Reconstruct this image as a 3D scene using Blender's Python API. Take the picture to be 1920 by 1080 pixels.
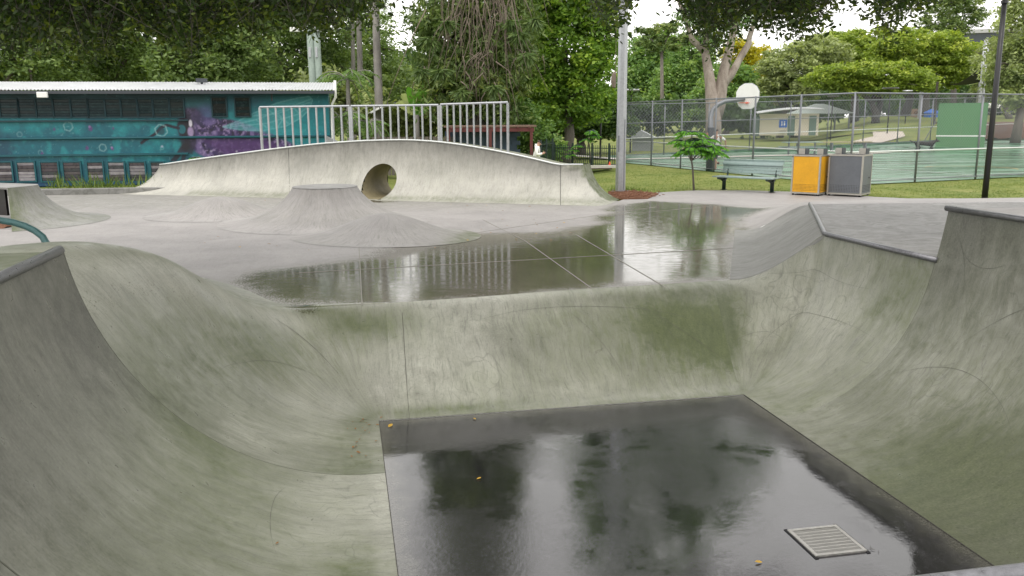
import bpy, bmesh, math, random
import numpy as np
from mathutils import Vector, Matrix
from mathutils.geometry import delaunay_2d_cdt

# ------------------------------------------------------------------ camera, world, sun, exposure
scene = bpy.context.scene
for o in list(bpy.data.objects):
    bpy.data.objects.remove(o)
col = scene.collection
R = math.radians
CAM_H = 2.35
PITCH = R(11.24); ROLL = 0.006; F = 1600.0

def cam_axes():
    fwd = Vector((0, math.cos(PITCH), -math.sin(PITCH)))
    r0 = Vector((1, 0, 0)); u0 = Vector((0, math.sin(PITCH), math.cos(PITCH)))
    r = r0 * math.cos(ROLL) - u0 * math.sin(ROLL)
    u = u0 * math.cos(ROLL) + r0 * math.sin(ROLL)
    return r, u, fwd
CR, CU, CF = cam_axes()
cam_d = bpy.data.cameras.new('camera'); cam = bpy.data.objects.new('camera', cam_d); col.objects.link(cam)
cam_d.sensor_width = 36; cam_d.lens = 36 * F / 1920; cam_d.clip_end = 2000; cam_d.clip_start = 0.05
m = Matrix.Identity(4)
for i in range(3):
    m[i][0] = CR[i]; m[i][1] = CU[i]; m[i][2] = -CF[i]
m[2][3] = CAM_H
cam.matrix_world = m
scene.camera = cam

SUN_EL, SUN_AZ = R(62), R(200)      # high soft sun behind cloud
world = bpy.data.worlds.new('World'); scene.world = world; world.use_nodes = True
wn = world.node_tree; wn.nodes.clear()
sky = wn.nodes.new('ShaderNodeTexSky'); sky.sky_type = 'NISHITA'; sky.sun_disc = False
sky.sun_elevation = SUN_EL; sky.sun_rotation = SUN_AZ; sky.dust_density = 4.0; sky.air_density = 1.0
mixw = wn.nodes.new('ShaderNodeMix'); mixw.data_type = 'RGBA'; mixw.inputs['Factor'].default_value = 0.92
wn.links.new(sky.outputs['Color'], mixw.inputs['A']); mixw.inputs['B'].default_value = (17.3, 17.0, 16.6, 1)  # cloud cover
bg = wn.nodes.new('ShaderNodeBackground'); bg.inputs['Strength'].default_value = 0.10
out = wn.nodes.new('ShaderNodeOutputWorld')
wn.links.new(mixw.outputs['Result'], bg.inputs['Color']); wn.links.new(bg.outputs['Background'], out.inputs['Surface'])
sun_d = bpy.data.lights.new('sun', 'SUN'); sun_d.energy = 1.1; sun_d.angle = R(25); sun_d.color = (1, 0.95, 0.87)
sun = bpy.data.objects.new('sun', sun_d); col.objects.link(sun)
sd = Vector((math.sin(SUN_AZ) * math.cos(SUN_EL), math.cos(SUN_AZ) * math.cos(SUN_EL), math.sin(SUN_EL)))
sun.rotation_euler = sd.to_track_quat('Z', 'Y').to_euler()
sun.location = (0, 0, 40)
scene.view_settings.view_transform = 'Standard'; scene.view_settings.look = 'None'
scene.view_settings.exposure = 0.22; scene.view_settings.gamma = 1.0
try: scene.view_settings.use_curve_mapping = False
except Exception: pass
scene.render.engine = 'CYCLES'
try:
    scene.cycles.use_denoising = True
    scene.cycles.max_bounces = 6; scene.cycles.transparent_max_bounces = 4
    scene.cycles.diffuse_bounces = 3; scene.cycles.glossy_bounces = 3
except Exception: pass

# ------------------------------------------------------------------ helpers
def ray(px, py):
    d = CF + CR * ((px - 960) / F) - CU * ((py - 540) / F)
    return d
def at_z(px, py, z=0.0):
    d = ray(px, py); t = (z - CAM_H) / d.z
    return Vector((d.x * t, d.y * t, z))
def at_d(px, py, dep):                # point at axis depth
    d = ray(px, py); return Vector((d.x * dep, d.y * dep, CAM_H + d.z * dep))
PHI = R(11)
cph, sph = math.cos(PHI), math.sin(PHI)
def uvw(u, v, z=0.0): return Vector((u * cph - v * sph, u * sph + v * cph, z))
def to_uv(p): return (p[0] * cph + p[1] * sph, -p[0] * sph + p[1] * cph)

def hsh(i, j, k, seed):
    n = (i * 374761393 + j * 668265263 + k * 2147483647 + seed * 1274126177) & 0xffffffff
    n = ((n ^ (n >> 13)) * 1274126177) & 0xffffffff
    n = (n ^ (n >> 16)) & 0xffffffff
    return n.astype(np.float64) / 4294967295.0
def vnoise(p, seed=0):
    p = np.asarray(p, dtype=np.float64); f = np.floor(p).astype(np.int64); t = p - f; t = t * t * (3 - 2 * t)
    r = 0
    for a in (0, 1):
        for b in (0, 1):
            for c in (0, 1):
                w = (t[:, 0] if a else 1 - t[:, 0]) * (t[:, 1] if b else 1 - t[:, 1]) * (t[:, 2] if c else 1 - t[:, 2])
                r = r + w * hsh(f[:, 0] + a, f[:, 1] + b, f[:, 2] + c, seed)
    return r
def fbm(p, oct=4, seed=0):
    p = np.asarray(p, dtype=np.float64); s = 0; a = 0.5; tot = 0
    for o in range(oct):
        s = s + a * vnoise(p * (2 ** o) + o * 17.3, seed + o); tot += a; a *= 0.5
    return s / tot
def sstep(a, b, x):
    t = np.clip((np.asarray(x, dtype=np.float64) - a) / (b - a), 0, 1); return t * t * (3 - 2 * t)

def tag(o, label=None, cat=None, group=None, kind=None):
    if label: o['label'] = label
    if cat: o['category'] = cat
    if group: o['group'] = group
    if kind: o['kind'] = kind
    return o
def empty(name, loc=(0, 0, 0), rz=0.0, label=None, cat=None, group=None):
    o = bpy.data.objects.new(name, None); col.objects.link(o); o.location = loc; o.rotation_euler = (0, 0, rz)
    o.empty_display_size = 0.2
    return tag(o, label, cat, group)
def link(name, me, mat=None, parent=None):
    if mat is not None and len(me.materials) == 0: me.materials.append(mat)
    o = bpy.data.objects.new(name, me); col.objects.link(o)
    if parent is not None: o.parent = parent
    return o
def copy_tree(o, parent=None):
    c = o.copy(); col.objects.link(c)
    if parent is not None: c.parent = parent
    for ch in list(o.children): copy_tree(ch, c)
    return c

class MB:
    def __init__(self): self.v = []; self.f = []
    def add(self, vs, fs):
        b = len(self.v); self.v += [tuple(x) for x in vs]; self.f += [tuple(i + b for i in f) for f in fs]; return self
    def box(self, cx, cy, cz, sx, sy, sz, rz=0.0, mat=None):
        vs = []
        c, s = math.cos(rz), math.sin(rz)
        for dz in (-.5, .5):
            for dx, dy in ((-.5, -.5), (.5, -.5), (.5, .5), (-.5, .5)):
                x, y, z = dx * sx, dy * sy, dz * sz
                p = Vector((x, y, z))
                if mat is not None: p = mat @ p
                vs.append((cx + p.x * c - p.y * s, cy + p.x * s + p.y * c, cz + p.z))
        return self.add(vs, [(3, 2, 1, 0), (4, 5, 6, 7), (0, 1, 5, 4), (1, 2, 6, 5), (2, 3, 7, 6), (3, 0, 4, 7)])
    def tube(self, pts, rad, n=8, caps=True):
        pts = [Vector(p) for p in pts]
        if not hasattr(rad, '__len__'): rad = [rad] * len(pts)
        rings = []; prev = None
        for i, p in enumerate(pts):
            t = (pts[min(i + 1, len(pts) - 1)] - pts[max(i - 1, 0)])
            if t.length < 1e-9: t = Vector((0, 0, 1))
            t.normalize()
            if prev is None:
                ref = Vector((0, 0, 1)) if abs(t.z) < .9 else Vector((1, 0, 0))
                a = t.cross(ref).normalized()
            else:
                a = prev - t * prev.dot(t)
                a = a.normalized() if a.length > 1e-6 else t.orthogonal().normalized()
            prev = a; b = t.cross(a)
            rings.append([p + (a * math.cos(2 * math.pi * k / n) + b * math.sin(2 * math.pi * k / n)) * rad[i] for k in range(n)])
        vs = [q for r in rings for q in r]; fs = []
        for i in range(len(pts) - 1):
            for k in range(n):
                fs.append((i * n + k, i * n + (k + 1) % n, (i + 1) * n + (k + 1) % n, (i + 1) * n + k))
        if caps:
            fs.append(tuple(range(n - 1, -1, -1))); fs.append(tuple(range((len(pts) - 1) * n, len(pts) * n)))
        return self.add(vs, fs)
    def prism(self, poly, z0, z1):
        n = len(poly)
        vs = [(p[0], p[1], z0) for p in poly] + [(p[0], p[1], z1) for p in poly]
        fs = [tuple(range(n - 1, -1, -1)), tuple(range(n, 2 * n))] + [(i, (i + 1) % n, n + (i + 1) % n, n + i) for i in range(n)]
        return self.add(vs, fs)
    def mesh(self, name, smooth=False):
        me = bpy.data.meshes.new(name); me.from_pydata(self.v, [], self.f); me.update()
        if smooth: me.shade_smooth()
        return me
    def build(self, name, mat, parent=None, smooth=False, bevel=0.0):
        o = link(name, self.mesh(name, smooth), mat, parent)
        if bevel > 0:
            md = o.modifiers.new('bevel', 'BEVEL'); md.width = bevel; md.segments = 2; md.limit_method = 'ANGLE'
        return o

def np_mesh(name, V, faces_idx, nper):
    """V (n,3), faces_idx flat ints, nper verts per face"""
    me = bpy.data.meshes.new(name)
    V = np.ascontiguousarray(V, dtype=np.float32); fi = np.ascontiguousarray(faces_idx, dtype=np.int32).ravel()
    nf = len(fi) // nper
    me.vertices.add(len(V)); me.vertices.foreach_set('co', V.ravel())
    me.loops.add(len(fi)); me.loops.foreach_set('vertex_index', fi)
    me.polygons.add(nf); me.polygons.foreach_set('loop_start', np.arange(0, nf * nper, nper, dtype=np.int32))
    me.update(calc_edges=True)
    return me
def set_attr(me, name, vals, dom='POINT'):
    a = me.attributes.new(name, 'FLOAT', dom); a.data.foreach_set('value', np.ascontiguousarray(vals, dtype=np.float32))
def grid_mesh(name, P, attrs=None, flip=False):
    """P (ns,nt,3) array -> smooth quad grid with UVs in metres"""
    ns, nt = P.shape[:2]
    idx = np.arange(ns * nt).reshape(ns, nt)
    q = np.stack([idx[:-1, :-1], idx[1:, :-1], idx[1:, 1:], idx[:-1, 1:]], -1).reshape(-1, 4)
    if flip: q = q[:, ::-1]
    me = np_mesh(name, P.reshape(-1, 3), q, 4)
    du = np.zeros((ns, nt)); dv = np.zeros((ns, nt))
    mid = nt // 2
    su = np.concatenate([[0], np.cumsum(np.linalg.norm(np.diff(P[:, mid], axis=0), axis=1))])
    du[:] = su[:, None]
    dv[:, 1:] = np.cumsum(np.linalg.norm(np.diff(P, axis=1), axis=2), axis=1)
    uv = np.stack([du, dv], -1).reshape(-1, 2)
    l = me.uv_layers.new(name='UVMap'); l.data.foreach_set('uv', uv[q.ravel()].astype(np.float32).ravel())
    for k, val in (attrs or {}).items(): set_attr(me, k, np.asarray(val).reshape(-1))
    me.shade_smooth()
    return me

# ------------------------------------------------------------------ material helpers
class NT:
    def __init__(self, name):
        self.mat = bpy.data.materials.new(name); self.mat.use_nodes = True
        self.t = self.mat.node_tree; self.t.nodes.clear()
        self.out = self.n('ShaderNodeOutputMaterial')
    def n(self, k): return self.t.nodes.new(k)
    def set(self, sock, v):
        if v is None: return
        if isinstance(v, bpy.types.NodeSocket): self.t.links.new(v, sock)
        elif isinstance(v, (tuple, list)) and len(v) == 3 and sock.type == 'RGBA': sock.default_value = (*v, 1)
        else: sock.default_value = v
    def co(self, which='Object'): return self.n('ShaderNodeTexCoord').outputs[which]
    def map(self, vec, scale=(1, 1, 1), loc=(0, 0, 0), rot=(0, 0, 0)):
        k = self.n('ShaderNodeMapping'); self.set(k.inputs['Vector'], vec)
        k.inputs['Scale'].default_value = scale; k.inputs['Location'].default_value = loc; k.inputs['Rotation'].default_value = rot
        return k.outputs[0]
    def noise(self, vec, scale, detail=4, rough=.55, dist=0.0):
        k = self.n('ShaderNodeTexNoise'); self.set(k.inputs['Vector'], vec)
        k.inputs['Scale'].default_value = scale; k.inputs['Detail'].default_value = detail
        k.inputs['Roughness'].default_value = rough; k.inputs['Distortion'].default_value = dist
        return k.outputs['Fac']
    def vor(self, vec, scale, feature='DISTANCE_TO_EDGE'):
        k = self.n('ShaderNodeTexVoronoi'); k.feature = feature; self.set(k.inputs['Vector'], vec); k.inputs['Scale'].default_value = scale
        return k.outputs['Distance']
    def attr(self, name):
        k = self.n('ShaderNodeAttribute'); k.attribute_name = name; return k.outputs['Fac']
    def attrc(self, name):
        k = self.n('ShaderNodeAttribute'); k.attribute_name = name; return k.outputs['Color']
    def m(self, op, a, b=None, c=None, clamp=False):
        k = self.n('ShaderNodeMath'); k.operation = op; k.use_clamp = clamp
        self.set(k.inputs[0], a)
        if b is not None: self.set(k.inputs[1], b)
        if c is not None: self.set(k.inputs[2], c)
        return k.outputs[0]
    def rng(self, v, a, b, c=0.0, d=1.0, smooth=False):
        k = self.n('ShaderNodeMapRange'); k.interpolation_type = 'SMOOTHSTEP' if smooth else 'LINEAR'
        self.set(k.inputs['Value'], v); k.inputs['From Min'].default_value = a; k.inputs['From Max'].default_value = b
        k.inputs['To Min'].default_value = c; k.inputs['To Max'].default_value = d
        return k.outputs[0]
    def ramp(self, fac, stops):
        k = self.n('ShaderNodeValToRGB'); self.set(k.inputs['Fac'], fac); e = k.color_ramp.elements
        while len(e) < len(stops): e.new(.5)
        for i, (p, c) in enumerate(stops):
            e[i].position = p; e[i].color = (*c, 1) if len(c) == 3 else c
        return k.outputs['Color']
    def mix(self, fac, a, b, mode='MIX'):
        k = self.n('ShaderNodeMix'); k.data_type = 'RGBA'; k.blend_type = mode; k.clamp_factor = True
        self.set(k.inputs['Factor'], fac); self.set(k.inputs['A'], a); self.set(k.inputs['B'], b)
        return k.outputs['Result']
    def mixf(self, fac, a, b):
        k = self.n('ShaderNodeMix'); k.data_type = 'FLOAT'
        self.set(k.inputs['Factor'], fac); self.set(k.inputs['A'], a); self.set(k.inputs['B'], b)
        return k.outputs['Result']
    def bump(self, h, strength=.3, dist=.01, normal=None):
        k = self.n('ShaderNodeBump'); self.set(k.inputs['Height'], h); self.set(k.inputs['Strength'], strength)
        k.inputs['Distance'].default_value = dist
        if normal is not None: self.set(k.inputs['Normal'], normal)
        return k.outputs[0]
    def bsdf(self, color, rough=.6, metal=0.0, normal=None, ior=None, spec=None, coat=None):
        k = self.n('ShaderNodeBsdfPrincipled'); self.set(k.inputs['Base Color'], color); self.set(k.inputs['Roughness'], rough)
        self.set(k.inputs['Metallic'], metal)
        if normal is not None: self.set(k.inputs['Normal'], normal)
        if ior is not None: self.set(k.inputs['IOR'], ior)
        if spec is not None: self.set(k.inputs['Specular IOR Level'], spec)
        self.t.links.new(k.outputs[0], self.out.inputs['Surface']); self.p = k
        return self.mat

def paint(name, c, rough=.5, metal=0.0, var=.25, scale=6.0, bump=0.05):
    t = NT(name); co = t.co()
    n1 = t.noise(co, scale, 5, .6); n2 = t.noise(co, scale * 9, 3, .6)
    f = t.m('ADD', t.m('MULTIPLY', n1, .7), t.m('MULTIPLY', n2, .3))
    cc = t.ramp(f, [(.3, tuple(x * (1 - var) for x in c)), (.72, tuple(min(1, x * (1 + var * .6)) for x in c))])
    r = t.rng(n1, .3, .7, max(.02, rough - .1), min(1, rough + .12))
    return t.bsdf(cc, r, metal, t.bump(n2, bump * 4, .004))

def concrete(name, light=(.43, .42, .39), dark=(.24, .24, .225), streak=.5, wetmax=1.0, crack=.6, rough=.62):
    t = NT(name); co = t.co(); uv = t.co('UV')
    n1 = t.noise(co, .9, 5, .6, .6); n2 = t.noise(co, 5.5, 5, .65, .4); n3 = t.noise(co, 45, 4, .65); n4 = t.noise(co, 260, 2, .6)
    f = t.m('ADD', t.m('ADD', t.m('MULTIPLY', n1, .45), t.m('MULTIPLY', n2, .3)), t.m('ADD', t.m('MULTIPLY', n3, .17), t.m('MULTIPLY', n4, .12)))
    c = t.ramp(f, [(.38, dark), (.64, light)])
    # fine trowel marks and skid scuffs along the fall line
    warp = t.n('ShaderNodeVectorMath'); warp.operation = 'MULTIPLY_ADD'
    wn_ = t.n('ShaderNodeTexNoise'); t.set(wn_.inputs['Vector'], co); wn_.inputs['Scale'].default_value = 1.6
    t.set(warp.inputs[0], wn_.outputs['Color']); warp.inputs[1].default_value = (.22, .22, 0); t.set(warp.inputs[2], uv)
    sA = t.noise(t.map(warp.outputs[0], (8, 1.5, 1), rot=(0, 0, .28)), 1.0, 8, .74); sB = t.noise(t.map(warp.outputs[0], (75, 8, 1), rot=(0, 0, -.2)), 1.0, 5, .7)
    st = t.m('ADD', t.m('MULTIPLY', sA, .6), t.m('MULTIPLY', sB, .4))
    c = t.mix(min(1.0, streak * 1.1), c, t.mix(1.0, c, t.ramp(st, [(.36, (.58, .58, .55)), (.50, (.96, .96, .95)), (.66, (1.13, 1.13, 1.11))]), 'MULTIPLY'))
    n5 = t.noise(co, 55, 4, .75)
    c = t.mix(t.m('MULTIPLY', t.rng(n5, .585, .68), .60), c, (.055, .056, .046))
    s1 = t.noise(t.map(warp.outputs[0], (34, 3.0, 1), rot=(0, 0, .30)), 1.0, 4, .62)
    s2 = t.noise(t.map(warp.outputs[0], (70, 9.0, 1), rot=(0, 0, -.35)), 1.0, 3, .6)
    sc = t.m('MULTIPLY', t.rng(s1, .53, .66, 0, .9, True), streak)
    sc2 = t.m('MULTIPLY', t.rng(s2, .60, .72, 0, 1, True), t.m('MULTIPLY', t.rng(n2, .4, .65), streak * .9))
    c = t.mix(t.m('MULTIPLY', sc, .62), c, (.085, .086, .074)); c = t.mix(t.m('MULTIPLY', sc2, .75), c, (.055, .056, .048))
    # long curved tyre / wheel marks and hairline cracks
    warp2 = t.n('ShaderNodeVectorMath'); warp2.operation = 'MULTIPLY_ADD'; t.set(warp2.inputs[0], wn_.outputs['Color']); warp2.inputs[1].default_value = (1.1, 1.1, .4); t.set(warp2.inputs[2], uv)
    ve = t.vor(t.map(warp2.outputs[0], (.55, .32, 1)), 1.0)
    mk = t.m('MULTIPLY', t.rng(ve, .0, .007, .7, 0, True), t.rng(n2, .50, .66, 0, 1))
    ve2 = t.vor(t.map(warp2.outputs[0], (3.2, 1.1, 1)), 1.6)
    mk2 = t.m('MULTIPLY', t.rng(ve2, .0, .03, 1, 0, True), t.rng(n1, .50, .60, 0, 1))
    c = t.mix(t.m('MULTIPLY', t.m('MAXIMUM', mk, t.m('MULTIPLY', mk2, .55)), crack * .6), c, (.06, .06, .055))
    moss_glint, grime_shade, wet = t.attr('moss_glint'), t.attr('grime_shade'), t.attr('wet')
    ms = t.noise(t.map(warp.outputs[0], (9, 2.2, 1)), 1.0, 5, .65)
    mn = t.m('ADD', t.m('MULTIPLY', t.m('SUBTRACT', n2, .5), 1.3), t.m('ADD', t.m('MULTIPLY', t.m('SUBTRACT', ms, .5), 1.1), t.m('MULTIPLY', t.m('SUBTRACT', n3, .5), .8)))
    mf = t.m('MULTIPLY', t.m('ADD', moss_glint, t.m('MULTIPLY', mn, t.m('MINIMUM', t.m('MULTIPLY', moss_glint, 2.0), .8))), 1.0, clamp=True)
    mc = t.ramp(t.m('ADD', t.m('MULTIPLY', n3, .35), t.m('ADD', t.m('MULTIPLY', ms, .3), t.m('MULTIPLY', st, .35))), [(.34, (.042, .056, .024)), (.66, (.135, .155, .074))])
    c = t.mix(mf, c, mc)
    gf = t.m('MULTIPLY', t.m('ADD', grime_shade, t.m('MULTIPLY', mn, t.m('MINIMUM', grime_shade, .4))), .9, clamp=True)  # also carries shade painted on the left wall and far ramp
    c = t.mix(gf, c, t.ramp(t.m('ADD', t.m('MULTIPLY', n3, .5), t.m('MULTIPLY', st, .5)), [(.36, (.040, .039, .034)), (.64, (.135, .132, .117))]))
    wn2 = t.m('ADD', t.m('MULTIPLY', t.m('SUBTRACT', n2, .5), .75), t.m('ADD', t.m('MULTIPLY', t.m('SUBTRACT', n3, .5), 1.7), t.m('MULTIPLY', t.m('SUBTRACT', n1, .5), .7)))
    wf = t.rng(t.m('ADD', wet, t.m('MULTIPLY', wn2, t.m('MULTIPLY', t.m('MINIMUM', wet, .6), 1.3))), .26, .72, 0, wetmax, True)
    c = t.mix(wf, c, t.mix(1.0, c, (.47, .455, .37), 'MULTIPLY'))
    c = t.mix(t.m('MULTIPLY', wf, t.rng(t.m('ADD', t.m('MULTIPLY', n2, .5), t.m('MULTIPLY', n3, .5)), .50, .60, 0, .6)), c, (.062, .058, .040))
    r = t.mixf(wf, t.rng(n2, .3, .7, rough - .12, rough + .14), t.rng(n2, .38, .62, .02, .13))
    h = t.m('ADD', t.m('MULTIPLY', n3, .6), t.m('MULTIPLY', n4, .4))
    b1 = t.bump(h, t.mixf(wf, .22, .02), .004)
    rip = t.noise(t.map(co, (1, 2.4, 1)), 2.6, 2, .5)
    b2 = t.bump(rip, t.mixf(wf, 0.0, .07), .02, b1)
    return t.bsdf(c, r, 0, b2, ior=1.45)

def leaf_mat(name, stops, trans=.35, rough=.5):
    t = NT(name); f = t.attr('tint')
    c = t.ramp(f, stops)
    d = t.n('ShaderNodeBsdfPrincipled'); t.set(d.inputs['Base Color'], c); d.inputs['Roughness'].default_value = rough
    d.inputs['Specular IOR Level'].default_value = .35
    tr = t.n('ShaderNodeBsdfTranslucent'); t.set(tr.inputs['Color'], t.mix(1.0, c, (1.25, 1.3, .55), 'MULTIPLY'))
    mx = t.n('ShaderNodeMixShader'); mx.inputs[0].default_value = trans
    t.t.links.new(d.outputs[0], mx.inputs[1]); t.t.links.new(tr.outputs[0], mx.inputs[2]); t.t.links.new(mx.outputs[0], t.out.inputs['Surface'])
    return t.mat
def bark_mat(name, a, b, scale=5):
    t = NT(name); co = t.co(); n = t.noise(t.map(co, (1, 1, .25)), scale, 6, .65, .5); n2 = t.noise(co, scale * 8, 3, .6)
    return t.bsdf(t.ramp(t.m('ADD', t.m('MULTIPLY', n, .75), t.m('MULTIPLY', n2, .25)), [(.3, a), (.68, b)]), .85, 0, t.bump(n, .6, .03))

M = {}
M['concrete'] = concrete('weathered_concrete', (.405, .405, .350), (.168, .172, .138), streak=.62, rough=.38, crack=1.0)
M['pave'] = concrete('pavement_concrete', (.335, .317, .310), (.225, .213, .21), streak=.25, crack=.35)
M['far'] = concrete('pale_concrete', (.50, .485, .435), (.31, .305, .275), streak=.42, crack=.3)
M['deck'] = concrete('deck_concrete', (.31, .305, .30), (.185, .183, .18), streak=.8, crack=.3)
M['galv'] = paint('galvanised_steel', (.42, .43, .45), .38, .75, .22, 14)
M['coping'] = paint('worn_steel_pipe', (.21, .21, .225), .36, .7, .4, 30, .1)
M['fencepost'] = paint('fence_steel', (.21, .22, .24), .45, .5, .15, 10)
M['rail_light'] = paint('rail_light_steel', (.62, .64, .63), .35, .4, .1, 10)
M['dark'] = paint('dark_void', (.012, .012, .014), .8, 0, .3)
M['black'] = paint('black_paint', (.014, .014, .015), .4, 0, .2)
M['dkgreen'] = paint('dark_green_paint', (.012, .03, .024), .4, 0, .2)
M['white'] = paint('white_paint', (.78, .78, .76), .5, 0, .08)
M['white_cloth'] = paint('white_cloth', (.80, .80, .78), .9, 0, .06, 20)
M['skin'] = paint('skin', (.48, .29, .21), .55, 0, .08)
M['hair'] = paint('brown_hair', (.045, .024, .014), .6, 0, .2)
M['cloth_dk'] = paint('dark_cloth', (.03, .032, .04), .9, 0, .2)
M['red'] = paint('red_timber', (.105, .022, .020), .6, 0, .25)
M['bluewall'] = paint('blue_block', (.055, .085, .125), .7, 0, .2)
M['yellow'] = paint('yellow_panel', (.66, .33, .008), .42, 0, .18, 2.2)
M['greypanel'] = paint('grey_panel', (.115, .125, .14), .42, 0, .2, 2.2)
M['grate'] = paint('grate_steel', (.44, .43, .41), .5, .45, .35, 25)
M['alu'] = paint('aluminium_frame', (.42, .40, .36), .42, .6, .2, 12)
M['bench'] = paint('bench_plank', (.24, .315, .305), .32, 0, .15, 8)
M['hitgreen'] = paint('hit_wall_green', (.095, .235, .10), .6, 0, .12, 2)
M['teal_pipe'] = paint('teal_pipe', (.06, .145, .145), .42, .2, .3, 12)
M['mulch'] = paint('bark_mulch', (.18, .078, .040), .9, 0, .5, 30, .4)
M['timber'] = paint('timber_pole', (.27, .33, .29), .8, 0, .2, 5)
M['cream'] = paint('cream_cladding', (.60, .55, .44), .6, 0, .1)
M['sail'] = paint('shade_sail', (.014, .016, .022), .8, 0, .2)
M['blue'] = paint('blue_plastic', (.03, .14, .55), .5, 0, .15)
M['orange'] = paint('orange_plastic', (.75, .10, .03), .5, 0, .1)
M['roofsheet'] = paint('roof_sheet', (.52, .53, .55), .38, .15, .12, 3)
M['gutter'] = paint('gutter_dark', (.045, .052, .062), .5, 0, .2)
M['glass'] = paint('louvre_glass', (.035, .05, .058), .12, 0, .4)
M['dog'] = paint('black_fur', (.016, .014, .013), .7, 0, .3, 30)
M['dead'] = bark_mat('dead_strand', (.09, .070, .055), (.23, .185, .145))
M['bark'] = bark_mat('grey_bark', (.07, .06, .05), (.20, .175, .15))
M['bark_dk'] = bark_mat('dark_bark', (.03, .026, .022), (.09, .078, .065))
M['gum'] = bark_mat('gum_bark', (.15, .11, .09), (.44, .38, .33), 2.2)
M['palm'] = bark_mat('palm_trunk', (.13, .12, .11), (.30, .28, .26), 3)
M['leaf_dark'] = leaf_mat('leaf_dark', [(0, (0.031, 0.065, 0.018)), (.55, (0.088, 0.158, 0.040)), (1, (0.241, 0.329, 0.061))])
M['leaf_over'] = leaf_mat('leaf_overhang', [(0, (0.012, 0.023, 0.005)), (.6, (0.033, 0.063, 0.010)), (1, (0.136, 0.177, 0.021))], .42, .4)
M['leaf_mid'] = leaf_mat('leaf_mid', [(0, (0.059, 0.124, 0.036)), (.5, (0.164, 0.283, 0.079)), (1, (0.388, 0.506, 0.149))])
M['leaf_bright'] = leaf_mat('leaf_bright', [(0, (0.066, 0.136, 0.023)), (.5, (0.185, 0.315, 0.044)), (1, (0.458, 0.588, 0.076))])
M['leaf_lime'] = leaf_mat('leaf_lime', [(0, (0.095, 0.146, 0.020)), (.5, (0.224, 0.311, 0.048)), (1, (0.517, 0.570, 0.103))])
M['leaf_haze'] = leaf_mat('leaf_haze', [(0, (0.086, 0.136, 0.047)), (.5, (0.191, 0.277, 0.095)), (1, (0.380, 0.476, 0.175))])  # pale washed tone: distance haze put into the leaf colour
M['leaf_yellow'] = leaf_mat('leaf_yellow', [(0, (0.149, 0.149, 0.014)), (.5, (0.405, 0.365, 0.020)), (1, (0.743, 0.621, 0.027))])
M['leaf_pine'] = leaf_mat('leaf_pine', [(0, (0.050, 0.096, 0.024)), (.5, (0.132, 0.195, 0.056)), (1, (0.328, 0.385, 0.113))], .2)
M['leaf_olive'] = leaf_mat('leaf_olive', [(0, (0.123, 0.161, 0.070)), (.5, (0.296, 0.348, 0.155)), (1, (0.556, 0.625, 0.278))])
M['leaf_sap'] = leaf_mat('leaf_sapling', [(0, (0.055, 0.156, 0.019)), (.5, (0.133, 0.343, 0.040)), (1, (0.265, 0.530, 0.078))], .4)
M['leaf_fall'] = leaf_mat('leaf_fallen', [(0, (0.140, 0.050, 0.015)), (.5, (0.350, 0.160, 0.020)), (1, (0.550, 0.360, 0.030))], .1)
M['grass_blade'] = leaf_mat('grass_blade', [(0, (.06, .10, .015)), (.5, (.12, .19, .03)), (1, (.27, .28, .08))], .3)
# ------------------------------------------------------------------ skate bowl (axes u across, v away)
U0, U1, V0, V1, ZF = 0.27, 4.78, 4.5, 9.45, -1.05
bowl = empty('skate_bowl', uvw(2.5, 7.0, ZF), PHI, 'mossy concrete skate bowl with black wet floor in the foreground', 'skate bowl')
def loc(P):
    P = np.array(P, dtype=np.float64); P[..., 0] -= 2.5; P[..., 1] -= 7.0; P[..., 2] -= ZF; return P
def catmull(pts, n):
    pts = np.asarray(pts, dtype=np.float64)
    d = np.concatenate([[0], np.cumsum(np.maximum(np.linalg.norm(np.diff(pts, axis=0), axis=1), 1e-6))])
    return pts, d
def resample(K, n):
    """K list of stations; each station a flat vector. Cubic (Catmull-Rom) through stations, n samples, spaced by station index"""
    K = np.asarray(K, dtype=np.float64); m_ = len(K)
    t = np.linspace(0, m_ - 1, n); i = np.clip(np.floor(t).astype(int), 0, m_ - 2); f = (t - i)[:, None]
    p0 = K[np.maximum(i - 1, 0)]; p1 = K[i]; p2 = K[i + 1]; p3 = K[np.minimum(i + 2, m_ - 1)]
    return .5 * ((2 * p1) + (-p0 + p2) * f + (2 * p0 - 5 * p1 + 4 * p2 - p3) * f ** 2 + (-p0 + 3 * p1 - 3 * p2 + p3) * f ** 3)
NTP = 40
tt = np.linspace(0, 1, NTP)
TH = R(80)
Q_h, Q_w = np.sin(tt * TH) / math.sin(TH), (1 - np.cos(tt * TH)) / (1 - math.cos(TH))        # quarter-pipe profile
B_h, B_w = tt, np.where(tt < .8, 0, 0) + (2.55 * tt ** 2 - 1.55 * tt ** 3)                         # bank profile
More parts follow.
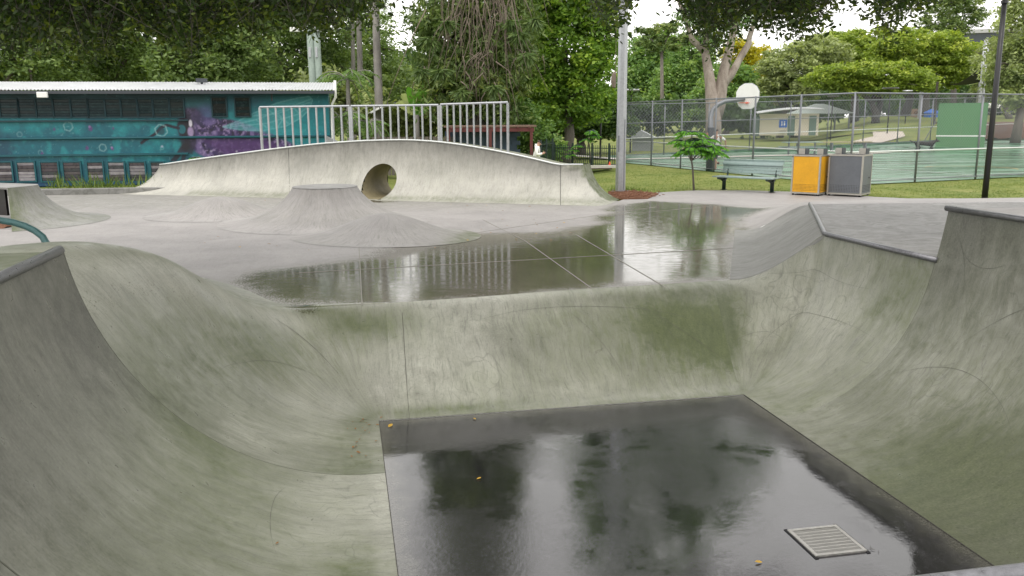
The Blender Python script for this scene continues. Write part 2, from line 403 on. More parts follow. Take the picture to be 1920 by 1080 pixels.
# rounded lip: flatten the last bit of the bank into the flat
B_w = np.where(tt > .82, B_w + (1 - B_w) * sstep(.82, 1.0, tt) * .35, B_w)
def loft(Fp, Lp, k):
    """Fp,Lp (n,3), k (n,) 0=quarter 1=bank"""
    h = Q_h[None] * (1 - k[:, None]) + B_h[None] * k[:, None]; w = Q_w[None] * (1 - k[:, None]) + B_w[None] * k[:, None]
    P = np.empty((len(Fp), NTP, 3))
    P[..., :2] = Fp[:, None, :2] + (Lp - Fp)[:, None, :2] * h[..., None]
    P[..., 2] = Fp[:, None, 2] + (Lp - Fp)[:, None, 2] * w
    return P
def gauss(x, c, s): return np.exp(-((x - c) / s) ** 2)
SURF = {}
def part_grid(name, P, mat, attrs, parent=bowl, label=None, flip=False):
    SURF.setdefault(name, []).append(P.copy())
    me = grid_mesh(name, loc(P), attrs, flip)
    o = link(name, me, mat, parent)
    if label: o['label'] = label
    return o
def stdattrs(P, moss_glint, grime_shade, wet=None):
    return {'moss_glint': moss_glint, 'grime_shade': grime_shade, 'wet': np.zeros(P.shape[:2]) if wet is None else wet}

M['jointline'] = paint('joint_dirt', (.10, .10, .08), .9, 0, .4)
# --- front bank
K = [  # F u, F v, L u, L v, L z
    (.45, 9.45, .45, 10.99, 0), (1.6, 9.45, 1.6, 11.1, 0), (2.8, 9.45, 2.8, 11.27, 0),
    (4.0, 9.45, 4.3, 11.40, 0), (4.78, 9.45, 5.2, 11.49, 0)]
S = resample(K, 150)
Fp = np.c_[S[:, 0], S[:, 1], np.full(len(S), ZF)]; Lp = S[:, 2:5]
P = loft(Fp, Lp, np.ones(len(S)))
u = P[..., 0]; T = np.broadcast_to(tt[None], u.shape)
nb = fbm(np.c_[u.ravel() * 1.2, T.ravel() * 3, 0 * u.ravel()], 3, 5).reshape(u.shape) - .5
moss_glint = .16 + .48 * nb + 1.0 * gauss(T, .78, .13) * sstep(1.3, -.2, u) + 1.05 * gauss(u, 4.8, 1.3) * gauss(T, .58, .38) \
    + .55 * gauss(T, .10, .06) * sstep(3.4, 1.0, u) + .18 * gauss(u, 3.2, 1.2) * gauss(T, .6, .3) + .3 * gauss(T, .02, .05)
grime_shade = .22 * gauss(T, .86, .06) * sstep(.8, 1.6, u) + .25 * gauss(u, 1.9, .7) * gauss(T, .55, .12) + .12 * gauss(u, 3.6, .9) * gauss(T, .6, .25)
part_grid('front_bank', P, M['concrete'], stdattrs(P, moss_glint, grime_shade))
front_lip = Lp.copy()
# --- right corner and lower right wall
def bankw(t): return 1.6 * t * t - .6 * t ** 3
base0, top0 = np.array((5.5, 11.5)), np.array((6.65, 10.94)); ZLOW, ZUP = .71, 1.30
K = [(4.78, 9.45, 5.2, 11.49, 0, 1.0), (4.78, 9.45, 5.5, 11.5, 0.0, .95)]
for f in (.2, .4, .6, .8, 1.0):
    q = base0 + (top0 - base0) * f; K.append((4.78, 9.45, q[0], q[1], ZLOW * bankw(f), .95 - .75 * f))
K += [(4.78, 9.45, 6.66, 10.4, ZLOW, .08), (4.78, 9.45, 6.67, 9.9, ZLOW, .02), (4.78, 9.3, 6.67, 9.4, ZLOW, 0), (4.78, 8.95, 6.67, 9.0, ZLOW, 0), (4.78, 8.63, 6.67, 8.63, ZLOW, 0)]
S = resample(K, 190)
Fp = np.c_[S[:, 0], S[:, 1], np.full(len(S), ZF)]; Lp = S[:, 2:5]
P = loft(Fp, Lp, np.clip(S[:, 5], 0, 1)); corner_lip = Lp.copy()
T = np.broadcast_to(tt[None], P.shape[:2]); u, v = P[..., 0], P[..., 1]; si = np.broadcast_to(np.linspace(0, 1, len(S))[:, None], T.shape)
nb = fbm(np.c_[u.ravel(), v.ravel(), P[..., 2].ravel()] * .9, 3, 8).reshape(u.shape) - .5
moss_glint = .25 + .58 * nb + 1.05 * gauss(si, .0, .17) * gauss(T, .6, .35) + .40 * gauss(si, .9, .15) * gauss(T, .85, .2) + .25 * gauss(T, .05, .12) + .15 * gauss(si, .6, .3) * gauss(T, .3, .2)
grime_shade = .08 * gauss(T, .9, .2) + .15 * gauss(si, 0, .1) * gauss(T, .6, .2)
part_grid('corner_wall', P, M['concrete'], stdattrs(P, moss_glint, grime_shade))
# --- upper right wall: same curve, continued to the high coping
lowh = 4.78 + (6.67 - 4.78) * Q_h; loww = ZF + (ZLOW - ZF) * Q_w
ext = np.linspace(0, 1, 14)[1:]
ch = np.concatenate([lowh, 6.67 + .115 * ext ** .8]); cw = np.concatenate([loww, ZLOW + (ZUP - ZLOW) * ext])
vs_ = np.linspace(8.63, 1.2, 170)
P = np.empty((len(vs_), len(ch), 3)); P[..., 0] = ch[None]; P[..., 1] = vs_[:, None]; P[..., 2] = cw[None]
T = np.broadcast_to(np.linspace(0, 1, len(ch))[None], P.shape[:2]); u, v = P[..., 0], P[..., 1]
nb = fbm(np.c_[u.ravel(), v.ravel() * .8, P[..., 2].ravel()] * .9, 3, 12).reshape(u.shape) - .5
moss_glint = .50 + .55 * nb + .75 * gauss(T, .12, .30) * sstep(8.0, 6.2, v) + .22 * sstep(.7, 1, T)
grime_shade = .26 + .34 * sstep(7.0, 4.5, v) + .36 * sstep(.45, .8, T) * (gauss(v, 8.3, .5) + gauss(v, 7.0, .7)) + .2 * nb + .25 * sstep(.6, 1, T)  # darker toward the near end and the coping
part_grid('high_wall', P, M['concrete'], stdattrs(P, moss_glint, grime_shade))
ULIPH = ch[-1]
# --- left high wall
vs_ = np.concatenate([np.linspace(1.2, 6.9, 150), np.linspace(6.9, 7.55, 30)[1:]])
UL = -2.33
hh = U0 + (UL - U0) * Q_h; ww = ZF + (ZUP - ZF) * Q_w
P = np.empty((len(vs_), NTP, 3)); P[..., 0] = hh[None]; P[..., 2] = ww[None]
P[..., 1] = vs_[:, None] + .40 * (1 - .8125 * Q_h[None]) * sstep(5.2, 7.55, vs_)[:, None]
T = np.broadcast_to(tt[None], P.shape[:2]); u, v = P[..., 0], P[..., 1]
nb = fbm(np.c_[u.ravel(), v.ravel() * .8, P[..., 2].ravel()] * .8, 3, 21).reshape(u.shape) - .5
moss_glint = .33 + .62 * nb + .40 * sstep(7.0, 7.9, v) * sstep(.3, .6, T) + .55 * gauss(u, -.05, .28) * sstep(6.9, 6.0, v) + .3 * gauss(T, .45, .2) - .35 * gauss(u, .24, .14) * sstep(5.6, 6.4, v)
grime_shade = .06 + .95 * sstep(.42, .85, T) * (.85 + .7 * nb) + .30 * gauss(T, .45, .2) * sstep(7.4, 5.0, v)  # darker toward the top: shade under the trees put into the colour
part_grid('high_wall', P, M['concrete'], stdattrs(P, np.clip(moss_glint, 0, 1), np.clip(grime_shade, 0, 1)), label='tall dark left wall of the bowl below the left deck', flip=True)
left_edge = P[-1].copy()
# end face of the left wall
q = left_edge; n = len(q)
vv = [tuple(loc(x)) for x in q] + [tuple(loc((x[0] - .0, x[1] - .02, -1.06))) for x in q]
MB().add(vv, [(i, i + 1, n + i + 1, n + i) for i in range(n - 1)]).build('wall_end', M['deck'], bowl)
# --- left hip (rolled hump) joined to front bank
K = [  # Fu,Fv, Lu,Lv,Lz, Bu,Bv
    (.27, 7.95, -2.93, 7.55, 1.22, -8, 8.2), (.27, 8.3, -2.88, 8.05, 1.22, -8, 9.2), (.27, 8.7, -2.75, 8.6, 1.21, -8, 10.8), (.27, 9.15, -2.5, 9.2, 1.14, -6.5, 12.6),
    (.27, 9.45, -2.1, 9.66, .95, -4.5, 13.6), (.27, 9.45, -1.80, 10.08, .66, -3.2, 13.9), (.27, 9.45, -1.50, 10.44, .36, -2.25, 13.5),
    (.27, 9.45, -1.20, 10.70, .14, -1.50, 12.4), (.27, 9.45, -.86, 10.88, .035, -.90, 11.25), (.27, 9.45, -.45, 10.97, 0, -.43, 11.08), (.27, 9.45, -.05, 10.99, 0, -.04, 11.08), (.36, 9.45, .22, 10.99, 0, .22, 11.04), (.45, 9.45, .45, 10.99, 0, .46, 10.998)]
S = resample(K, 210)
n1_, n2_ = 44, 40
ta = np.linspace(0, 1, n1_); tb = np.linspace(0, 1, n2_)[1:]
P = np.empty((len(S), n1_ + n2_ - 1, 3))
Lz = np.maximum(S[:, 4], 0)
kf = np.clip(Lz / 1.0, 0, 1)[:, None]                                   # 1 = full hump profile
hx = np.clip(ta * 3.2 / 2.6, 0, 1); wq_ = np.interp(hx, Q_h, Q_w) * 2.35 / 2.27
hs = np.clip((ta - .64) / .36, 0, 1); w0_ = float(np.interp(.64 * 3.2 / 2.6, Q_h, Q_w)) * 2.35 / 2.27
wS = np.where(ta < .64, wq_, (2 * hs ** 3 - 3 * hs ** 2 + 1) * w0_ + (hs ** 3 - 2 * hs ** 2 + hs) * .68 + (3 * hs ** 2 - 2 * hs ** 3))[None]; wB = np.interp(ta, tt, B_w)[None]
w = wS * kf + wB * (1 - kf)
P[:, :n1_, 0] = S[:, 0:1] + (S[:, 2:3] - S[:, 0:1]) * ta; P[:, :n1_, 1] = S[:, 1:2] + (S[:, 3:4] - S[:, 1:2]) * ta
P[:, :n1_, 2] = ZF + (Lz[:, None] - ZF) * w
P[:, n1_:, 0] = S[:, 2:3] + (S[:, 5:6] - S[:, 2:3]) * tb; P[:, n1_:, 1] = S[:, 3:4] + (S[:, 6:7] - S[:, 3:4]) * tb
P[:, n1_:, 2] = Lz[:, None] * (1 - sstep(0, 1, tb))[None] + .004
T = np.broadcast_to(np.concatenate([ta, 1 + tb])[None], P.shape[:2]); u, v = P[..., 0], P[..., 1]; si = np.broadcast_to(np.linspace(0, 1, len(S))[:, None], T.shape)
nb = fbm(np.c_[u.ravel(), v.ravel(), P[..., 2].ravel()] * 1.0, 3, 31).reshape(u.shape) - .5
moss_glint = .38 + .68 * nb - .25 * sstep(.75, .95, si) - .55 * gauss(T, .84, .10) * sstep(.8, .5, si) + .35 * gauss(T, .62, .14) * sstep(.75, .4, si) - .25 * gauss(T, .30, .16) * sstep(.1, .5, si) + .75 * sstep(.72, .85, si) * gauss(T, .78, .14) + .6 * gauss(si, .74, .06) * gauss(T, 1.05, .25) + .30 * gauss(T, .1, .08)  # crest moss thinned to paint in the bright wet highlights
moss_glint = np.where(T > 1.2, moss_glint * .6, moss_glint)
grime_shade = .12 + .25 * gauss(T, .55, .2) * sstep(.5, .1, si) + .2 * nb
wet = .36 * gauss(T, .80, .09) * sstep(.75, .4, si) + .8 * gauss(si, .72, .05) * sstep(.8, 1.0, T)
part_grid('rolled_hip', P, M['concrete'], stdattrs(P, np.clip(moss_glint, 0, 1), np.clip(grime_shade, 0, 1), np.clip(wet, 0, 1)), flip=True)
hipB = S[:, 5:7].copy()
# --- near wall, below the camera
us_ = np.linspace(-2.33, 6.78, 60)
P = np.empty((len(us_), NTP, 3)); P[..., 0] = us_[:, None]; P[..., 1] = V0 + (2.43 - V0) * Q_h[None]; P[..., 2] = ZF + (ZLOW - ZF) * Q_w[None]
part_grid('near_wall', P, M['concrete'], stdattrs(P, np.full(P.shape[:2], .3), np.full(P.shape[:2], .1)))
# --- floor
t = NT('dark_wet_floor'); co = t.co()
n1 = t.noise(co, .85, 4, .6, .8); n2 = t.noise(co, 5, 5, .65); n3 = t.noise(co, 34, 4, .7); n4 = t.noise(t.map(co, (1, 1, 1)), 110, 3, .65)
pud = t.rng(t.m('ADD', t.m('ADD', t.m('MULTIPLY', n1, .72), t.m('MULTIPLY', n2, .26)), t.m('MULTIPLY', n3, .22)), .56, .66, 0, 1, True)
c = t.mix(pud, t.ramp(t.m('ADD', t.m('MULTIPLY', n3, .5), t.m('MULTIPLY', n2, .5)), [(.3, (.014, .0135, .015)), (.7, (.042, .040, .046))]), (.014, .0138, .015))
c = t.mix(t.m('MULTIPLY', t.rng(n4, .60, .76), .6), c, (.13, .13, .13))
sx_ = t.n('ShaderNodeSeparateXYZ'); t.set(sx_.inputs[0], co)
dl = t.m('MINIMUM', t.m('SUBTRACT', sx_.outputs[0], U0 - 2.5), t.m('MINIMUM', t.m('SUBTRACT', U1 - 2.5, sx_.outputs[0]), t.m('SUBTRACT', V1 - 7.0, sx_.outputs[1])))
silt = t.rng(t.m('SUBTRACT', dl, t.m('MULTIPLY', n2, .45)), -.22, .02, 1, 0, True)
c = t.mix(t.m('MULTIPLY', silt, .65), c, t.ramp(n3, [(.3, (.05, .048, .04)), (.7, (.14, .135, .115))]))
cr = t.vor(t.map(co, (1, 1, 1)), .9)
c = t.mix(t.m('MULTIPLY', t.rng(cr, 0, .006, 1, 0, True), t.rng(n2, .5, .6)), c, (.008, .008, .008))
ro = t.mixf(pud, t.rng(n2, .36, .64, .015, .07), t.rng(n2, .3, .7, .008, .02))
b = t.bump(t.m('ADD', t.m('MULTIPLY', n4, .6), t.m('MULTIPLY', n3, .6)), t.mixf(pud, .15, .02), .003)
b = t.bump(t.noise(co, 9, 3, .5), .05, .008, b)
n6 = t.noise(co, 24, 5, .7); b = t.bump(n6, t.mixf(pud, .17, .05), .004, b)
M['floor'] = t.bsdf(c, ro, 0, b, ior=1.75)
gx = np.linspace(U0, U1, 40); gy = np.linspace(V0, V1, 40)
P = np.stack([np.broadcast_to(gx[:, None], (40, 40)), np.broadcast_to(gy[None], (40, 40)), np.full((40, 40), ZF - .004)], -1)
part_grid('bowl_floor', P, M['floor'], {}, label='dark wet rectangular floor of the bowl')
# narrow dirt joint round the floor
j = MB()
for (a, b_) in (((U0, V0), (U0, V1)), ((U0, V1), (U1, V1)), ((U1, V1), (U1, V0))):
    a = Vector(a); b_ = Vector(b_); d = (b_ - a); ang = math.atan2(d.y, d.x); c_ = (a + b_) / 2
    j.box(c_.x - 2.5, c_.y - 7, .0, d.length, .007, .004, ang)
j.build('floor_joint', paint('floor_joint_dirt', (.05, .048, .04), .9), bowl)
# construction joints on the bowl walls: narrow dark grooves following the surface
def seam(pts, name='pour_joint', w=.006):
    MB().tube([tuple(loc(p)) for p in pts], w, 5).build(name, M['jointline'], bowl)
for si_, Kx in ((.33, None),):
    pass
def bank_at(uF, uL, vL, n=24):
    h = np.linspace(0, 1, n); w_ = np.interp(h, tt, B_w)
    return [(uF + (uL - uF) * a, V1 + (vL - V1) * a, ZF + (0 - ZF) * b_ - .002) for a, b_ in zip(h, w_)][:-3]
seam(bank_at(.62, .66, 10.99), w=.0032)
seam([(4.78 + (6.67 - 4.78) * a, 8.63, ZF + (ZLOW - ZF) * b_ - .002) for a, b_ in zip(Q_h, Q_w)], w=.0022)
seam([tuple(x + np.array((0, .003, -.001))) for x in left_edge], w=.0028)
vj = 4.35
seam([(a, vj + .35 * (1 - b_), ZF + (ZUP - ZF) * b_ - .002) for a, b_ in zip(hh, Q_w)], w=.006)
# --- wheel scuffs and drips: thin dark rubber marks lying on the walls
M['scuff'] = paint('rubber_scuff', (.115, .115, .095), .8, 0, .5, 12)
def scuff(P, ctrl, w):
    ns, nt = P.shape[:2]; q = np.linspace(0, 1, 22)[:, None]; c_ = np.array(ctrl, float)
    pt = (1 - q) ** 2 * c_[0] + 2 * q * (1 - q) * c_[1] + q * q * c_[2]
    def S_(a, b):
        x = np.clip(a, 0, 1) * (ns - 1); y = np.clip(b, 0, 1) * (nt - 1); i = np.minimum(x.astype(int), ns - 2); j_ = np.minimum(y.astype(int), nt - 2); fx = (x - i)[:, None]; fy = (y - j_)[:, None]
        return P[i, j_] * (1 - fx) * (1 - fy) + P[i + 1, j_] * fx * (1 - fy) + P[i, j_ + 1] * (1 - fx) * fy + P[i + 1, j_ + 1] * fx * fy
    p = S_(pt[:, 0], pt[:, 1]); du_ = S_(pt[:, 0] + .01, pt[:, 1]) - S_(pt[:, 0] - .01, pt[:, 1]); dv_ = S_(pt[:, 0], pt[:, 1] + .02) - S_(pt[:, 0], pt[:, 1] - .02)
    n_ = np.cross(du_, dv_); n_ /= np.maximum(np.linalg.norm(n_, axis=1, keepdims=True), 1e-9); n_ *= np.where(n_[:, 2:3] < 0, -1, 1)
    tg = np.gradient(p, axis=0); sd_ = np.cross(n_, tg); sd_ /= np.maximum(np.linalg.norm(sd_, axis=1, keepdims=True), 1e-9)
    ww = (w * .5 * np.sin(np.pi * np.linspace(.06, .94, 22)) * np.random.default_rng(int(w * 1e5)).uniform(.5, 1, 22))[:, None]
    a = loc(p + n_ * .003 + sd_ * ww); b_ = loc(p + n_ * .003 - sd_ * ww)
    vs = [tuple(x) for x in a] + [tuple(x) for x in b_]
    MB().add(vs, [(i, i + 1, 22 + i + 1, 22 + i) for i in range(21)]).build('scuff_mark', M['scuff'], bowl)
hw_, lw_ = SURF['high_wall']; fb_, cw_, hp2 = SURF['front_bank'][0], SURF['corner_wall'][0], SURF['rolled_hip'][0]
for P_, ct, w_ in ((hp2, ((.60, .44), (.66, .36), (.70, .22)), .016), (hp2, ((.20, .30), (.4, .34), (.62, .20)), .008), 
        (fb_, ((.25, .75), (.55, .95), (.95, .55)), .012), (fb_, ((.45, .95), (.6, .6), (.62, .15)), .008), (fb_, ((.62, .9), (.8, .55), (.98, .30)), .010), (fb_, ((.70, .98), (.74, .6), (.86, .1)), .007),
        (cw_, ((.05, .45), (.3, .62), (.55, .40)), .009), (cw_, ((.2, .3), (.5, .7), (.9, .62)), .008), (cw_, ((.3, .95), (.5, .75), (.8, .82)), .008),
        (hw_, ((.02, .35), (.15, .6), (.3, .35)), .009), (hw_, ((.05, .82), (.09, .72), (.14, .80)), .016), (hw_, ((.03, .9), (.06, .8), (.08, .66)), .012), (hw_, ((.1, .5), (.2, .8), (.35, .7)), .009), 
        (lw_, ((.96, .8), (.93, .7), (.91, .62)), .010), (lw_, ((.9, .25), (.8, .30), (.72, .25)), .008)):
    scuff(P_, ct, w_ * .62)
# --- decks
def slab(name, poly, z0, z1, mat, label, moss_glint=.1, grime_shade=.05):
    c_ = poly
    mb = MB(); mb.prism([(p[0] - 2.5, p[1] - 7) for p in c_], z0 - ZF, z1 - ZF)
    o = mb.build(name, mat, bowl); o['label'] = label
    n_ = len(o.data.vertices)
    for k_, v_ in (('moss_glint', moss_glint), ('grime_shade', grime_shade), ('wet', 0)): set_attr(o.data, k_, np.full(n_, v_))
    return o
slab('deck', [(-7, -5), (UL - .001, -5), (UL - .001, 7.53), (-7, 7.53)], -.3, ZUP - .002, M['deck'], 'mossy left deck behind the left coping', .85, .1)
slab('deck', [(ULIPH, -5), (14, -5), (14, 8.63), (ULIPH, 8.63)], -.3, ZUP - .002, M['pave'], 'high right deck behind the high coping', 0.05, .0)
slab('deck', [(6.67, 8.636), (14.2, 8.636), (14.2, 14.2), (8.7, 14.9), (6.66, 10.94)], -.3, ZLOW - .002, M['deck'], 'grey streaked lower deck between the two right copings', .0, .32)
slab('deck', [(UL, -5), (ULIPH - .001, -5), (ULIPH - .001, 2.425), (UL, 2.425)], -.3, ZLOW - .002, M['pave'], 'near deck below the viewer', .1, .1)
# --- copings
def coping(pts, label, r=.034):
    o = MB().tube([tuple(loc(p)) for p in pts], r, 14).build('coping', M['coping'], bowl, True); o['label'] = label
coping([(UL - .005, y, ZUP + .004) for y in np.linspace(-4, 7.56, 12)], 'worn steel coping pipe along the left deck', .041)
coping([(6.665, 8.60, ZLOW + .008), (6.66, 9.8, ZLOW + .008), (6.65, 10.9, ZLOW + .008), (6.67, 10.99, ZLOW + .008), (7.6, 12.77, ZLOW + .008), (8.7, 14.9, ZLOW + .008)], 'bent steel coping on the lower right deck')
coping([(ULIPH - .005, y, ZUP + .01) for y in np.linspace(8.66, -4, 12)], 'straight steel coping along the high right deck')
coping([(x, 2.43, ZLOW + .01) for x in np.linspace(UL, ULIPH, 12)], 'steel coping on the near deck edge', .036)
def G(u, v):
    u = np.asarray(u, float); v = np.asarray(v, float)
    ld = (u - 6.65) * -.888 + (v - 10.94) * .4596
    along = 1 - sstep(0, 1, (v - 14.4) / 8.0)
    side = 1 - sstep(-.05, 1.25, ld + .10 * np.maximum(v - 15, 0) * 0)
    return ZLOW * along * side
# --- bank between flat and lower deck
nS = 50
A0, A1 = np.array((5.5, 11.5)), np.array((8.15, 16.9)); C0_, C1_ = np.array((6.65, 10.94)), np.array((8.7, 14.9))
s_ = np.linspace(0, 1, nS)[:, None]
Fb = A0 + (A1 - A0) * s_; Lb = C0_ + (C1_ - C0_) * s_
P = np.empty((nS, 24, 3)); tb = np.linspace(0, 1, 24)
P[..., :2] = Fb[:, None] + (Lb - Fb)[:, None] * tb[None, :, None]; P[..., 2] = (ZLOW * bankw(tb))[None] + .003
P[-1, :, 2] = G(P[-1, :, 0], P[-1, :, 1]) + .002
sk0 = P[:1].copy(); sk0[..., 2] -= .25; sk1 = P[-1:].copy(); sk1[..., 2] -= .4; P = np.concatenate([sk0, P, sk1])
part_grid('side_bank', P, M['deck'], stdattrs(P, np.full(P.shape[:2], .10), .05 + 0 * P[..., 0], .3 * np.exp(-P[..., 2] * 6)))

# ------------------------------------------------------------------ drain grate on the bowl floor
gr = empty('drain_grate', uvw(*to_uv(at_z(1549, 1014, ZF)), ZF), PHI, 'square slotted steel drain grate set in the dark bowl floor', 'drain grate')
GS = .45
mb = MB(); 
for sx, sy, lx, ly in ((0, .5, 1, .07), (0, -.5, 1, .07), (.5, 0, .07, 1), (-.5, 0, .07, 1)):
    mb.box(sx * (GS - .03), sy * (GS - .03), .004, lx * GS if lx == 1 else .03, ly * GS - .06 if ly == 1 else .03, .014)
mb.build('frame', M['grate'], gr)
MB().box(0, 0, -.0035, GS - .06, GS - .06, .003).build('sump', M['dark'], gr)
bar = MB().box(0, 0, .003, GS - .06, .009, .010).mesh('cross_bar')
for k in range(1, 8):
    o = link('cross_bar', bar, M['grate'], gr); o.location = (0, -.195 + k * .39 / 8, 0)
sl = MB().box(0, 0, .002, .0062, .041, .008).mesh('slat')
ns = 0
for r_ in range(8):
    for k in range(31):
        o = link('slat', sl, M['grate'], gr); o.location = (-.195 + (k + .5) * .39 / 31, -.195 + (r_ + .5) * .39 / 8, 0); ns += 1
MB().box(GS / 2 - .0, 0, .0, .03, GS + .05, .004).box(-GS / 2, 0, 0, .03, GS + .05, .004).build('surround', M['dark'], gr)

# ------------------------------------------------------------------ mid-level pavement
loop = [(-8, 7.0)] + [tuple(x) for x in hipB[:-1:4]] + [tuple(x[:2]) for x in front_lip[3::5]] + [(5.5, 11.5), (6.15, 12.82), (6.8, 14.15), (7.5, 15.57), (8.15, 16.9)] + [(8.15 + .55 * f, 16.9 - 2.0 * f) for f in (.15, .3, .45, .6, .75, .88)] + [(8.7, 14.9), (11, 14.6), (14.2, 14.2), (22, 12.0), (27, 12)]
far = []
for px, py in ((2100, 374), (1920, 374), (1800, 373), (1700, 372), (1640, 369), (1560, 361), (1470, 359), (1400, 357), (1300, 357), (1230, 361), (1175, 372), (1160, 377)):
    p = at_z(px, py, 0); far.append(to_uv(p))
loop += far
for px, py in ((1060, 372), (760, 366), (300, 357), (100, 357), (-60, 360), (-200, 360)):
    loop.append(to_uv(at_z(px, py, 0)))
loop.append((-17, 7.0))
def dedupe(lp):
    o_ = []
    for p in lp:
        if not o_ or (abs(p[0] - o_[-1][0]) + abs(p[1] - o_[-1][1])) > .02: o_.append(p)
    return o_
loop = dedupe(loop)
def in_poly(px, py, poly):
    poly = np.asarray(poly); inside = np.zeros(len(px), bool); j_ = len(poly) - 1
    for i in range(len(poly)):
        xi, yi = poly[i]; xj, yj = poly[j_]
        cnd = ((yi > py) != (yj > py)) & (px < (xj - xi) * (py - yi) / (yj - yi + 1e-12) + xi)
        inside ^= cnd; j_ = i
    return inside
def cdt_mesh(name, loop2, pts2):
    vs = [Vector(p) for p in loop2] + [Vector(p) for p in pts2]; nl = len(loop2)
    r_ = delaunay_2d_cdt(vs, [(i, (i + 1) % nl) for i in range(nl)], [], 0, 1e-5)
    V = np.array([tuple(v) for v in r_[0]]); Fc = [f for f in r_[2]]
    cen = np.array([V[list(f)].mean(axis=0) for f in Fc])
    ok = in_poly(cen[:, 0], cen[:, 1], loop2)
    Fc = [f for f, k in zip(Fc, ok) if k]
    return V, Fc
gu, gv = np.meshgrid(np.arange(-9, 12, .22), np.arange(9, 31, .22)); gp = np.c_[gu.ravel(), gv.ravel()]
gp = gp + (np.random.default_rng(1).random(gp.shape) - .5) * .08
gp = gp[in_poly(gp[:, 0], gp[:, 1], loop)]
V, Fc = cdt_mesh('pavement', loop, gp)
W3 = np.array([tuple(uvw(a, b, 0)) for a, b in V]); zz = G(V[:, 0], V[:, 1])
W3[:, 2] = zz
me = bpy.data.meshes.new('pavement'); me.from_pydata(W3.tolist(), [], [tuple(f) for f in Fc]); me.update()
# make faces look up
if me.polygons[0].normal.z < 0: me.flip_normals()
l = me.uv_layers.new(name='UVMap'); li = np.empty(len(me.loops), dtype=np.int32); me.loops.foreach_get('vertex_index', li)
l.data.foreach_set('uv', V[li].astype(np.float32).ravel())
me.shade_smooth()
u, v = V[:, 0], V[:, 1]
nb = fbm(np.c_[u * .5, v * .5, 0 * u], 3, 44) - .5
nb2 = fbm(np.c_[u * 1.5, v * 1.5, 0 * u], 3, 45) - .5
# standing water: low area of the flat next to the bowl lip, from the hump across to the side bank
X, Y = W3[:, 0], W3[:, 1]
pool = [at_z(*p) for p in ((470, 590), (385, 530), (470, 502), (640, 478), (690, 455), (830, 440), (1000, 432), (1085, 420), (1150, 383), (1220, 375), (1330, 384), (1440, 392), (1400, 425), (1400, 520), (1300, 540), (1000, 560), (700, 585))]
pool = [(p.x, p.y) for p in pool]
ins = in_poly(X, Y, pool)
def dist_poly(X, Y, poly):
    d_ = np.full(len(X), 1e9); n_ = len(poly)
    for i in range(n_):
        a = np.array(poly[i]); b_ = np.array(poly[(i + 1) % n_]); ab = b_ - a
        t_ = np.clip(((X - a[0]) * ab[0] + (Y - a[1]) * ab[1]) / (ab @ ab), 0, 1)
        d_ = np.minimum(d_, np.hypot(X - a[0] - t_ * ab[0], Y - a[1] - t_ * ab[1]))
    return d_
sdp = np.where(ins, 1, -1) * dist_poly(X, Y, pool)
wet = sstep(-.7, 1.2, sdp + nb * 1.1 + nb2 * .5) * (.78 + .22 * sstep(-2.6, .4, X + nb2 * 1.5))
puddle2 = np.exp(-((X - at_z(718, 376).x) / .6) ** 2 - ((Y - at_z(718, 376).y) / .7) ** 2)
wet = np.maximum(wet, puddle2)
set_attr(me, 'wet', wet)
set_attr(me, 'moss_glint', np.clip(.02 + .75 * sstep(.0, 1.5, sdp) * (nb + .25) + .5 * sstep(21, 24.5, Y) * sstep(4, 1, X) * .4, 0, 1))
set_attr(me, 'grime_shade', np.clip(.22 * sstep(.3, 2.5, sdp) + .15 * nb2 - .05, 0, 1))
tag(link('pavement', me, M['pave']), kind='structure')
# saw-cut joints in the pavement: thin recessed-looking dark filler strips
jt = MB()
def joint(p0, p1, w=.014):
    a = at_z(*p0); b_ = at_z(*p1); n_ = 12
    for i in range(n_):
        q0 = a.lerp(b_, i / n_); q1 = a.lerp(b_, (i + 1) / n_)
        d = (q1 - q0); ang = math.atan2(d.y, d.x); c_ = (q0 + q1) / 2
        jt.box(c_.x, c_.y, float(G(*to_uv(c_))) + .003, d.length, w, .004, ang)
joint((679, 572), (673, 462)); joint((1110, 541), (985, 452), .015); joint((985, 452), (905, 412))
joint((560, 512), (1380, 465), .018); joint((820, 447), (1230, 388)); joint((1140, 405), (1330, 387)); joint((1250, 540), (1080, 440))
tag(jt.build('expansion_joint', paint('joint_filler', (.25, .24, .21), .8)), kind='structure')

# ------------------------------------------------------------------ far ramp with tunnel and railing
rampL, rampR = at_z(290, 366, 0), at_z(1060, 385, 0)
ax = (rampR - rampL); LEN = ax.length; ang = math.atan2(ax.y, ax.x)
ramp = empty('quarter_ramp', rampL, ang, 'long arched pale concrete quarter ramp with a round tunnel through it', 'skate ramp')
Minv = Matrix.Rotation(-ang, 4, 'Z') @ Matrix.Translation(-rampL)
def toramp(px, py, b):
    """hit of the pixel ray with the plane b = const of the ramp"""
    o_ = Minv @ Vector((0, 0, CAM_H)); d_ = (Minv.to_3x3() @ ray(px, py)); t_ = (b - o_.y) / d_.y
    return o_ + d_ * t_
TR = 1.35
topc = [toramp(px, py, TR) for px, py in ((300, 310), (350, 302), (400, 295), (460, 287), (520, 279), (600, 270), (680, 264.5), (760, 262.5), (820, 266), (880, 274), (950, 287), (1000, 298), (1051, 311))]
aT = np.array([p.x for p in topc]); zT = np.array([p.z for p in topc])
DEP = 1.15
na = 120
aa = np.linspace(aT[0], aT[-1], na); za = np.interp(aa, aT, zT)
k_ = np.ones(7) / 7; zs = np.convolve(np.pad(za, 3, mode='edge'), k_, 'valid'); za = zs
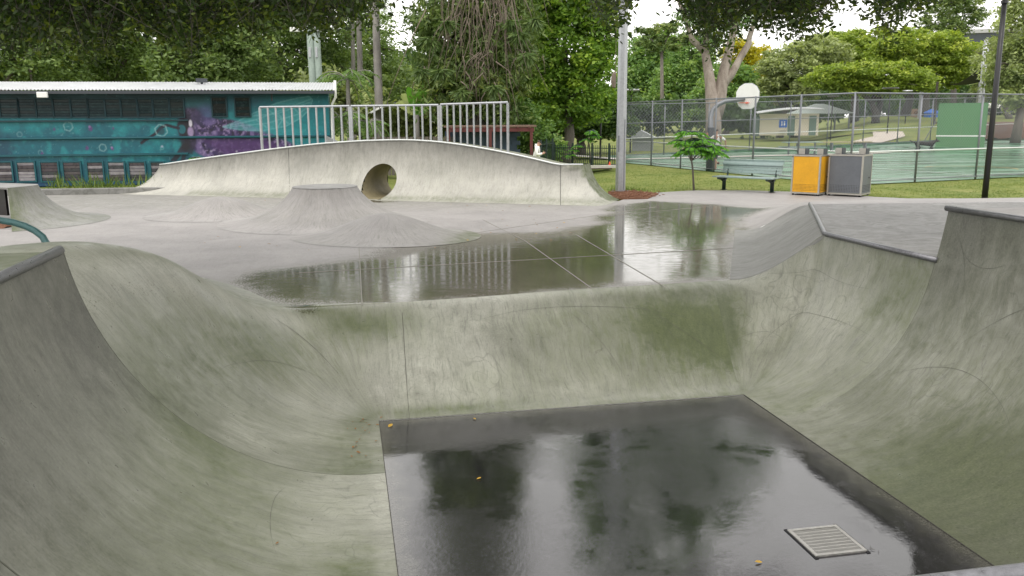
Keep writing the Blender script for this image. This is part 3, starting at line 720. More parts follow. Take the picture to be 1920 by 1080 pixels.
# perimeter stations: left side (back to front), front, right side (front to back)
st = []
for f in np.linspace(1, 0, 12): st.append(((aa[0] - 1.75, TR + DEP * f - .25 * (1 - f)), (aa[0], TR + DEP * f, za[0])))
for f in np.linspace(0, 1, 10)[1:-1]:
    th = math.pi + f * math.pi / 2
    st.append(((aa[0] + 1.75 * math.cos(th), TR + 1.35 * math.sin(th)), (aa[0], TR, za[0])))
for a_, z_ in zip(aa, za): st.append(((a_, 0.0), (a_, TR, z_)))
st.append(((aa[-1] + .35, -.02), (aa[-1], TR, za[-1])))
for f in np.linspace(0, 1, 12): st.append(((aa[-1] + .35 + 1.25 * min(1, .8 + f), -.02 + (TR + DEP) * f + .0), (aa[-1] + .62 * min(1, 8 * f), TR + DEP * f, za[-1])))
npf = 18; vs = []; fs = []
for (bx, by), (tx, ty, tz) in st:
    for k in range(npf):
        h = math.sin(k / (npf - 1) * R(72)) / math.sin(R(72)); w = (1 - math.cos(k / (npf - 1) * R(72))) / (1 - math.cos(R(72)))
        vs.append((bx + (tx - bx) * h, by + (ty - by) * h, .004 + (tz - .004) * w))
ns_ = len(st)
for i in range(ns_ - 1):
    for k in range(npf - 1): fs.append((i * npf + k, (i + 1) * npf + k, (i + 1) * npf + k + 1, i * npf + k + 1))
mb = MB(); mb.add(vs, fs)
# deck, back wall and underside close it
topi = [i * npf + npf - 1 for i in range(ns_)]; boti = [i * npf for i in range(ns_)]
base = len(mb.v)
backtop = [(a_, TR + DEP, z_ - .02) for a_, z_ in zip(aa, za)]
backbot = [(a_, TR + DEP, -.05) for a_ in aa]
mb.add(backtop + backbot, [])
ftop = [20 + i for i in range(na)]   # station index of front stations
for i in range(na - 1):
    a0, a1 = topi[ftop[i]], topi[ftop[i + 1]]
    mb.f.append((a0, a1, base + i + 1, base + i)); mb.f.append((base + i, base + i + 1, base + na + i + 1, base + na + i))
me = mb.mesh('ramp_body')
bm = bmesh.new(); bm.from_mesh(me); bmesh.ops.remove_doubles(bm, verts=bm.verts, dist=.0008); bmesh.ops.recalc_face_normals(bm, faces=bm.faces); bm.to_mesh(me); bm.free()
# round tunnel: cut the curved face open where the pipe meets it
tc = toramp(709, 338, .75); TRAD = .55; tx = tc.x + .0; tz = .47; vd_ = Minv.to_3x3() @ ray(709, 338); SKEW = vd_.x / vd_.y + .50
bm = bmesh.new(); bm.from_mesh(me)
sub = [f for f in bm.faces if abs(f.calc_center_median().x - tx) < 1.4]
bmesh.ops.subdivide_edges(bm, edges=list({e for f in sub for e in f.edges}), cuts=4, use_grid_fill=True)
def axis_d(p):
    return math.hypot(p.x - (tx + SKEW * (p.y - .75)), p.z - tz)
dele = [f for f in bm.faces if axis_d(f.calc_center_median()) < TRAD and f.calc_center_median().z > .02]
bmesh.ops.delete(bm, geom=dele, context='FACES')
for v_ in bm.verts:
    d_ = axis_d(v_.co)
    if v_.is_boundary and abs(d_ - TRAD) < .16 and v_.co.z > .02:
        cx = tx + SKEW * (v_.co.y - .75); s_ = TRAD / max(d_, 1e-4)
        v_.co.x = cx + (v_.co.x - cx) * s_; v_.co.z = max(.006, tz + (v_.co.z - tz) * s_)
bm.to_mesh(me); bm.free(); me.shade_smooth()
nv = len(me.vertices); cov = np.empty(nv * 3, dtype=np.float32); me.vertices.foreach_get('co', cov); cov = cov.reshape(-1, 3)
nb = fbm(cov * 1.1, 3, 61) - .5
ztop_at = np.interp(cov[:, 0], aa, za)
set_attr(me, 'moss_glint', np.clip(.05 + .30 * nb + .40 * np.exp(-((cov[:, 2] - .06) / .08) ** 2) * (cov[:, 0] > 1) + .85 * (cov[:, 1] > TR + .06), 0, 1))
set_attr(me, 'grime_shade', np.clip(.02 + .20 * nb + .85 * np.clip((cov[:, 2] / np.maximum(ztop_at, .2) - .34) / .66, 0, 1) ** 1.2 * (cov[:, 2] < ztop_at + .1) * (cov[:, 1] < TR + .1), 0, 1))  # upper stains, plus the steep face's weaker skylight painted as darkening
set_attr(me, 'wet', np.zeros(nv))
uvl = me.uv_layers.new(name='UVMap'); li = np.empty(len(me.loops), dtype=np.int32); me.loops.foreach_get('vertex_index', li)
uvl.data.foreach_set('uv', np.c_[cov[li, 0], cov[li, 1] * .6 + cov[li, 2]].astype(np.float32).ravel())
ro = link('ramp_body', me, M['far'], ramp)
ro.data.set_sharp_from_angle(angle=R(38)) if hasattr(ro.data, 'set_sharp_from_angle') else None
tm = MB(); n_ = 28
for yy in (.0,):
    rg = []
    for b_ in np.linspace(.0, TR + DEP + .02, 60):
        rg.append([(tx + SKEW * (b_ - .75) + TRAD * math.cos(2 * math.pi * k / n_), b_, tz + TRAD * math.sin(2 * math.pi * k / n_)) for k in range(n_)])
    # keep only the part of the pipe inside the ramp body
    prof = lambda b_: (0 if b_ > TR else 1)
    vs = [p for r_ in rg for p in r_]; fs = []
    hq = [math.sin(k / 40 * R(72)) / math.sin(R(72)) * TR for k in range(41)]; zt = float(np.interp(tx, aa, za)); wq = [(1 - math.cos(k / 40 * R(72))) / (1 - math.cos(R(72))) * zt for k in range(41)]
    def surf(b_): return zt if b_ >= TR else float(np.interp(b_, hq, wq))
    vs2 = [(p[0], p[1], max(.008, p[2])) for p in vs]
    for i in range(59):
        for k in range(n_):
            q = (i * n_ + k, i * n_ + (k + 1) % n_, (i + 1) * n_ + (k + 1) % n_, (i + 1) * n_ + k)
            if all(vs2[j_][2] <= surf(vs2[j_][1]) + .03 for j_ in q): fs.append(q)
    tm.add(vs2, fs)
tun = tm.build('tunnel_lining', concrete('tunnel_concrete', (.36, .29, .17), (.20, .17, .10), streak=.4), ramp, True)
for k_, v_ in (('moss_glint', .25), ('grime_shade', .1), ('wet', 0)): set_attr(tun.data, k_, np.full(len(tun.data.vertices), v_))
tun['label'] = 'ochre stained inside of the round tunnel'
MB().tube([(a_, TR - .01, z_ + .012) for a_, z_ in zip(aa[::3], za[::3])] + [(aa[-1], TR, za[-1] + .012), (aa[-1] + .62, TR + .2, za[-1] + .012)], .026, 8).build('coping', M['rail_light'], ramp, True)
cj = [(aa[-1] + .35, -.02), (aa[-1], TR, za[-1])]
MB().tube([(aa[-1] + .35 * (1 - math.sin(k / 17 * R(72)) / math.sin(R(72))), TR * math.sin(k / 17 * R(72)) / math.sin(R(72)) - .02, .006 + za[-1] * (1 - math.cos(k / 17 * R(72))) / (1 - math.cos(R(72)))) for k in range(18)], .006, 5).build('pour_joint', M['dark'], ramp)
a_ = toramp(541, 283, TR).x; ab_ = toramp(542, 365, .02).x
zq = float(np.interp(a_, aa, za))
MB().tube([(ab_ + (a_ - ab_) * math.sin(k / 17 * R(72)) / math.sin(R(72)), TR * math.sin(k / 17 * R(72)) / math.sin(R(72)) - .002, .002 + zq * (1 - math.cos(k / 17 * R(72))) / (1 - math.cos(R(72)))) for k in range(18)], .006, 5).build('pour_joint', M['dark'], ramp)
# railing: three welded panels of vertical bars
rail = empty('railing', rampL, ang, 'galvanised steel railing with vertical bars on top of the arched ramp', 'railing')
RB = TR + .30
def zdeck(a_): return float(np.interp(a_, aa, za))
def rp(px, py, b): return toramp(px, py, b)
segs = [((487, 201), (655, 199), RB, RB, 11), ((658, 199), (822, 197), RB, RB, 11), ((826, 196), (952, 192), RB, RB - .22, 10)]
for (p0, p1, b0, b1, nbar) in segs:
    A = rp(*p0, b0); Bq = rp(*p1, b1)
    d = Bq - A
    MB().tube([A, Bq], .034, 4).build('top_rail', M['galv'], rail)
    for k in range(nbar + 1):
        f = k / nbar; q = A.lerp(Bq, f); zb = zdeck(q.x) - .03; end = k in (0, nbar)
        r_ = .034 if end else .024
        MB().box(q.x, q.y, (q.z + zb) / 2 - .01, r_ * 1.9, r_ * 1.9, q.z - zb).build('post' if end else 'bar', M['galv'], rail)

# ------------------------------------------------------------------ obstacles on the flat
def polar(name, label, cat, c, prof, nth=96, th0=0, th1=2 * math.pi, sx=1.0, sy=1.0, rz=0, mossf=None, mat=None):
    """prof(theta)-> arrays r, z"""
    o_ = empty(name, (c[0], c[1], 0), rz, label, cat)
    P = []
    for th in np.linspace(th0, th1, nth):
        r_, z_ = prof(th); P.append(np.c_[r_ * math.cos(th) * sx, r_ * math.sin(th) * sy, z_])
    P = np.array(P)
    nb = fbm(P.reshape(-1, 3) * 1.5, 3, 77).reshape(P.shape[:2]) - .5
    fz = sstep(.02, .2, P[..., 2])
    ms = (.06 + .2 * nb) * fz if mossf is None else mossf(P, nb)
    me = grid_mesh('concrete_body', P, {'moss_glint': ms, 'grime_shade': np.clip(.05 + .3 * nb + .34 * sstep(.25, .75, P[..., 2]), 0, 1) * fz, 'wet': np.zeros(P.shape[:2])}, flip=True)
    link('concrete_body', me, mat or M['mound'], o_)
    return o_
M['mound'] = concrete('mound_concrete', (.365, .347, .338), (.245, .233, .228), streak=.5, crack=.4)
def bell(Rr, H, n=26):
    r_ = np.linspace(0, Rr, n); x = r_ / Rr
    return r_, H * (1 - sstep(0, 1, x)) ** 1.2 + .005
c = at_z(603, 420, 0); c = Vector((c.x, c.y + .55, 0)); cv = c
ZV = .80
def vol(th):
    q = np.linspace(0, 1, 22); r_ = 2.45 - (2.45 - .74) * np.sin(q * R(68)) / math.sin(R(68)); z_ = .005 + ZV * (1 - np.cos(q * R(68))) / (1 - math.cos(R(68)))
    return r_, z_
vo = polar('volcano_obstacle', 'round concrete volcano with a flat top standing on the pale flat', 'volcano', c, vol, mat=M['mound'])
MB().prism([(.745 * math.cos(a), .745 * math.sin(a)) for a in np.linspace(0, 2 * math.pi, 49)[:-1]], ZV - .01, ZV + .022).build('flat_top', M['deck'], vo)
for o_ in vo.children:
    if o_.name.startswith('flat_top'):
        for k_, v_ in (('moss_glint', 0), ('grime_shade', .1), ('wet', 0)): set_attr(o_.data, k_, np.full(len(o_.data.vertices), v_))
c = at_z(724, 443, 0)
polar('concrete_mound', 'low rounded concrete mound in front of the volcano, to its right', 'mound', c, lambda th: bell(1.75, .47), rz=R(-10), sx=1.12, sy=.9,
      mossf=lambda P, nb: np.clip(.05 + .2 * nb + .7 * np.exp(-((P[..., 0] - 1.75) / .35) ** 2), 0, 1))
c = at_z(415, 404, 0)
polar('concrete_mound', 'small isolated concrete bump left of the volcano', 'mound', c, lambda th: bell(1.7, .47), rz=R(5), sx=1.1, sy=.85)
# left half-volcano with a cut black side
c = at_z(22, 416, 0); c = Vector((c.x, c.y, 0))
ZH = .84
def halfv(th):
    q = np.linspace(0, 1, 24); k = 1.0
    rb, rt = 2.15, .50 + .22 * math.sin(th) ** 2
    r_ = rb - (rb - rt) * np.sin(q * R(76)) / math.sin(R(76)); z_ = .005 + ZH * (1 - np.cos(q * R(76))) / (1 - math.cos(R(76)))
    return r_, z_
hv = polar('corner_obstacle', 'tall half round concrete transition with a black cut side at the left edge', 'skate obstacle', c, halfv, 60, R(-44), R(95), rz=R(-16),
           mat=M['deck'], mossf=lambda P, nb: np.clip(.25 + .4 * nb + .6 * sstep(.8, .0, P[..., 0] + P[..., 1]) , 0, 1))
tp = [(halfv(th)[0][-1] * math.cos(th), halfv(th)[0][-1] * math.sin(th)) for th in np.linspace(R(-44), R(95), 40)]
o_ = MB().prism(tp + [(-2.2, .95), (-2.6, -.2)], ZH - .03, ZH + .012).build('flat_top', M['deck'], hv)
for k_, v_ in (('moss_glint', 0), ('grime_shade', .05), ('wet', 0)): set_attr(o_.data, k_, np.full(len(o_.data.vertices), v_))
MB().box(-1.12, -.05, .50, 2.75, .06, .62, R(-10)).build('black_side', M['black'], hv)
# side wall below the cut (profile polygon)
r_, z_ = halfv(R(-44)); cs, sn = math.cos(R(-44)), math.sin(R(-44))
pv = [(a * cs, a * sn, b) for a, b in zip(r_, z_)] + [(a * cs, a * sn, 0) for a in (r_[-1],)]
o_ = MB().add(pv + [(0, 0, ZH), (0, 0, 0)], [tuple(range(len(pv) + 2))]).build('cut_face', M['deck'], hv)
for k_, v_ in (('moss_glint', .6), ('grime_shade', .3), ('wet', 0)): set_attr(o_.data, k_, np.full(len(o_.data.vertices), v_))
b_ = at_z(-20, 425, 0)
me = grid_mesh('mulch_bed', np.array([[(x, y, .03 + .05 * math.sin(x * 9 + y * 5) * math.cos(y * 7)) for y in np.linspace(b_.y - .7, b_.y + 1.1, 20)] for x in np.linspace(b_.x - 2.6, b_.x + .55, 26)]))
tag(link('mulch_bed', me, M['mulch']), kind='structure')
# teal bent rail rising behind the hump
tr_ = empty('bent_rail', at_z(80, 470, 0), 0, 'thick teal painted bent rail end beside the left hump', 'rail')
e = at_z(80, 470, 0); pts = []
for px, py, d_ in ((-260, 411, 10.6), (-120, 410, 10.6), (-40, 411, 10.6), (0, 413, 10.6), (25, 417, 10.6), (48, 424, 10.6), (66, 433, 10.6), (80, 444, 10.6), (88, 458, 10.6), (92, 480, 10.6)):
    pts.append(at_d(px, py, d_) - e)
pts.append(Vector((pts[-1].x + .01, pts[-1].y, .0)))
MB().tube(pts, .042, 14).build('rail_pipe', M['teal_pipe'], tr_, True)
# low kerb behind the flat, in front of the hall
a, b_ = at_z(70, 367, 0), at_z(330, 363, 0)
kb = MB(); d = b_ - a
kb.box(0, 0, .09, d.length + 4, .28, .2, 0)
o_ = kb.build('garden_kerb', M['deck'], None, bevel=.02); o_.location = (a + b_) / 2 + Vector((-1.2, .2, 0)); o_.rotation_euler = (0, 0, math.atan2(d.y, d.x))
for k_, v_ in (('moss_glint', .12), ('grime_shade', .15), ('wet', 0)): set_attr(o_.data, k_, np.full(len(o_.data.vertices), v_))
tag(o_, 'low concrete garden kerb along the left back edge of the flat', 'kerb')
# ------------------------------------------------------------------ ground / lawn
def terrain(x, y):
    x = np.asarray(x, float); y = np.asarray(y, float)
    right = sstep(.335, .43, x / np.maximum(y, 1.0))
    z = -.03 + right * (2.4 * sstep(56, 120, y + .25 * x)) + .0
    z = z + (.02 * np.sin(x * .9) * np.cos(y * .7)) * sstep(30, 40, y) * 0
    z = z - .32 * sstep(31, 35, y) * sstep(6, 2, x) * sstep(-9, -4, x)
    return z
hole_uv = [p for p in loop if True]
hw = [uvw(a, b, 0) for a, b in loop]
hole = [(p.x, p.y) for p in hw[[i for i, p in enumerate(loop) if p == (27, 12)][0]:]]
hole = hole + [(-22, 7.5), (-24, -8), (27, -8), (30, 8)]
hc = np.array((1.0, 12.0)); nang = 360; hp = np.asarray(hole)
def ray_r(th):
    d = np.array((math.cos(th), math.sin(th))); best = 0
    for i in range(len(hp)):
        a = hp[i] - hc; b = hp[(i + 1) % len(hp)] - hc; e = b - a
        den = d[0] * e[1] - d[1] * e[0]
        if abs(den) < 1e-9: continue
        t_ = (a[0] * e[1] - a[1] * e[0]) / den; s_ = (a[0] * d[1] - a[1] * d[0]) / den
        if t_ > 0 and -1e-6 <= s_ <= 1 + 1e-6: best = max(best, t_)
    return best
ths = np.linspace(0, 2 * math.pi, nang + 1)
r0 = np.array([ray_r(t_) for t_ in ths]); r0 = np.where(r0 < 1, 14, r0) - .18
P = np.empty((nang + 1, 70, 3))
for k in range(70):
    f = (k / 69) ** 2.2
    r_ = r0 + (700 - r0) * f
    P[:, k, 0] = hc[0] + r_ * np.cos(ths); P[:, k, 1] = hc[1] + r_ * np.sin(ths)
P[..., 2] = terrain(P[..., 0], P[..., 1])
P[:, 0, 2] -= 0.0
me = grid_mesh('lawn', P, None, flip=True)
t = NT('lawn_grass'); co = t.co()
n1 = t.noise(co, .35, 4, .6); n2 = t.noise(co, 2.5, 5, .65); n3 = t.noise(co, 30, 4, .7)
f = t.m('ADD', t.m('MULTIPLY', n1, .35), t.m('ADD', t.m('MULTIPLY', n2, .35), t.m('MULTIPLY', n3, .3)))
c = t.ramp(f, [(.36, (.14, .115, .06)), (.39, (.065, .10, .022)), (.46, (.135, .175, .038)), (.57, (.22, .23, .07)), (.70, (.33, .29, .15))])
t.bsdf(c, .9, 0, t.bump(n3, .7, .04), spec=.2); M['lawn'] = t.mat
tag(link('lawn', me, M['lawn']), kind='structure')

def gz(x, y): return float(terrain(x, y))
# ------------------------------------------------------------------ sports court
C0 = at_z(1592, 347, 0); CA = at_z(1172, 305, 0); CBp = at_z(1920, 331, 0)
dB = (CBp - C0).normalized(); CB = C0 + dB * 19
FARC = Vector((43, 70, 0))
court = [C0, CB, FARC, CA + Vector((.0, 9.0, 0)), CA]
t = NT('court_surface'); co = t.co()
n1 = t.noise(t.map(co, (.12, 1.1, 1)), 1.0, 5, .62); n2 = t.noise(co, 1.5, 5, .6); n3 = t.noise(co, 60, 3, .6)
wf = t.rng(t.m('ADD', t.m('MULTIPLY', n1, .8), t.m('MULTIPLY', n2, .2)), .43, .56, 0, 1, True)
c = t.mix(wf, t.ramp(n2, [(.3, (.085, .20, .115)), (.7, (.135, .26, .16))]), (.035, .105, .058))
t.bsdf(c, t.mixf(wf, .5, .18), 0, t.bump(n3, .1, .003), ior=1.38)
M['court'] = t.mat
cx = [(p.x, p.y) for p in court]
gx_, gy_ = np.meshgrid(np.arange(3, 46, 1.5), np.arange(28, 72, 1.5)); gp = np.c_[gx_.ravel(), gy_.ravel()]; gp = gp[in_poly(gp[:, 0], gp[:, 1], cx)]
V2, F2 = cdt_mesh('court', cx, gp)
me = bpy.data.meshes.new('court'); me.from_pydata([(a, b, max(.0, gz(a, b) + .03)) for a, b in V2], [], F2); me.update()
if me.polygons[0].normal.z < 0: me.flip_normals()
tag(link('court_surface', me, M['court']), kind='structure')
def strip(mb, pts, w, z=None, dz=.008):
    for i in range(len(pts) - 1):
        a = Vector(pts[i]); b = Vector(pts[i + 1]); d = b - a; c_ = (a + b) / 2
        zz_ = (max(0, gz(c_.x, c_.y) + .03) if z is None else z) + dz
        n_ = Vector((-d.y, d.x, 0)).normalized() * w / 2
        za_ = max(0, gz(a.x, a.y) + .03) + dz if z is None else z + dz; zb_ = max(0, gz(b.x, b.y) + .03) + dz if z is None else z + dz
        mb.add([(a.x - n_.x, a.y - n_.y, za_), (b.x - n_.x, b.y - n_.y, zb_), (b.x + n_.x, b.y + n_.y, zb_), (a.x + n_.x, a.y + n_.y, za_)], [(0, 1, 2, 3)])
lm = MB()
dA = (CA - C0).normalized()
def cp(a, b): return C0 + dB * a + dA * b
strip(lm, [cp(1.2, 1.5), cp(18, 1.5)], .07); strip(lm, [cp(1.2, 1.5), cp(1.2, 16)], .07); strip(lm, [cp(1.2, 9), cp(20, 9)], .07); strip(lm, [cp(8, 1.5), cp(8, 20)], .07); strip(lm, [cp(3, 14), cp(24, 14)], .07)
tag(lm.build('court_marking', M['white']), kind='structure')
ly = MB(); cc = cp(11.5, 4.6)
strip(ly, [cc + Vector((1.9 * math.cos(a), 1.9 * math.sin(a), 0)) for a in np.linspace(-.5, 2.4, 18)], .07, dz=.012)
strip(ly, [cp(2, 12), cp(6, 13.2)], .07, dz=.012)
tag(ly.build('court_marking', M['yellow']), kind='structure')
# concrete edge strip beyond court, lawn path
es = MB(); strip(es, [at_z(1030, 297, -.3) + Vector((0, 0, 0)), CA + Vector((.3, 3.4, 0)), CA + Vector((6, 5.5, 0)), Vector((24, 55, 0))], 1.0, dz=.03)
tag(es.build('path', paint('path_concrete', (.52, .49, .45), .8), None), kind='structure')

# ------------------------------------------------------------------ chain link fences
def wires(mb, a, b, z0, z1, sp=.13, w=.0055):
    d = b - a; L = d.length; d = d / L; H = z1 - z0; n_ = int((L + H) / sp)
    nn = Vector((-d.y, d.x, 0)) * w
    for s in (1, -1):
        for k in range(n_):
            x0 = k * sp - (H if s > 0 else 0); x1 = x0 + s * H
            if s < 0: x0, x1 = k * sp, k * sp - H
            za, zb = z0, z1
            # clip to 0..L
            def clipx(xa, ya, xb, yb, lim, lo):
                f_ = (lim - xa) / (xb - xa); return lim, ya + (yb - ya) * f_
            xa, xb = x0, x1
            if (xa < 0 and xb < 0) or (xa > L and xb > L): continue
            if xa < 0: xa, za = clipx(x0, z0, x1, z1, 0, 1)
            if xb < 0: xb, zb = clipx(x0, z0, x1, z1, 0, 1)
            if xa > L: xa, za = clipx(x0, z0, x1, z1, L, 1)
            if xb > L: xb, zb = clipx(x0, z0, x1, z1, L, 1)
            p = a + d * xa; q = a + d * xb; off = d * w
            b0 = len(mb.v)
            mb.v += [(p.x - off.x, p.y - off.y, za), (p.x + off.x, p.y + off.y, za), (p.x + nn.x, p.y + nn.y, za + w), (q.x - off.x, q.y - off.y, zb), (q.x + off.x, q.y + off.y, zb), (q.x + nn.x, q.y + nn.y, zb + w)]
            mb.f += [(b0, b0 + 1, b0 + 4, b0 + 3), (b0 + 1, b0 + 2, b0 + 5, b0 + 4), (b0 + 2, b0, b0 + 3, b0 + 5)]
M['wire'] = paint('fence_wire', (.20, .215, .24), .5, .4, .1)
def chain_fence(label, a, b, npost, H=3.13, zr=(1.13,), post_r=.038, sp=.13, wr=.0055, mids=True, skip0=False):
    root = empty('chain_link_fence', a, math.atan2((b - a).y, (b - a).x), label, 'fence')
    L = (b - a).length; A_ = Vector((0, 0, 0)); B_ = Vector((L, 0, 0)); dz = (b.z - a.z)
    pm = MB().tube([(0, 0, 0), (0, 0, H + .04)], post_r, 10).mesh('post', True)
    for k in range(npost):
        if skip0 and k == 0: continue
        o_ = link('post', pm, M['fencepost'], root); o_.location = (L * k / (npost - 1), 0, dz * k / (npost - 1))
    for z_ in (H,) + tuple(zr):
        MB().tube([(0, -.045, z_), (L, -.045, z_ + dz)], .028, 8).build('rail', M['rail_light'] if z_ < 2 else M['fencepost'], root, True)
    MB().tube([(0, -.02, .10), (L, -.02, .10 + dz)], .018, 6).build('bottom_rail', M['fencepost'], root)
    w_ = MB(); wires(w_, A_ + Vector((0, .045, 0)), B_ + Vector((0, .045, 0)), .10, H, sp, wr)
    o_ = w_.build('wire_mesh', M['wire'], root)
    if abs(dz) > .01:
        for v_ in o_.data.vertices: v_.co.z += dz * v_.co.x / L
    tag(o_, kind='stuff')
    return root
chain_fence('tall chain link fence along the court side behind the bench and sapling', C0, CA, 7, zr=(1.13,))
chain_fence('tall chain link fence along the front of the court behind the black lamp post', C0, CB, 7, zr=(1.13,), skip0=True)
F1 = Vector((CA.x + .4, CA.y + 6.5, 0.0)); F2_ = Vector((40, 68, gz(40, 68)))
chain_fence('distant chain link fence on the far side of the court', F1, F2_, 12, sp=.24, wr=.006, zr=(1.1, 2.0))

# ------------------------------------------------------------------ hall with mural
hallR = at_d(623, 349, 33.4); HALL = empty('mural_building', (hallR.x, hallR.y, -.03), PHI, 'low teal hall covered in a painted insect mural with louvre windows', 'hall')
HL = 16.5; HINV = Matrix.Rotation(-PHI, 4, 'Z') @ Matrix.Translation(-Vector((hallR.x, hallR.y, -.03)))
def hp_(px, py, b=0.0):
    o_ = HINV @ Vector((0, 0, CAM_H)); d_ = HINV.to_3x3() @ ray(px, py); t_ = (b - o_.y) / d_.y; return o_ + d_ * t_
ZG = hp_(400, 170).z
nx, nz = 560, 120
xs = np.linspace(-HL, 0, nx); zs_ = np.linspace(0, ZG, nz)
P = np.zeros((nx, nz, 3)); P[..., 0] = xs[:, None]; P[..., 2] = zs_[None]
# mural coordinates: mx in px-like units along the wall, my downwards
refx = np.array([hp_(x_, 230).x for x_ in range(-220, 660, 20)]); mx = np.interp(P[..., 0], refx, np.arange(-220, 660, 20))
z1, z2 = hp_(300, 180).z, hp_(300, 340).z
my = 180 + (P[..., 2] - z1) / (z2 - z1) * 160
def seg_d(pts):
    d_ = np.full(mx.shape, 1e9)
    for (x0, y0), (x1, y1) in zip(pts[:-1], pts[1:]):
        ex, ey = x1 - x0, y1 - y0; t_ = np.clip(((mx - x0) * ex + (my - y0) * ey) / (ex * ex + ey * ey + 1e-9), 0, 1)
        d_ = np.minimum(d_, np.hypot(mx - x0 - t_ * ex, my - y0 - t_ * ey))
    return d_
def polym(pts, soft=2.0):
    i_ = in_poly(mx.ravel(), my.ravel(), pts).reshape(mx.shape); d_ = seg_d(pts + [pts[0]])
    return sstep(-soft, soft, np.where(i_, d_, -d_))
def nz_(s, seed): return fbm(np.c_[(mx * s).ravel(), (my * s).ravel(), 0 * mx.ravel()], 4, seed).reshape(mx.shape)
C = np.zeros(mx.shape + (3,)); 
def lay(mask, c_):
    global C
    C = C * (1 - mask[..., None]) + np.array(c_) * mask[..., None]
n_a, n_b, n_c = nz_(.022, 3), nz_(.07, 4), nz_(.012, 9)
C[:] = (.006, .105, .145)
lay(sstep(.42, .68, n_a), (.008, .185, .215)); lay(sstep(.50, .72, n_b) * .6, (.02, .26, .28)); lay(sstep(.52, .70, n_c) * .75, (.008, .045, .085))
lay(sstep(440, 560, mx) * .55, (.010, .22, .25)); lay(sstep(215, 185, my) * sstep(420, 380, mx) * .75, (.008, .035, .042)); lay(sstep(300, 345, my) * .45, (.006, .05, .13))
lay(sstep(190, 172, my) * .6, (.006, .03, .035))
lay(sstep(.70, .80, nz_(.25, 15)) * .4, (.15, .35, .38))
body = [(333, 240), (338, 222), (350, 206), (368, 208), (382, 222), (402, 224), (425, 226), (445, 231), (475, 243), (505, 256), (532, 270), (545, 285), (520, 296), (460, 300), (410, 298), (378, 290), (350, 272), (338, 258)]
body = [(x - (0 if x < 360 else (x - 360) * -.10), 240 + (y - 240) * 1.12) for x, y in body]
lay(polym(body, 5), (.042, .024, .095)); bm_ = polym(body, 2)
lay(bm_ * sstep(.45, .62, nz_(.10, 21)) * .8, (.16, .115, .27)); lay(bm_ * sstep(.52, .64, nz_(.14, 22)) * .8, (.012, .008, .022)); lay(bm_ * sstep(.60, .68, nz_(.22, 25)) * .8, (.26, .19, .36))
lay(sstep(30, 8, np.hypot(mx - 385, (my - 215) * 1.1)) * .6, (.10, .08, .24)); lay(sstep(26, 10, np.hypot((mx - 362) * .9, my - 216)) * .7, (.028, .020, .05))
lay(polym([(378, 262), (430, 258), (490, 262), (540, 280), (500, 292), (420, 294)], 6) * .8, (.075, .028, .13))
lay(polym([(332, 232), (340, 216), (356, 212), (364, 240), (366, 268), (356, 290), (340, 284), (334, 258)], 3) * .85, (.016, .012, .028))
lay(sstep(17, 14, np.hypot((mx - 344) * 1.25, my - 240)), (.012, .010, .018)); lay(sstep(9.5, 7.5, np.hypot((mx - 340) * 1.2, my - 242)), (.012, .12, .15)); lay(sstep(5, 3, np.hypot((mx - 357) * 1.3, (my - 231) * .6)), (.68, .64, .74)); lay(sstep(7, 4, np.hypot((mx - 356), (my - 247) * .6)) * .8, (.40, .30, .50))
lay(sstep(3.4, 2.0, seg_d([(262, 267), (270, 261), (280, 256), (291, 249), (300, 239), (312, 234), (326, 238), (334, 240)])), (.014, .012, .026))
lay(sstep(5.5, 3.0, seg_d([(350, 266), (336, 280), (328, 292), (318, 302)])) * .9, (.02, .016, .03)); lay(sstep(4.5, 2.5, seg_d([(345, 272), (341, 290), (330, 318)])) * .8, (.02, .016, .03))
lay(sstep(14, 3, np.hypot(mx - 345, (my - 275))) * .9, (.012, .010, .016))
wing = [(418, 238), (445, 228), (478, 212), (520, 194), (560, 184), (582, 181), (588, 188), (582, 205), (565, 222), (535, 238), (490, 246), (450, 244)]
lay(polym(wing, 3) * .35, (.10, .40, .42))
for ln in (wing + [wing[0]], [(418, 238), (480, 225), (540, 203), (585, 186)], [(430, 238), (500, 232), (560, 215), (580, 200)], [(480, 225), (500, 240)], [(520, 212), (540, 232)], [(550, 200), (566, 218)], [(470, 218), (520, 214), (560, 200), (584, 192)], [(500, 204), (530, 225), (520, 240)]):
    lay(sstep(1.6, .7, seg_d(ln)) * .36, (.22, .50, .54))
wing2 = [(420, 240), (470, 246), (520, 256), (560, 268), (600, 262), (570, 245), (500, 238)]
lay(polym(wing2, 4) * .35, (.05, .36, .38))
def ngon(x, y, r_, n_=6, rot=.3): return [(x + r_ * math.cos(rot + 2 * math.pi * k / n_), y + r_ * math.sin(rot + 2 * math.pi * k / n_)) for k in range(n_ + 1)]
for x, y, r_, a_ in ((127, 235, 9, .8), (301, 244, 12, .95), (188, 275, 7, .7), (34, 249, 5, .4), (70, 283, 5, .35), (300, 277, 3, .3), (-60, 240, 9, .6), (-120, 270, 8, .6)):
    lay(sstep(1.5, .6, seg_d(ngon(x, y, r_))) * a_ * .5, (.36, .58, .60))
lay(sstep(8, 6, np.hypot(mx - 301, my - 245)) * .7, (.012, .03, .05))
for x, y, r_ in ((168, 239, 6), (100, 240, 3.5), (206, 277, 3.5), (158, 275, 5), (211, 239, 3), (72, 284, 4)):
    lay(polym([(x, y - r_), (x + r_ * .8, y - r_ * .1), (x + r_ * .4, y + r_), (x - r_ * .7, y + r_ * .5)], .8), (.085, .05, .16)); 
for x, y in ((167, 236), (205, 275)): lay(sstep(3, 1.2, np.hypot(mx - x, my - y)) * .7, (.34, .18, .42))
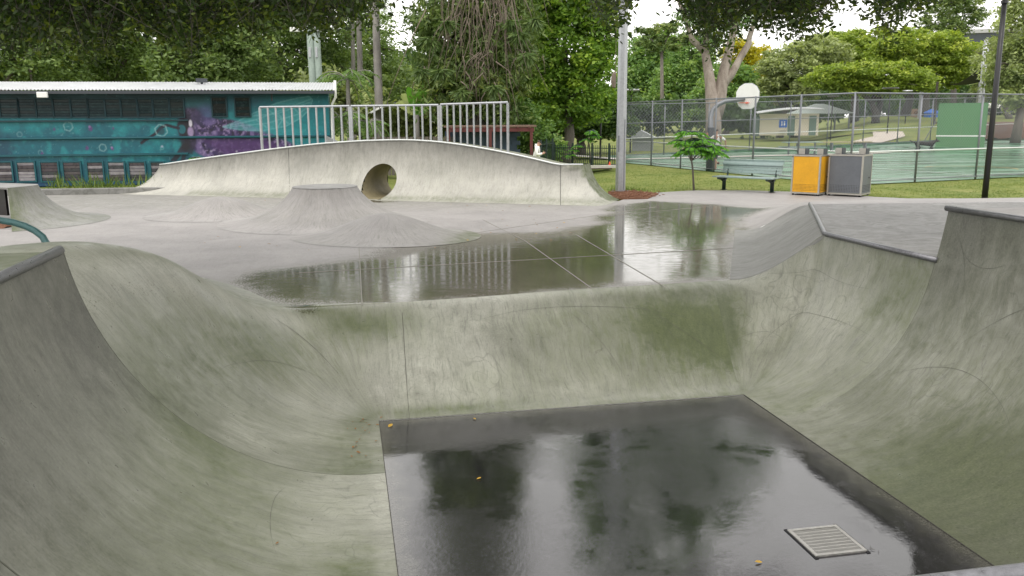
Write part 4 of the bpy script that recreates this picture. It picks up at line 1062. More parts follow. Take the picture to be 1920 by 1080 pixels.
for x, y in ((300, 274), (440, 285), (392, 284), (520, 278)): lay(sstep(3, 1, np.hypot(mx - x, my - y)) * .6, (.45, .4, .55))
C *= .98
me = grid_mesh('wall', P, None)
at_ = me.color_attributes.new('paint', 'FLOAT_COLOR', 'POINT'); at_.data.foreach_set('color', np.concatenate([C.reshape(-1, 3), np.ones((C.size // 3, 1))], 1).astype(np.float32).ravel())
me.shade_flat()
t = NT('mural_paint'); co = t.co(); n3 = t.noise(co, 40, 3); bx_ = t.m('FRACT', t.m('MULTIPLY', t.n('ShaderNodeSeparateXYZ').outputs[2], 1.0))
cA = t.mix(t.m('MULTIPLY', t.rng(t.noise(co, 9, 5, .65), .4, .7), .25), t.attrc('paint'), (.006, .02, .028))
t.bsdf(cA, .5, 0, t.bump(n3, .15, .004)); M['mural'] = t.mat
link('wall', me, M['mural'], HALL)
M['teal'] = paint('teal_trim', (.006, .085, .11), .5, 0, .25); M['dkteal'] = paint('dark_teal_trim', (.006, .040, .052), .55, 0, .25); M['bluetrim'] = paint('blue_trim', (.006, .05, .12), .5, 0, .25)
MB().box(-HL / 2, 2.6, ZG / 2, HL - .02, 5.1, ZG).build('side_walls', M['teal'], HALL)
zr = hp_(300, 258).z; MB().tube([(-HL, -.05, zr), (0, -.05, zr)], .045, 8).build('wall_pipe', M['teal'], HALL, True)
for py, h_, m_ in ((226, .06, 'dkteal'), (289, .07, 'teal'), (343, .10, 'bluetrim')):
    z_ = hp_(250, py).z; x1 = hp_(353, py).x if py != 343 else hp_(273, py).x
    MB().box((-HL + x1) / 2, -.05, z_, x1 + HL, .10, h_).build('ledge', M[m_], HALL)
def window(x0, x1, y0, y1, nsl, slm, frm, rng_, ypx):
    a = hp_(x0, y1); b = hp_(x1, y0); W_, H_ = b.x - a.x, b.z - a.z; cx, cz = (a.x + b.x) / 2, (a.z + b.z) / 2
    w = MB()
    for sx in (-1, 1): w.box(cx + sx * (W_ / 2 - .02), -.035, cz, .05, .07, H_)
    for sz in (-1, 1): w.box(cx, -.030, cz + sz * (H_ / 2 - .02), W_ - .094, .058, .05)
    wo = w.build('window', frm, HALL)
    MB().box(cx, -.006, cz, W_ - .05, .010, H_ - .05).build('pane', M['dark'], wo)
    for k in range(nsl):
        z_ = cz - H_ / 2 + .05 + (k + .5) * (H_ - .1) / nsl
        MB().box(cx, -.026, z_, W_ - .10, .006, (H_ - .1) / nsl * .92, 0, Matrix.Rotation(R(20), 3, 'X')).build('louvre', rng_.choice(slm), wo)
rg_ = random.Random(4)
gl_up = [paint('louvre_dark', (.020, .040, .048), .25, 0, .3), paint('louvre_dark2', (.028, .055, .062), .25, 0, .3), paint('louvre_dark3', (.035, .05, .055), .2, 0, .3)]
gl_lo = [paint('louvre_mauve', (.13, .11, .135), .3, 0, .3), paint('louvre_mauve2', (.10, .10, .12), .3, 0, .3), paint('louvre_white', (.46, .42, .48), .4, 0, .35), paint('louvre_white2', (.36, .33, .38), .4, 0, .35), paint('louvre_mauve3', (.16, .14, .16), .3, 0, .3)]
ups = [(1, 34), (36, 67), (69, 99), (101, 132), (134, 164), (166, 196), (198, 226), (228, 257), (259, 286), (288, 317), (319, 345)]
ups = [(x - 33 * k, x + 31 - 33 * k) for k in (5, 4, 3, 2, 1) for x in (1,)] + ups
for x0, x1 in ups: window(x0, x1, 184, 221, 6, gl_up, M['dkteal'], rg_, 0)
for x0, x1 in ((398, 425), (441, 469)): window(x0, x1, 181, 220, 6, [paint('louvre_brown', (.035, .04, .042), .25, 0, .3)] + gl_up[:1], M['dkteal'], rg_, 0)
for x0, x1 in ((-170, -140), (-125, -95), (-82, -52), (-40, -10), (-9, 23), (34, 66), (78, 110), (120, 152), (165, 194), (204, 234), (243, 273), (284, 309), (321, 347)): window(x0, x1, 302, 342, 6, gl_lo, M['teal'], rg_, 0)
# roof of corrugated sheets, gutter, downpipe, flood light, vent
rx0, rx1 = -HL - .3, hp_(627, 170, -.55).x
zl = hp_(300, 168.5, -.55).z; yb = 5.0; zb = hp_(300, 154, yb).z
nc = int((rx1 - rx0) / .12) * 4
xs = np.linspace(rx0, rx1, nc); P = np.empty((nc, 2, 3)); P[..., 0] = xs[:, None]; P[:, 0, 1] = -.55; P[:, 1, 1] = yb
wv = .020 * np.sin(2 * math.pi * xs / .12); P[:, 0, 2] = zl + wv; P[:, 1, 2] = zb + wv
link('roof', grid_mesh('roof', P), M['roofsheet'], HALL)
MB().box((rx0 + rx1) / 2, -.56, zl - .085, rx1 - rx0, .12, .11).build('gutter', M['gutter'], HALL)
MB().box((rx0 + rx1) / 2, -.24, zl - .10, rx1 - rx0 - .1, .44, .03).build('soffit', M['gutter'], HALL)
MB().box(rx1 - .02, 2.2, (zl + zb) / 2 - .06, .05, 5.4, .16, 0, Matrix.Rotation(math.atan2(zb - zl, yb + .5), 3, 'X')).build('barge_board', M['white'], HALL)
dp = hp_(629, 178, -.3)
MB().tube([(dp.x, -.50, zl + .35), (dp.x, -.50, zl - .25), (dp.x - .16, -.12, zl - .55), (dp.x - .18, -.10, zl - 1.4), (dp.x - .18, -.10, .05)], .05, 8).build('downpipe', M['white'], HALL, True)
f_ = hp_(82, 178, -.6); MB().box(f_.x, -.75, f_.z, .34, .16, .20).build('flood_light', M['white'], HALL, bevel=.02)
MB().box(f_.x, -.65, f_.z + .12, .10, .3, .05).build('light_bracket', M['gutter'], HALL)
f_ = hp_(378, 150, 3.5); rv = MB(); rv.box(f_.x, 3.5, f_.z - .02, .40, .4, .16); rv.tube([(f_.x, 3.5, f_.z - .5), (f_.x, 3.5, f_.z - .05)], .05, 8); rv.build('roof_vent', M['gutter'], HALL)
f_ = hp_(508, 172, -.5); MB().box(f_.x, -.28, zl - .25, .06, .05, .30).build('gutter_bracket', M['gutter'], HALL)
# ------------------------------------------------------------------ street furniture
def px_w(px, d): return px / F * d
# tall grey light pole
p = at_z(1163, 361, 0)
lp = empty('light_pole', p, R(12), 'tall thick galvanised light pole standing in bark mulch at the end of the ramp', 'light pole')
MB().tube([(0, 0, 0), (0, 0, 5), (0, 0, 11)], [.17, .15, .125], 8).build('shaft', M['galv'], lp)
bs = MB(); bs.box(0, 0, .02, .46, .46, .03)
for sx in (-1, 1):
    for sy in (-1, 1): bs.tube([(sx * .18, sy * .18, .03), (sx * .18, sy * .18, .09)], .018, 6)
bs.build('base_plate', M['galv'], lp)
MB().box(-.115, -.13, 1.55, .12, .012, .5, R(45)).build('hatch', M['fencepost'], lp)
MB().box(.06, -.155, 1.2, .02, .01, 2.2).build('weld_seam', M['fencepost'], lp)
MB().tube([(0, 0, 10.6), (.0, -1.2, 10.9)], .05, 8).box(0, -1.5, 10.9, .4, .8, .12).build('lamp_head', M['galv'], lp)
# mulch ring and loose chips
mp = [at_z(*q) for q in ((1140, 362), (1175, 358), (1235, 364), (1215, 373), (1165, 374), (1146, 371))]
mb = MB(); mb.prism([(q.x, q.y) for q in mp], -.02, .035); tag(mb.build('mulch_bed', M['mulch']), kind='structure')
rg_ = random.Random(7); ch = MB()
for k in range(900):
    f = [rg_.random() for _ in mp]; s_ = sum(f); x = sum(a * q.x for a, q in zip(f, mp)) / s_; y = sum(a * q.y for a, q in zip(f, mp)) / s_
    x = x + (x - sum(q.x for q in mp) / 6) * 1.0; y = y + (y - sum(q.y for q in mp) / 6) * 1.0
    ch.box(x, y, .045 + .02 * rg_.random(), .05 + .06 * rg_.random(), .02, .012, rg_.random() * 6, Matrix.Rotation(rg_.uniform(-.5, .5), 3, 'X'))
tag(ch.build('bark_chips', M['mulch']), 'loose orange brown bark chips round the foot of the big pole', 'mulch', kind='stuff')
# kite string / hanging weight beside the pole (small bag hanging on a cord)
hg = at_d(1153, 152, 27.6)
hb = empty('hanging_cord', hg, 0, 'thin cord with a grey bundle hanging beside the tall light pole', 'cord')
MB().tube([(0, 0, 3.3), (.02, 0, 0)], .008, 5).build('cord', M['dead'], hb)
MB().tube([(0, 0, .30), (-.03, 0, .22), (-.05, .0, .0), (-.03, 0, -.18), (0, 0, -.22)], [.02, .07, .085, .06, .02], 8).build('bundle', M['dead'], hb)

# black lamp post with forked arms
p = at_z(1846, 372, 0)
bl = empty('black_lamp_post', p, R(8), 'slim black lamp post with forked arms at the right edge', 'lamp post')
H_ = 7.2
zt = at_d(1880, 14, (p - Vector((0, 0, CAM_H))).dot(CF)).z
MB().tube([(0, 0, 0), (0, 0, 2.5), (0, 0, zt)], [.085, .075, .068], 12).build('shaft', M['black'], bl, True)
MB().tube([(0, 0, zt - .02), (0, 0, zt + .06)], [.095, .095], 12).build('collar', M['black'], bl)
for k in range(4):
    a = k * math.pi / 2 + .5
    MB().tube([(0, 0, zt), (.12 * math.cos(a), .12 * math.sin(a), zt + .35), (.5 * math.cos(a), .5 * math.sin(a), zt + .85)], .026, 6).build('arm', M['black'], bl)
MB().tube([(0, 0, zt + .84), (0, 0, zt + .90), (0, 0, zt + .98)], [.62, .62, .15], 24).build('lamp_head', M['black'], bl)

# bench
b0, b1 = at_z(1357, 356, 0), at_z(1447, 361, 0)
d = b1 - b0; th = math.atan2(d.y, d.x); BL = d.length; mid = (b0 + b1) / 2
bn = empty('park_bench', mid, th, 'pale green slatted park bench with dark green legs on the path edge', 'bench')
W_ = BL + .42
for s_ in (-1, 1):
    x = s_ * BL / 2
    leg = MB(); leg.tube([(x, 0, 0), (x, 0, .30), (x, -.02, .40)], [.062, .062, .075], 10); leg.tube([(x, .0, .015), (x, 0, .03)], .11, 10)
    leg.build('leg', M['dkgreen'], bn, True)
    arm = MB(); arm.box(x, -.12, .405, .07, .60, .05); arm.tube([(x, .12, .38), (x, .22, .48), (x, .27, .66), (x, .34, .88)], .032, 6); arm.tube([(x, -.02, .28), (x, -.2, .37), (x, -.38, .40)], .034, 6); arm.tube([(x, .02, .28), (x, .14, .37)], .034, 6)
    arm.build('bracket', M['dkgreen'], bn)
for k in range(4):
    MB().box(0, -.37 + k * .145, .452, W_, .130, .036).build('seat_slat', M['bench'], bn, bevel=.008)
for k, (y, z, h_) in enumerate(((.245, .60, .085), (.268, .69, .085), (.29, .78, .085))):
    MB().box(0, y, z, W_ - .02, .034, h_, 0, Matrix.Rotation(R(-14), 3, 'X')).build('back_slat', M['bench'], bn, bevel=.006)
cv_ = MB()
for k in range(6):
    a = R(-20 + k * 22); cv_.box(0, .335 - .05 + .07 * math.sin(a) * .9, .835 + .052 * k * .55 + .0, W_, .03, .036, 0, Matrix.Rotation(-R(-76 + k * -14) * 0 + R(-14 - k * 12) * 1, 3, 'X'))
cv_.build('top_slat', M['bench'], bn)

# bin enclosures
def bin_box(p, th, W_, D_, H_, col_, label):
    e = empty('bin_enclosure', p, th, label, 'bin', 'bin enclosures on the path')
    fr = MB(); t_ = .045
    for sx in (-1, 1):
        for sy in (-1, 1): fr.box(sx * (W_ / 2 - t_ / 2), sy * (D_ / 2 - t_ / 2), .05 + (H_ - .05) / 2, t_, t_, H_ - .05)
    for z_ in (.05 + t_ / 2, H_ - t_ / 2):
        for s_ in (-1, 1):
            fr.box(0, s_ * (D_ / 2 - t_ / 2 + .002), z_, W_ - 2 * t_, t_, t_); fr.box(s_ * (W_ / 2 - t_ / 2 + .002), 0, z_, t_, D_ - 2 * t_, t_)
    fr.build('frame', M['alu'], e)
    for s_ in (-1, 1):
        MB().box(0, s_ * (D_ / 2 - .016), (H_ + .05) / 2, W_ - 2 * t_ - .01, .012, H_ - .05 - 2 * t_ - .01).build('panel', M[col_], e)
        MB().box(s_ * (W_ / 2 - .016), 0, (H_ + .05) / 2, .012, D_ - 2 * t_ - .01, H_ - .05 - 2 * t_ - .01).build('panel', M[col_], e)
    MB().box(0, 0, H_ - .01, W_ - .1, D_ - .1, .03).build('lid', M['dark'], e)
    pf = MB(); nx_ = 18
    for r_ in range(5):
        for k in range(nx_):
            pf.box(-W_ / 2 + .10 + k * (W_ - .2) / (nx_ - 1), -D_ / 2 + .0095, .16 + r_ * .042, .016, .004, .016)
            pf.box(W_ / 2 - .0095, -D_ / 2 + .10 + k * (D_ - .2) / (nx_ - 1), .16 + r_ * .042, .004, .016, .016)
    tag(pf.build('perforation', M['dark'], e), kind='stuff')
    for sx, sy in ((-1, -1), (1, -1)):
        MB().box(sx * (W_ / 2 - .16), sy * (D_ / 2 - .30) * .6, H_ + .09, .19, .03, .18).build('bracket', M['alu'], e)
        MB().box(sx * (W_ / 2 - .16) + .10, sy * (D_ / 2 - .30) * .6 + .15, H_ + .09, .02, .3, .18).build('bracket', M['gutter'], e)
    MB().tube([(W_ / 2 + .004, D_ * .2, .55), (W_ / 2 + .02, D_ * .2, .55)], .02, 8).box(-W_ / 2 + .02, -D_ / 2 - .004, H_ - .06, .03, .01, .03).build('lock', M['dark'], e)
    for sx in (-1, 1):
        for sy in (-1, 1): MB().box(sx * (W_ / 2 - .06), sy * (D_ / 2 - .06), .025, .05, .05, .05).build('foot', M['dark'], e)
    return e
th = R(-40)
def corner_box(pxn, pyn, W_, D_, th):   # near corner between front and right side at this pixel
    q = at_z(pxn, pyn, 0); c_, s_ = math.cos(th), math.sin(th)
    lx, ly = -W_ / 2, D_ / 2
    return Vector((q.x + lx * c_ - ly * s_, q.y + lx * s_ + ly * c_, 0.0))
zg = float(G(*to_uv(at_z(1560, 368, 0))))
bin_box(corner_box(1535, 368, .88, .80, th), th, .88, .80, 1.22, 'yellow', 'yellow fronted metal bin enclosure on the path beside the bench')
bin_box(corner_box(1614, 370, 1.02, .84, th), th, 1.02, .84, 1.24, 'greypanel', 'dark grey metal bin enclosure right of the yellow one')

# hitting wall
a = at_d(1753, 277, 60); dpt = 60
hw0 = at_d(1753, 277.5, 60); hw1 = at_d(1846, 272, 58.6)
zb = max(.03, gz(hw0.x, hw0.y) + .03)
ang_ = math.atan2((hw1 - hw0).y, (hw1 - hw0).x); WL = math.hypot((hw1 - hw0).x, (hw1 - hw0).y)
zt_ = at_d(1800, 193, 59.3).z
hwl = empty('hitting_wall', ((hw0.x + hw1.x) / 2, (hw0.y + hw1.y) / 2, hw0.z - .05), ang_, 'green tennis practice wall with a white net line at the far court side', 'practice wall')
HH = zt_ - hw0.z + .05
for k in range(2):
    MB().box(-WL / 4 + k * WL / 2, 0, HH * .14, WL / 2 - .012, .10, HH * .28).build('panel', M['hitgreen'], hwl)
    MB().box(-WL / 4 + k * WL / 2, 0, HH * .64, WL / 2 - .012, .10, HH * .71).build('panel', M['hitgreen'], hwl)
MB().box(0, -.06, HH * .285, WL, .012, .09).build('net_line', M['white'], hwl)
for k in (-1, 1): MB().tube([(k * WL * .49, .1, HH * .9), (k * WL * .49, 1.4, 0)], .04, 6).build('brace', M['fencepost'], hwl)
MB().tube([(-WL / 2 - .1, .0, HH * .6), (-WL / 2 - .95, -.1, 0.0)], .035, 6).build('brace', M['fencepost'], hwl)

# basketball hoop
hpB = at_z(1330, 320, 0); dh = (hpB - Vector((0, 0, CAM_H))).dot(CF)
hoop = empty('basketball_hoop', hpB, 0, 'basketball hoop with fan shaped white backboard on a curved grey pole behind the fence', 'basketball hoop')
bc = at_d(1402, 180, dh - .2) - hpB
pt = [Vector((0, 0, 0)), Vector((.02, 0, 1.6)), at_d(1332, 222, dh) - hpB, at_d(1336, 207, dh) - hpB, at_d(1346, 196, dh) - hpB, at_d(1360, 190, dh) - hpB, at_d(1385, 187, dh - .1) - hpB, bc + Vector((-.12, .05, -.12))]
MB().tube(pt, [.13, .13, .11, .10, .10, .10, .09, .08], 12).build('pole', M['fencepost'], hoop, True)
MB().tube([(0, 0, 0), (0, 0, 1.9)], .16, 12).build('pole_padding', M['gutter'], hoop, True)
fan = [(-.55, -.12), (-.42, -.42), (-.22, -.56), (.22, -.56), (.42, -.42), (.55, -.12), (.55, .18), (.42, .40), (.18, .54), (-.18, .54), (-.42, .40), (-.55, .18)]
rb = Matrix.Rotation(R(-42), 4, 'Z') @ Matrix.Rotation(R(90), 4, 'X')
bbm = MB(); bbm.prism(fan, -.02, .02)
def xf(mb, Mx, off): mb.v = [tuple(Mx @ Vector(v) + off) for v in mb.v]; return mb
xf(bbm, rb, bc).build('backboard', M['white'], hoop)
rim = MB()
rim.tube([(x * 1.0, y * 1.0, 0.0) for x, y in fan + fan[:1]], .02, 5); xf(rim, rb, bc).build('backboard_edge', M['galv'], hoop)
sq = MB(); sq.tube([(-.2, -.32, -.03), (.2, -.32, -.03), (.2, .05, -.03), (-.2, .05, -.03), (-.2, -.32, -.03)], .012, 4); sq.tube([(-.35, -.3, -.05), (.3, .2, -.05)], .018, 5); sq.box(.12, -.28, -.06, .16, .5, .05); xf(sq, rb, bc).build('back_frame', M['gutter'], hoop)
rg2 = MB(); rg2.tube([(.23 * math.cos(a), -.30, .30 + .23 * math.sin(a)) for a in np.linspace(0, 2 * math.pi, 20)], .011, 5); rg2.box(0, -.30, .05, .12, .06, .08); xf(rg2, rb, bc).build('rim', M['orange'], hoop)

# ------------------------------------------------------------------ people and dog
def skin_mesh(name, verts, edges, radii, mat, parent, root=0, sub=2, smooth=True):
    me = bpy.data.meshes.new(name + '_cage'); me.from_pydata([tuple(v) for v in verts], edges, []); me.update()
    o_ = bpy.data.objects.new(name + '_cage', me); col.objects.link(o_)
    md = o_.modifiers.new('skin', 'SKIN'); md.use_smooth_shade = smooth
    for i, r_ in enumerate(radii):
        sv = me.skin_vertices[0].data[i]; sv.radius = (r_, r_) if not hasattr(r_, '__len__') else r_; sv.use_root = (i == root)
    s_ = o_.modifiers.new('sub', 'SUBSURF'); s_.levels = sub; s_.render_levels = sub
    dg = bpy.context.evaluated_depsgraph_get(); dg.update()
    me2 = bpy.data.meshes.new_from_object(o_.evaluated_get(dg)); me2.name = name
    bpy.data.objects.remove(o_); bpy.data.meshes.remove(me)
    me2.materials.clear(); me2.materials.append(mat); me2.shade_smooth()
    r_ = bpy.data.objects.new(name, me2); col.objects.link(r_); r_.parent = parent
    return r_
def figure(loc_, rz, label, J, top_mat, leg_mat, hoodie=False, short=False, hair='hair'):
    """J: joint dict. body = one skinned surface, clothing as children"""
    e = empty('person', loc_, rz, label, 'person')
    order = ['pelvis', 'waist', 'chest', 'neck', 'head0', 'head1', 'shL', 'elL', 'wrL', 'haL', 'shR', 'elR', 'wrR', 'haR', 'hipL', 'knL', 'anL', 'toL', 'hipR', 'knR', 'anR', 'toR']
    rad = dict(pelvis=(.135, .10), waist=(.12, .09), chest=(.145, .10), neck=.052, head0=.075, head1=.085, shL=.058, elL=.043, wrL=.030, haL=.034, shR=.058, elR=.043, wrR=.030, haR=.034, hipL=.088, knL=.058, anL=.040, toL=.035, hipR=.088, knR=.058, anR=.040, toR=.035)
    E = [('pelvis', 'waist'), ('waist', 'chest'), ('chest', 'neck'), ('neck', 'head0'), ('head0', 'head1')]
    for s_ in 'LR': E += [('chest', 'sh' + s_), ('sh' + s_, 'el' + s_), ('el' + s_, 'wr' + s_), ('wr' + s_, 'ha' + s_), ('pelvis', 'hip' + s_), ('hip' + s_, 'kn' + s_), ('kn' + s_, 'an' + s_), ('an' + s_, 'to' + s_)]
    ix = {k: i for i, k in enumerate(order)}
    V_ = [J[k] for k in order]; rr = [rad[k] for k in order]; EE = [(ix[a], ix[b]) for a, b in E]
    # fingers: four bent fingers and a thumb on each hand
    for s_ in 'LR':
        h_ = Vector(J['ha' + s_]); w_ = Vector(J['wr' + s_]); dr = (h_ - w_).normalized(); sd_ = dr.cross(Vector((.3, .9, .2))).normalized(); dn = sd_.cross(dr).normalized()
        for k, ln in enumerate((.055, .07, .066, .05)):
            p0 = h_ + sd_ * (k - 1.5) * .019 + dr * .03; p1 = p0 + dr * ln * .6; p2 = p1 + (dr * .6 + dn * .6) * ln * .5
            i0 = len(V_); V_ += [p0, p1, p2]; rr += [.010, .009, .008]; EE += [(ix['ha' + s_], i0), (i0, i0 + 1), (i0 + 1, i0 + 2)]
        p0 = h_ + sd_ * .04 - dr * .01; i0 = len(V_); V_ += [p0, p0 + sd_ * .02 + dr * .035]; rr += [.011, .009]; EE += [(ix['ha' + s_], i0), (i0, i0 + 1)]
    b_ = skin_mesh('body', V_, EE, rr, M['skin'], e)
    # clothing
    def sub_mesh(name, ks, es, scale, mat_, extra=None):
        vs = [J[k] for k in ks]; r_ = []
        for k in ks:
            q = rad[k]; r_.append(tuple(x * scale + .012 for x in q) if hasattr(q, '__len__') else (q * scale + .012,) * 2)
        return skin_mesh(name, vs, [(ks.index(a), ks.index(b)) for a, b in es], r_, mat_, e)
    arm_end = ('sh', 'el') if short else ('sh', 'el', 'wr')
    ks = ['pelvis', 'waist', 'chest'] + (['neck'] if hoodie else []); es = [('pelvis', 'waist'), ('waist', 'chest')] + ([('chest', 'neck')] if hoodie else [])
    for s_ in 'LR':
        ks += [a + s_ for a in arm_end]; es += [('chest', 'sh' + s_)] + [(arm_end[i] + s_, arm_end[i + 1] + s_) for i in range(len(arm_end) - 1)]
    sub_mesh('hooded_jumper' if hoodie else 'shirt', ks, es, 1.22 if hoodie else 1.14, top_mat)
    ks = ['pelvis']; es = []
    lg = ('hip', 'kn') if short else ('hip', 'kn', 'an')
    for s_ in 'LR':
        ks += [a + s_ for a in lg]; es += [('pelvis', 'hip' + s_)] + [(lg[i] + s_, lg[i + 1] + s_) for i in range(len(lg) - 1)]
    sub_mesh('shorts' if short else 'trousers', ks, es, 1.10, leg_mat)
    for s_ in 'LR':
        a_, t_ = Vector(J['an' + s_]), Vector(J['to' + s_])
        skin_mesh('shoe', [a_ + Vector((0, 0, -.02)), a_.lerp(t_, .5) + Vector((0, 0, -.005)), t_], [(0, 1), (1, 2)], [.05, .052, .042], M['red'] if short else M['white'], e)
    h0, h1 = Vector(J['head0']), Vector(J['head1']); up = (h1 - h0).normalized(); fw = Vector(J.get('face', (0, -1, 0))).normalized(); fw = (fw - up * fw.dot(up)).normalized(); sd_ = up.cross(fw)
    hc_ = h1 + up * .015 - fw * .022
    skin_mesh('hair', [hc_ - up * .05 - fw * .03, hc_, hc_ + up * .045 + fw * .02], [(0, 1), (1, 2)], [.07, .092, .075], M[hair], e)
    if hoodie: skin_mesh('hood', [Vector(J['neck']) - fw * .04 + sd_ * .09, Vector(J['neck']) - fw * .10 - up * .01, Vector(J['neck']) - fw * .04 - sd_ * .09], [(0, 1), (1, 2)], [.04, .065, .04], top_mat, e, 1)
    fc = MB(); c0 = h1 - up * .025
    fc.tube([c0 + fw * .07, c0 + fw * .105 - up * .025], [.012, .016], 6)
    o_ = fc.build('nose', M['skin'], e, True)
    ey = MB()
    for s_ in (-1, 1): ey.tube([c0 + fw * .075 + sd_ * s_ * .032 + up * .012, c0 + fw * .083 + sd_ * s_ * .032 + up * .012], .010, 8)
    ey.build('eyes', M['dark'], e)
    mo = MB(); mo.tube([c0 + fw * .076 - up * .055 - sd_ * .022, c0 + fw * .084 - up * .055, c0 + fw * .076 - up * .055 + sd_ * .022], .006, 5); mo.build('mouth', M['red'], e)
    er = MB()
    for s_ in (-1, 1): er.tube([c0 + sd_ * s_ * .082, c0 + sd_ * s_ * .098 - fw * .008], [.028, .02], 8)
    er.build('ears', M['skin'], e, True)
    return e
# white hooded person walking right, looking at the hands
q = at_d(1006, 330, 36.5); gq = gz(q.x, q.y)
zh = at_d(1006, 262, 36.5).z - gq; sc = zh / 1.70
J = dict(pelvis=(0, 0, .92), waist=(.0, 0, 1.08), chest=(.02, 0, 1.30), neck=(.05, 0, 1.46), head0=(.09, 0, 1.54), head1=(.12, 0, 1.60), shL=(.03, .19, 1.38), elL=(.05, .24, 1.12), wrL=(.24, .14, 1.16), haL=(.30, .08, 1.18), shR=(.03, -.19, 1.38), elR=(.04, -.24, 1.12), wrR=(.24, -.12, 1.15), haR=(.30, -.06, 1.18), hipL=(0, .09, .86), knL=(.14, .09, .50), anL=(.06, .09, .10), toL=(.20, .09, .05), hipR=(0, -.09, .86), knR=(-.02, -.09, .48), anR=(-.20, -.09, .12), toR=(-.08, -.09, .05), face=(1, 0, -.5))
pw = figure(Vector((q.x, q.y, gq)), R(-8), 'person in a white hooded jumper looking down at their hands behind the ramp', J, M['white_cloth'], M['white_cloth'], hoodie=True)
pw.scale = (sc, sc, sc)
ph = MB().box(0, 0, 0, .02, .08, .15).build('phone', M['black']); ph.location = pw.location + Vector((.36 * sc, -.05 * sc, 1.24 * sc)); tag(ph, 'dark phone held in the hands of the person in white', 'phone')
bgk = empty('tote_bag', pw.location + Vector((-.26 * sc, .02, .90 * sc)), 0, 'black and white striped bag carried behind the person in white', 'bag')
for k in range(6):
    MB().tube([(-.16 + k * .05, -.05, .22 - .03 * abs(k - 3)), (-.17 + k * .052, -.06, .05), (-.15 + k * .05, -.05, -.12)], .026, 6).build('stripe', M['white'] if k % 2 else M['black'], bgk, True)
MB().tube([(-.12, 0, .2), (-.02, 0, .48), (.1, 0, .2)], .012, 5).build('strap', M['black'], bgk)
# person in white shirt running on the court
q = at_z(1341, 321, 0); dq = (q - Vector((0, 0, CAM_H))).dot(CF); zh = at_d(1341, 243, dq).z; sc = zh / 1.72
J = dict(pelvis=(0, 0, .92), waist=(.01, 0, 1.08), chest=(.0, 0, 1.32), neck=(-.02, 0, 1.50), head0=(-.03, 0, 1.58), head1=(-.03, 0, 1.64), shL=(-.02, .19, 1.41), elL=(-.24, .24, 1.25), wrL=(-.34, .12, 1.42), haL=(-.37, .08, 1.49), shR=(.04, -.19, 1.41), elR=(.30, -.22, 1.26), wrR=(.36, -.14, 1.04), haR=(.37, -.10, .97), hipL=(0, .09, .86), knL=(-.18, .10, .56), anL=(.10, .10, .34), toL=(.22, .10, .27), hipR=(0, -.09, .86), knR=(-.06, -.10, .47), anR=(-.02, -.10, .09), toR=(-.15, -.10, .045), face=(-1, -.2, 0))
pr = figure(Vector((q.x, q.y, .03)), R(10), 'running person in a white shirt and dark shorts beside the hoop pole', J, M['white_cloth'], M['cloth_dk'], short=True)
pr.scale = (sc, sc, sc)
# dog
q = at_z(1733, 288, 0); dq = (q - Vector((0, 0, CAM_H))).dot(CF); dl = px_w(43, dq)
dg_ = empty('dog', Vector((q.x, q.y, max(.03, gz(q.x, q.y) + .03))), R(-6), 'black and tan dog trotting across the far side of the court', 'dog')
s = dl / 1.30; v = [(0, 0, .52), (-.26, 0, .54), (-.44, 0, .52), (.24, 0, .50), (.42, 0, .56), (.54, 0, .66), (.64, 0, .68), (.76, 0, .64),      # spine 0-7
     (-.42, .07, .40), (-.34, .07, .30), (-.52, .07, .16), (-.50, .07, .03), (-.42, -.07, .40), (-.28, -.07, .30), (-.36, -.07, .15), (-.28, -.07, .04),
     (.36, .07, .38), (.44, .07, .22), (.56, .07, .06), (.36, -.07, .38), (.28, -.07, .22), (.14, -.07, .10),
     (-.58, 0, .58), (-.74, 0, .62), (-.84, 0, .72)]
e_ = [(0, 1), (1, 2), (0, 3), (3, 4), (4, 5), (5, 6), (6, 7), (2, 8), (8, 9), (9, 10), (10, 11), (2, 12), (12, 13), (13, 14), (14, 15), (4, 16), (16, 17), (17, 18), (4, 19), (19, 20), (20, 21), (2, 22), (22, 23), (23, 24)]
r_ = [.125, .115, .11, .15, .12, .085, .08, .042, .085, .055, .032, .03, .085, .055, .032, .03, .06, .04, .028, .06, .04, .028, .035, .030, .02]
v = [(a * s, b * s, c_ * s) for a, b, c_ in v]
skin_mesh('body', v, e_, [x * s for x in r_], M['dog'], dg_)
ear = MB()
for sy in (-1, 1): ear.tube([(.60 * s, sy * .05 * s, .74 * s), (.58 * s, sy * .07 * s, .84 * s)], [.03 * s, .006 * s], 6)
ear.build('ears', M['dog'], dg_, True)
MB().tube([(.75 * s, 0, .64 * s), (.79 * s, 0, .635 * s)], [.03 * s, .02 * s], 8).build('nose', M['black'], dg_, True)

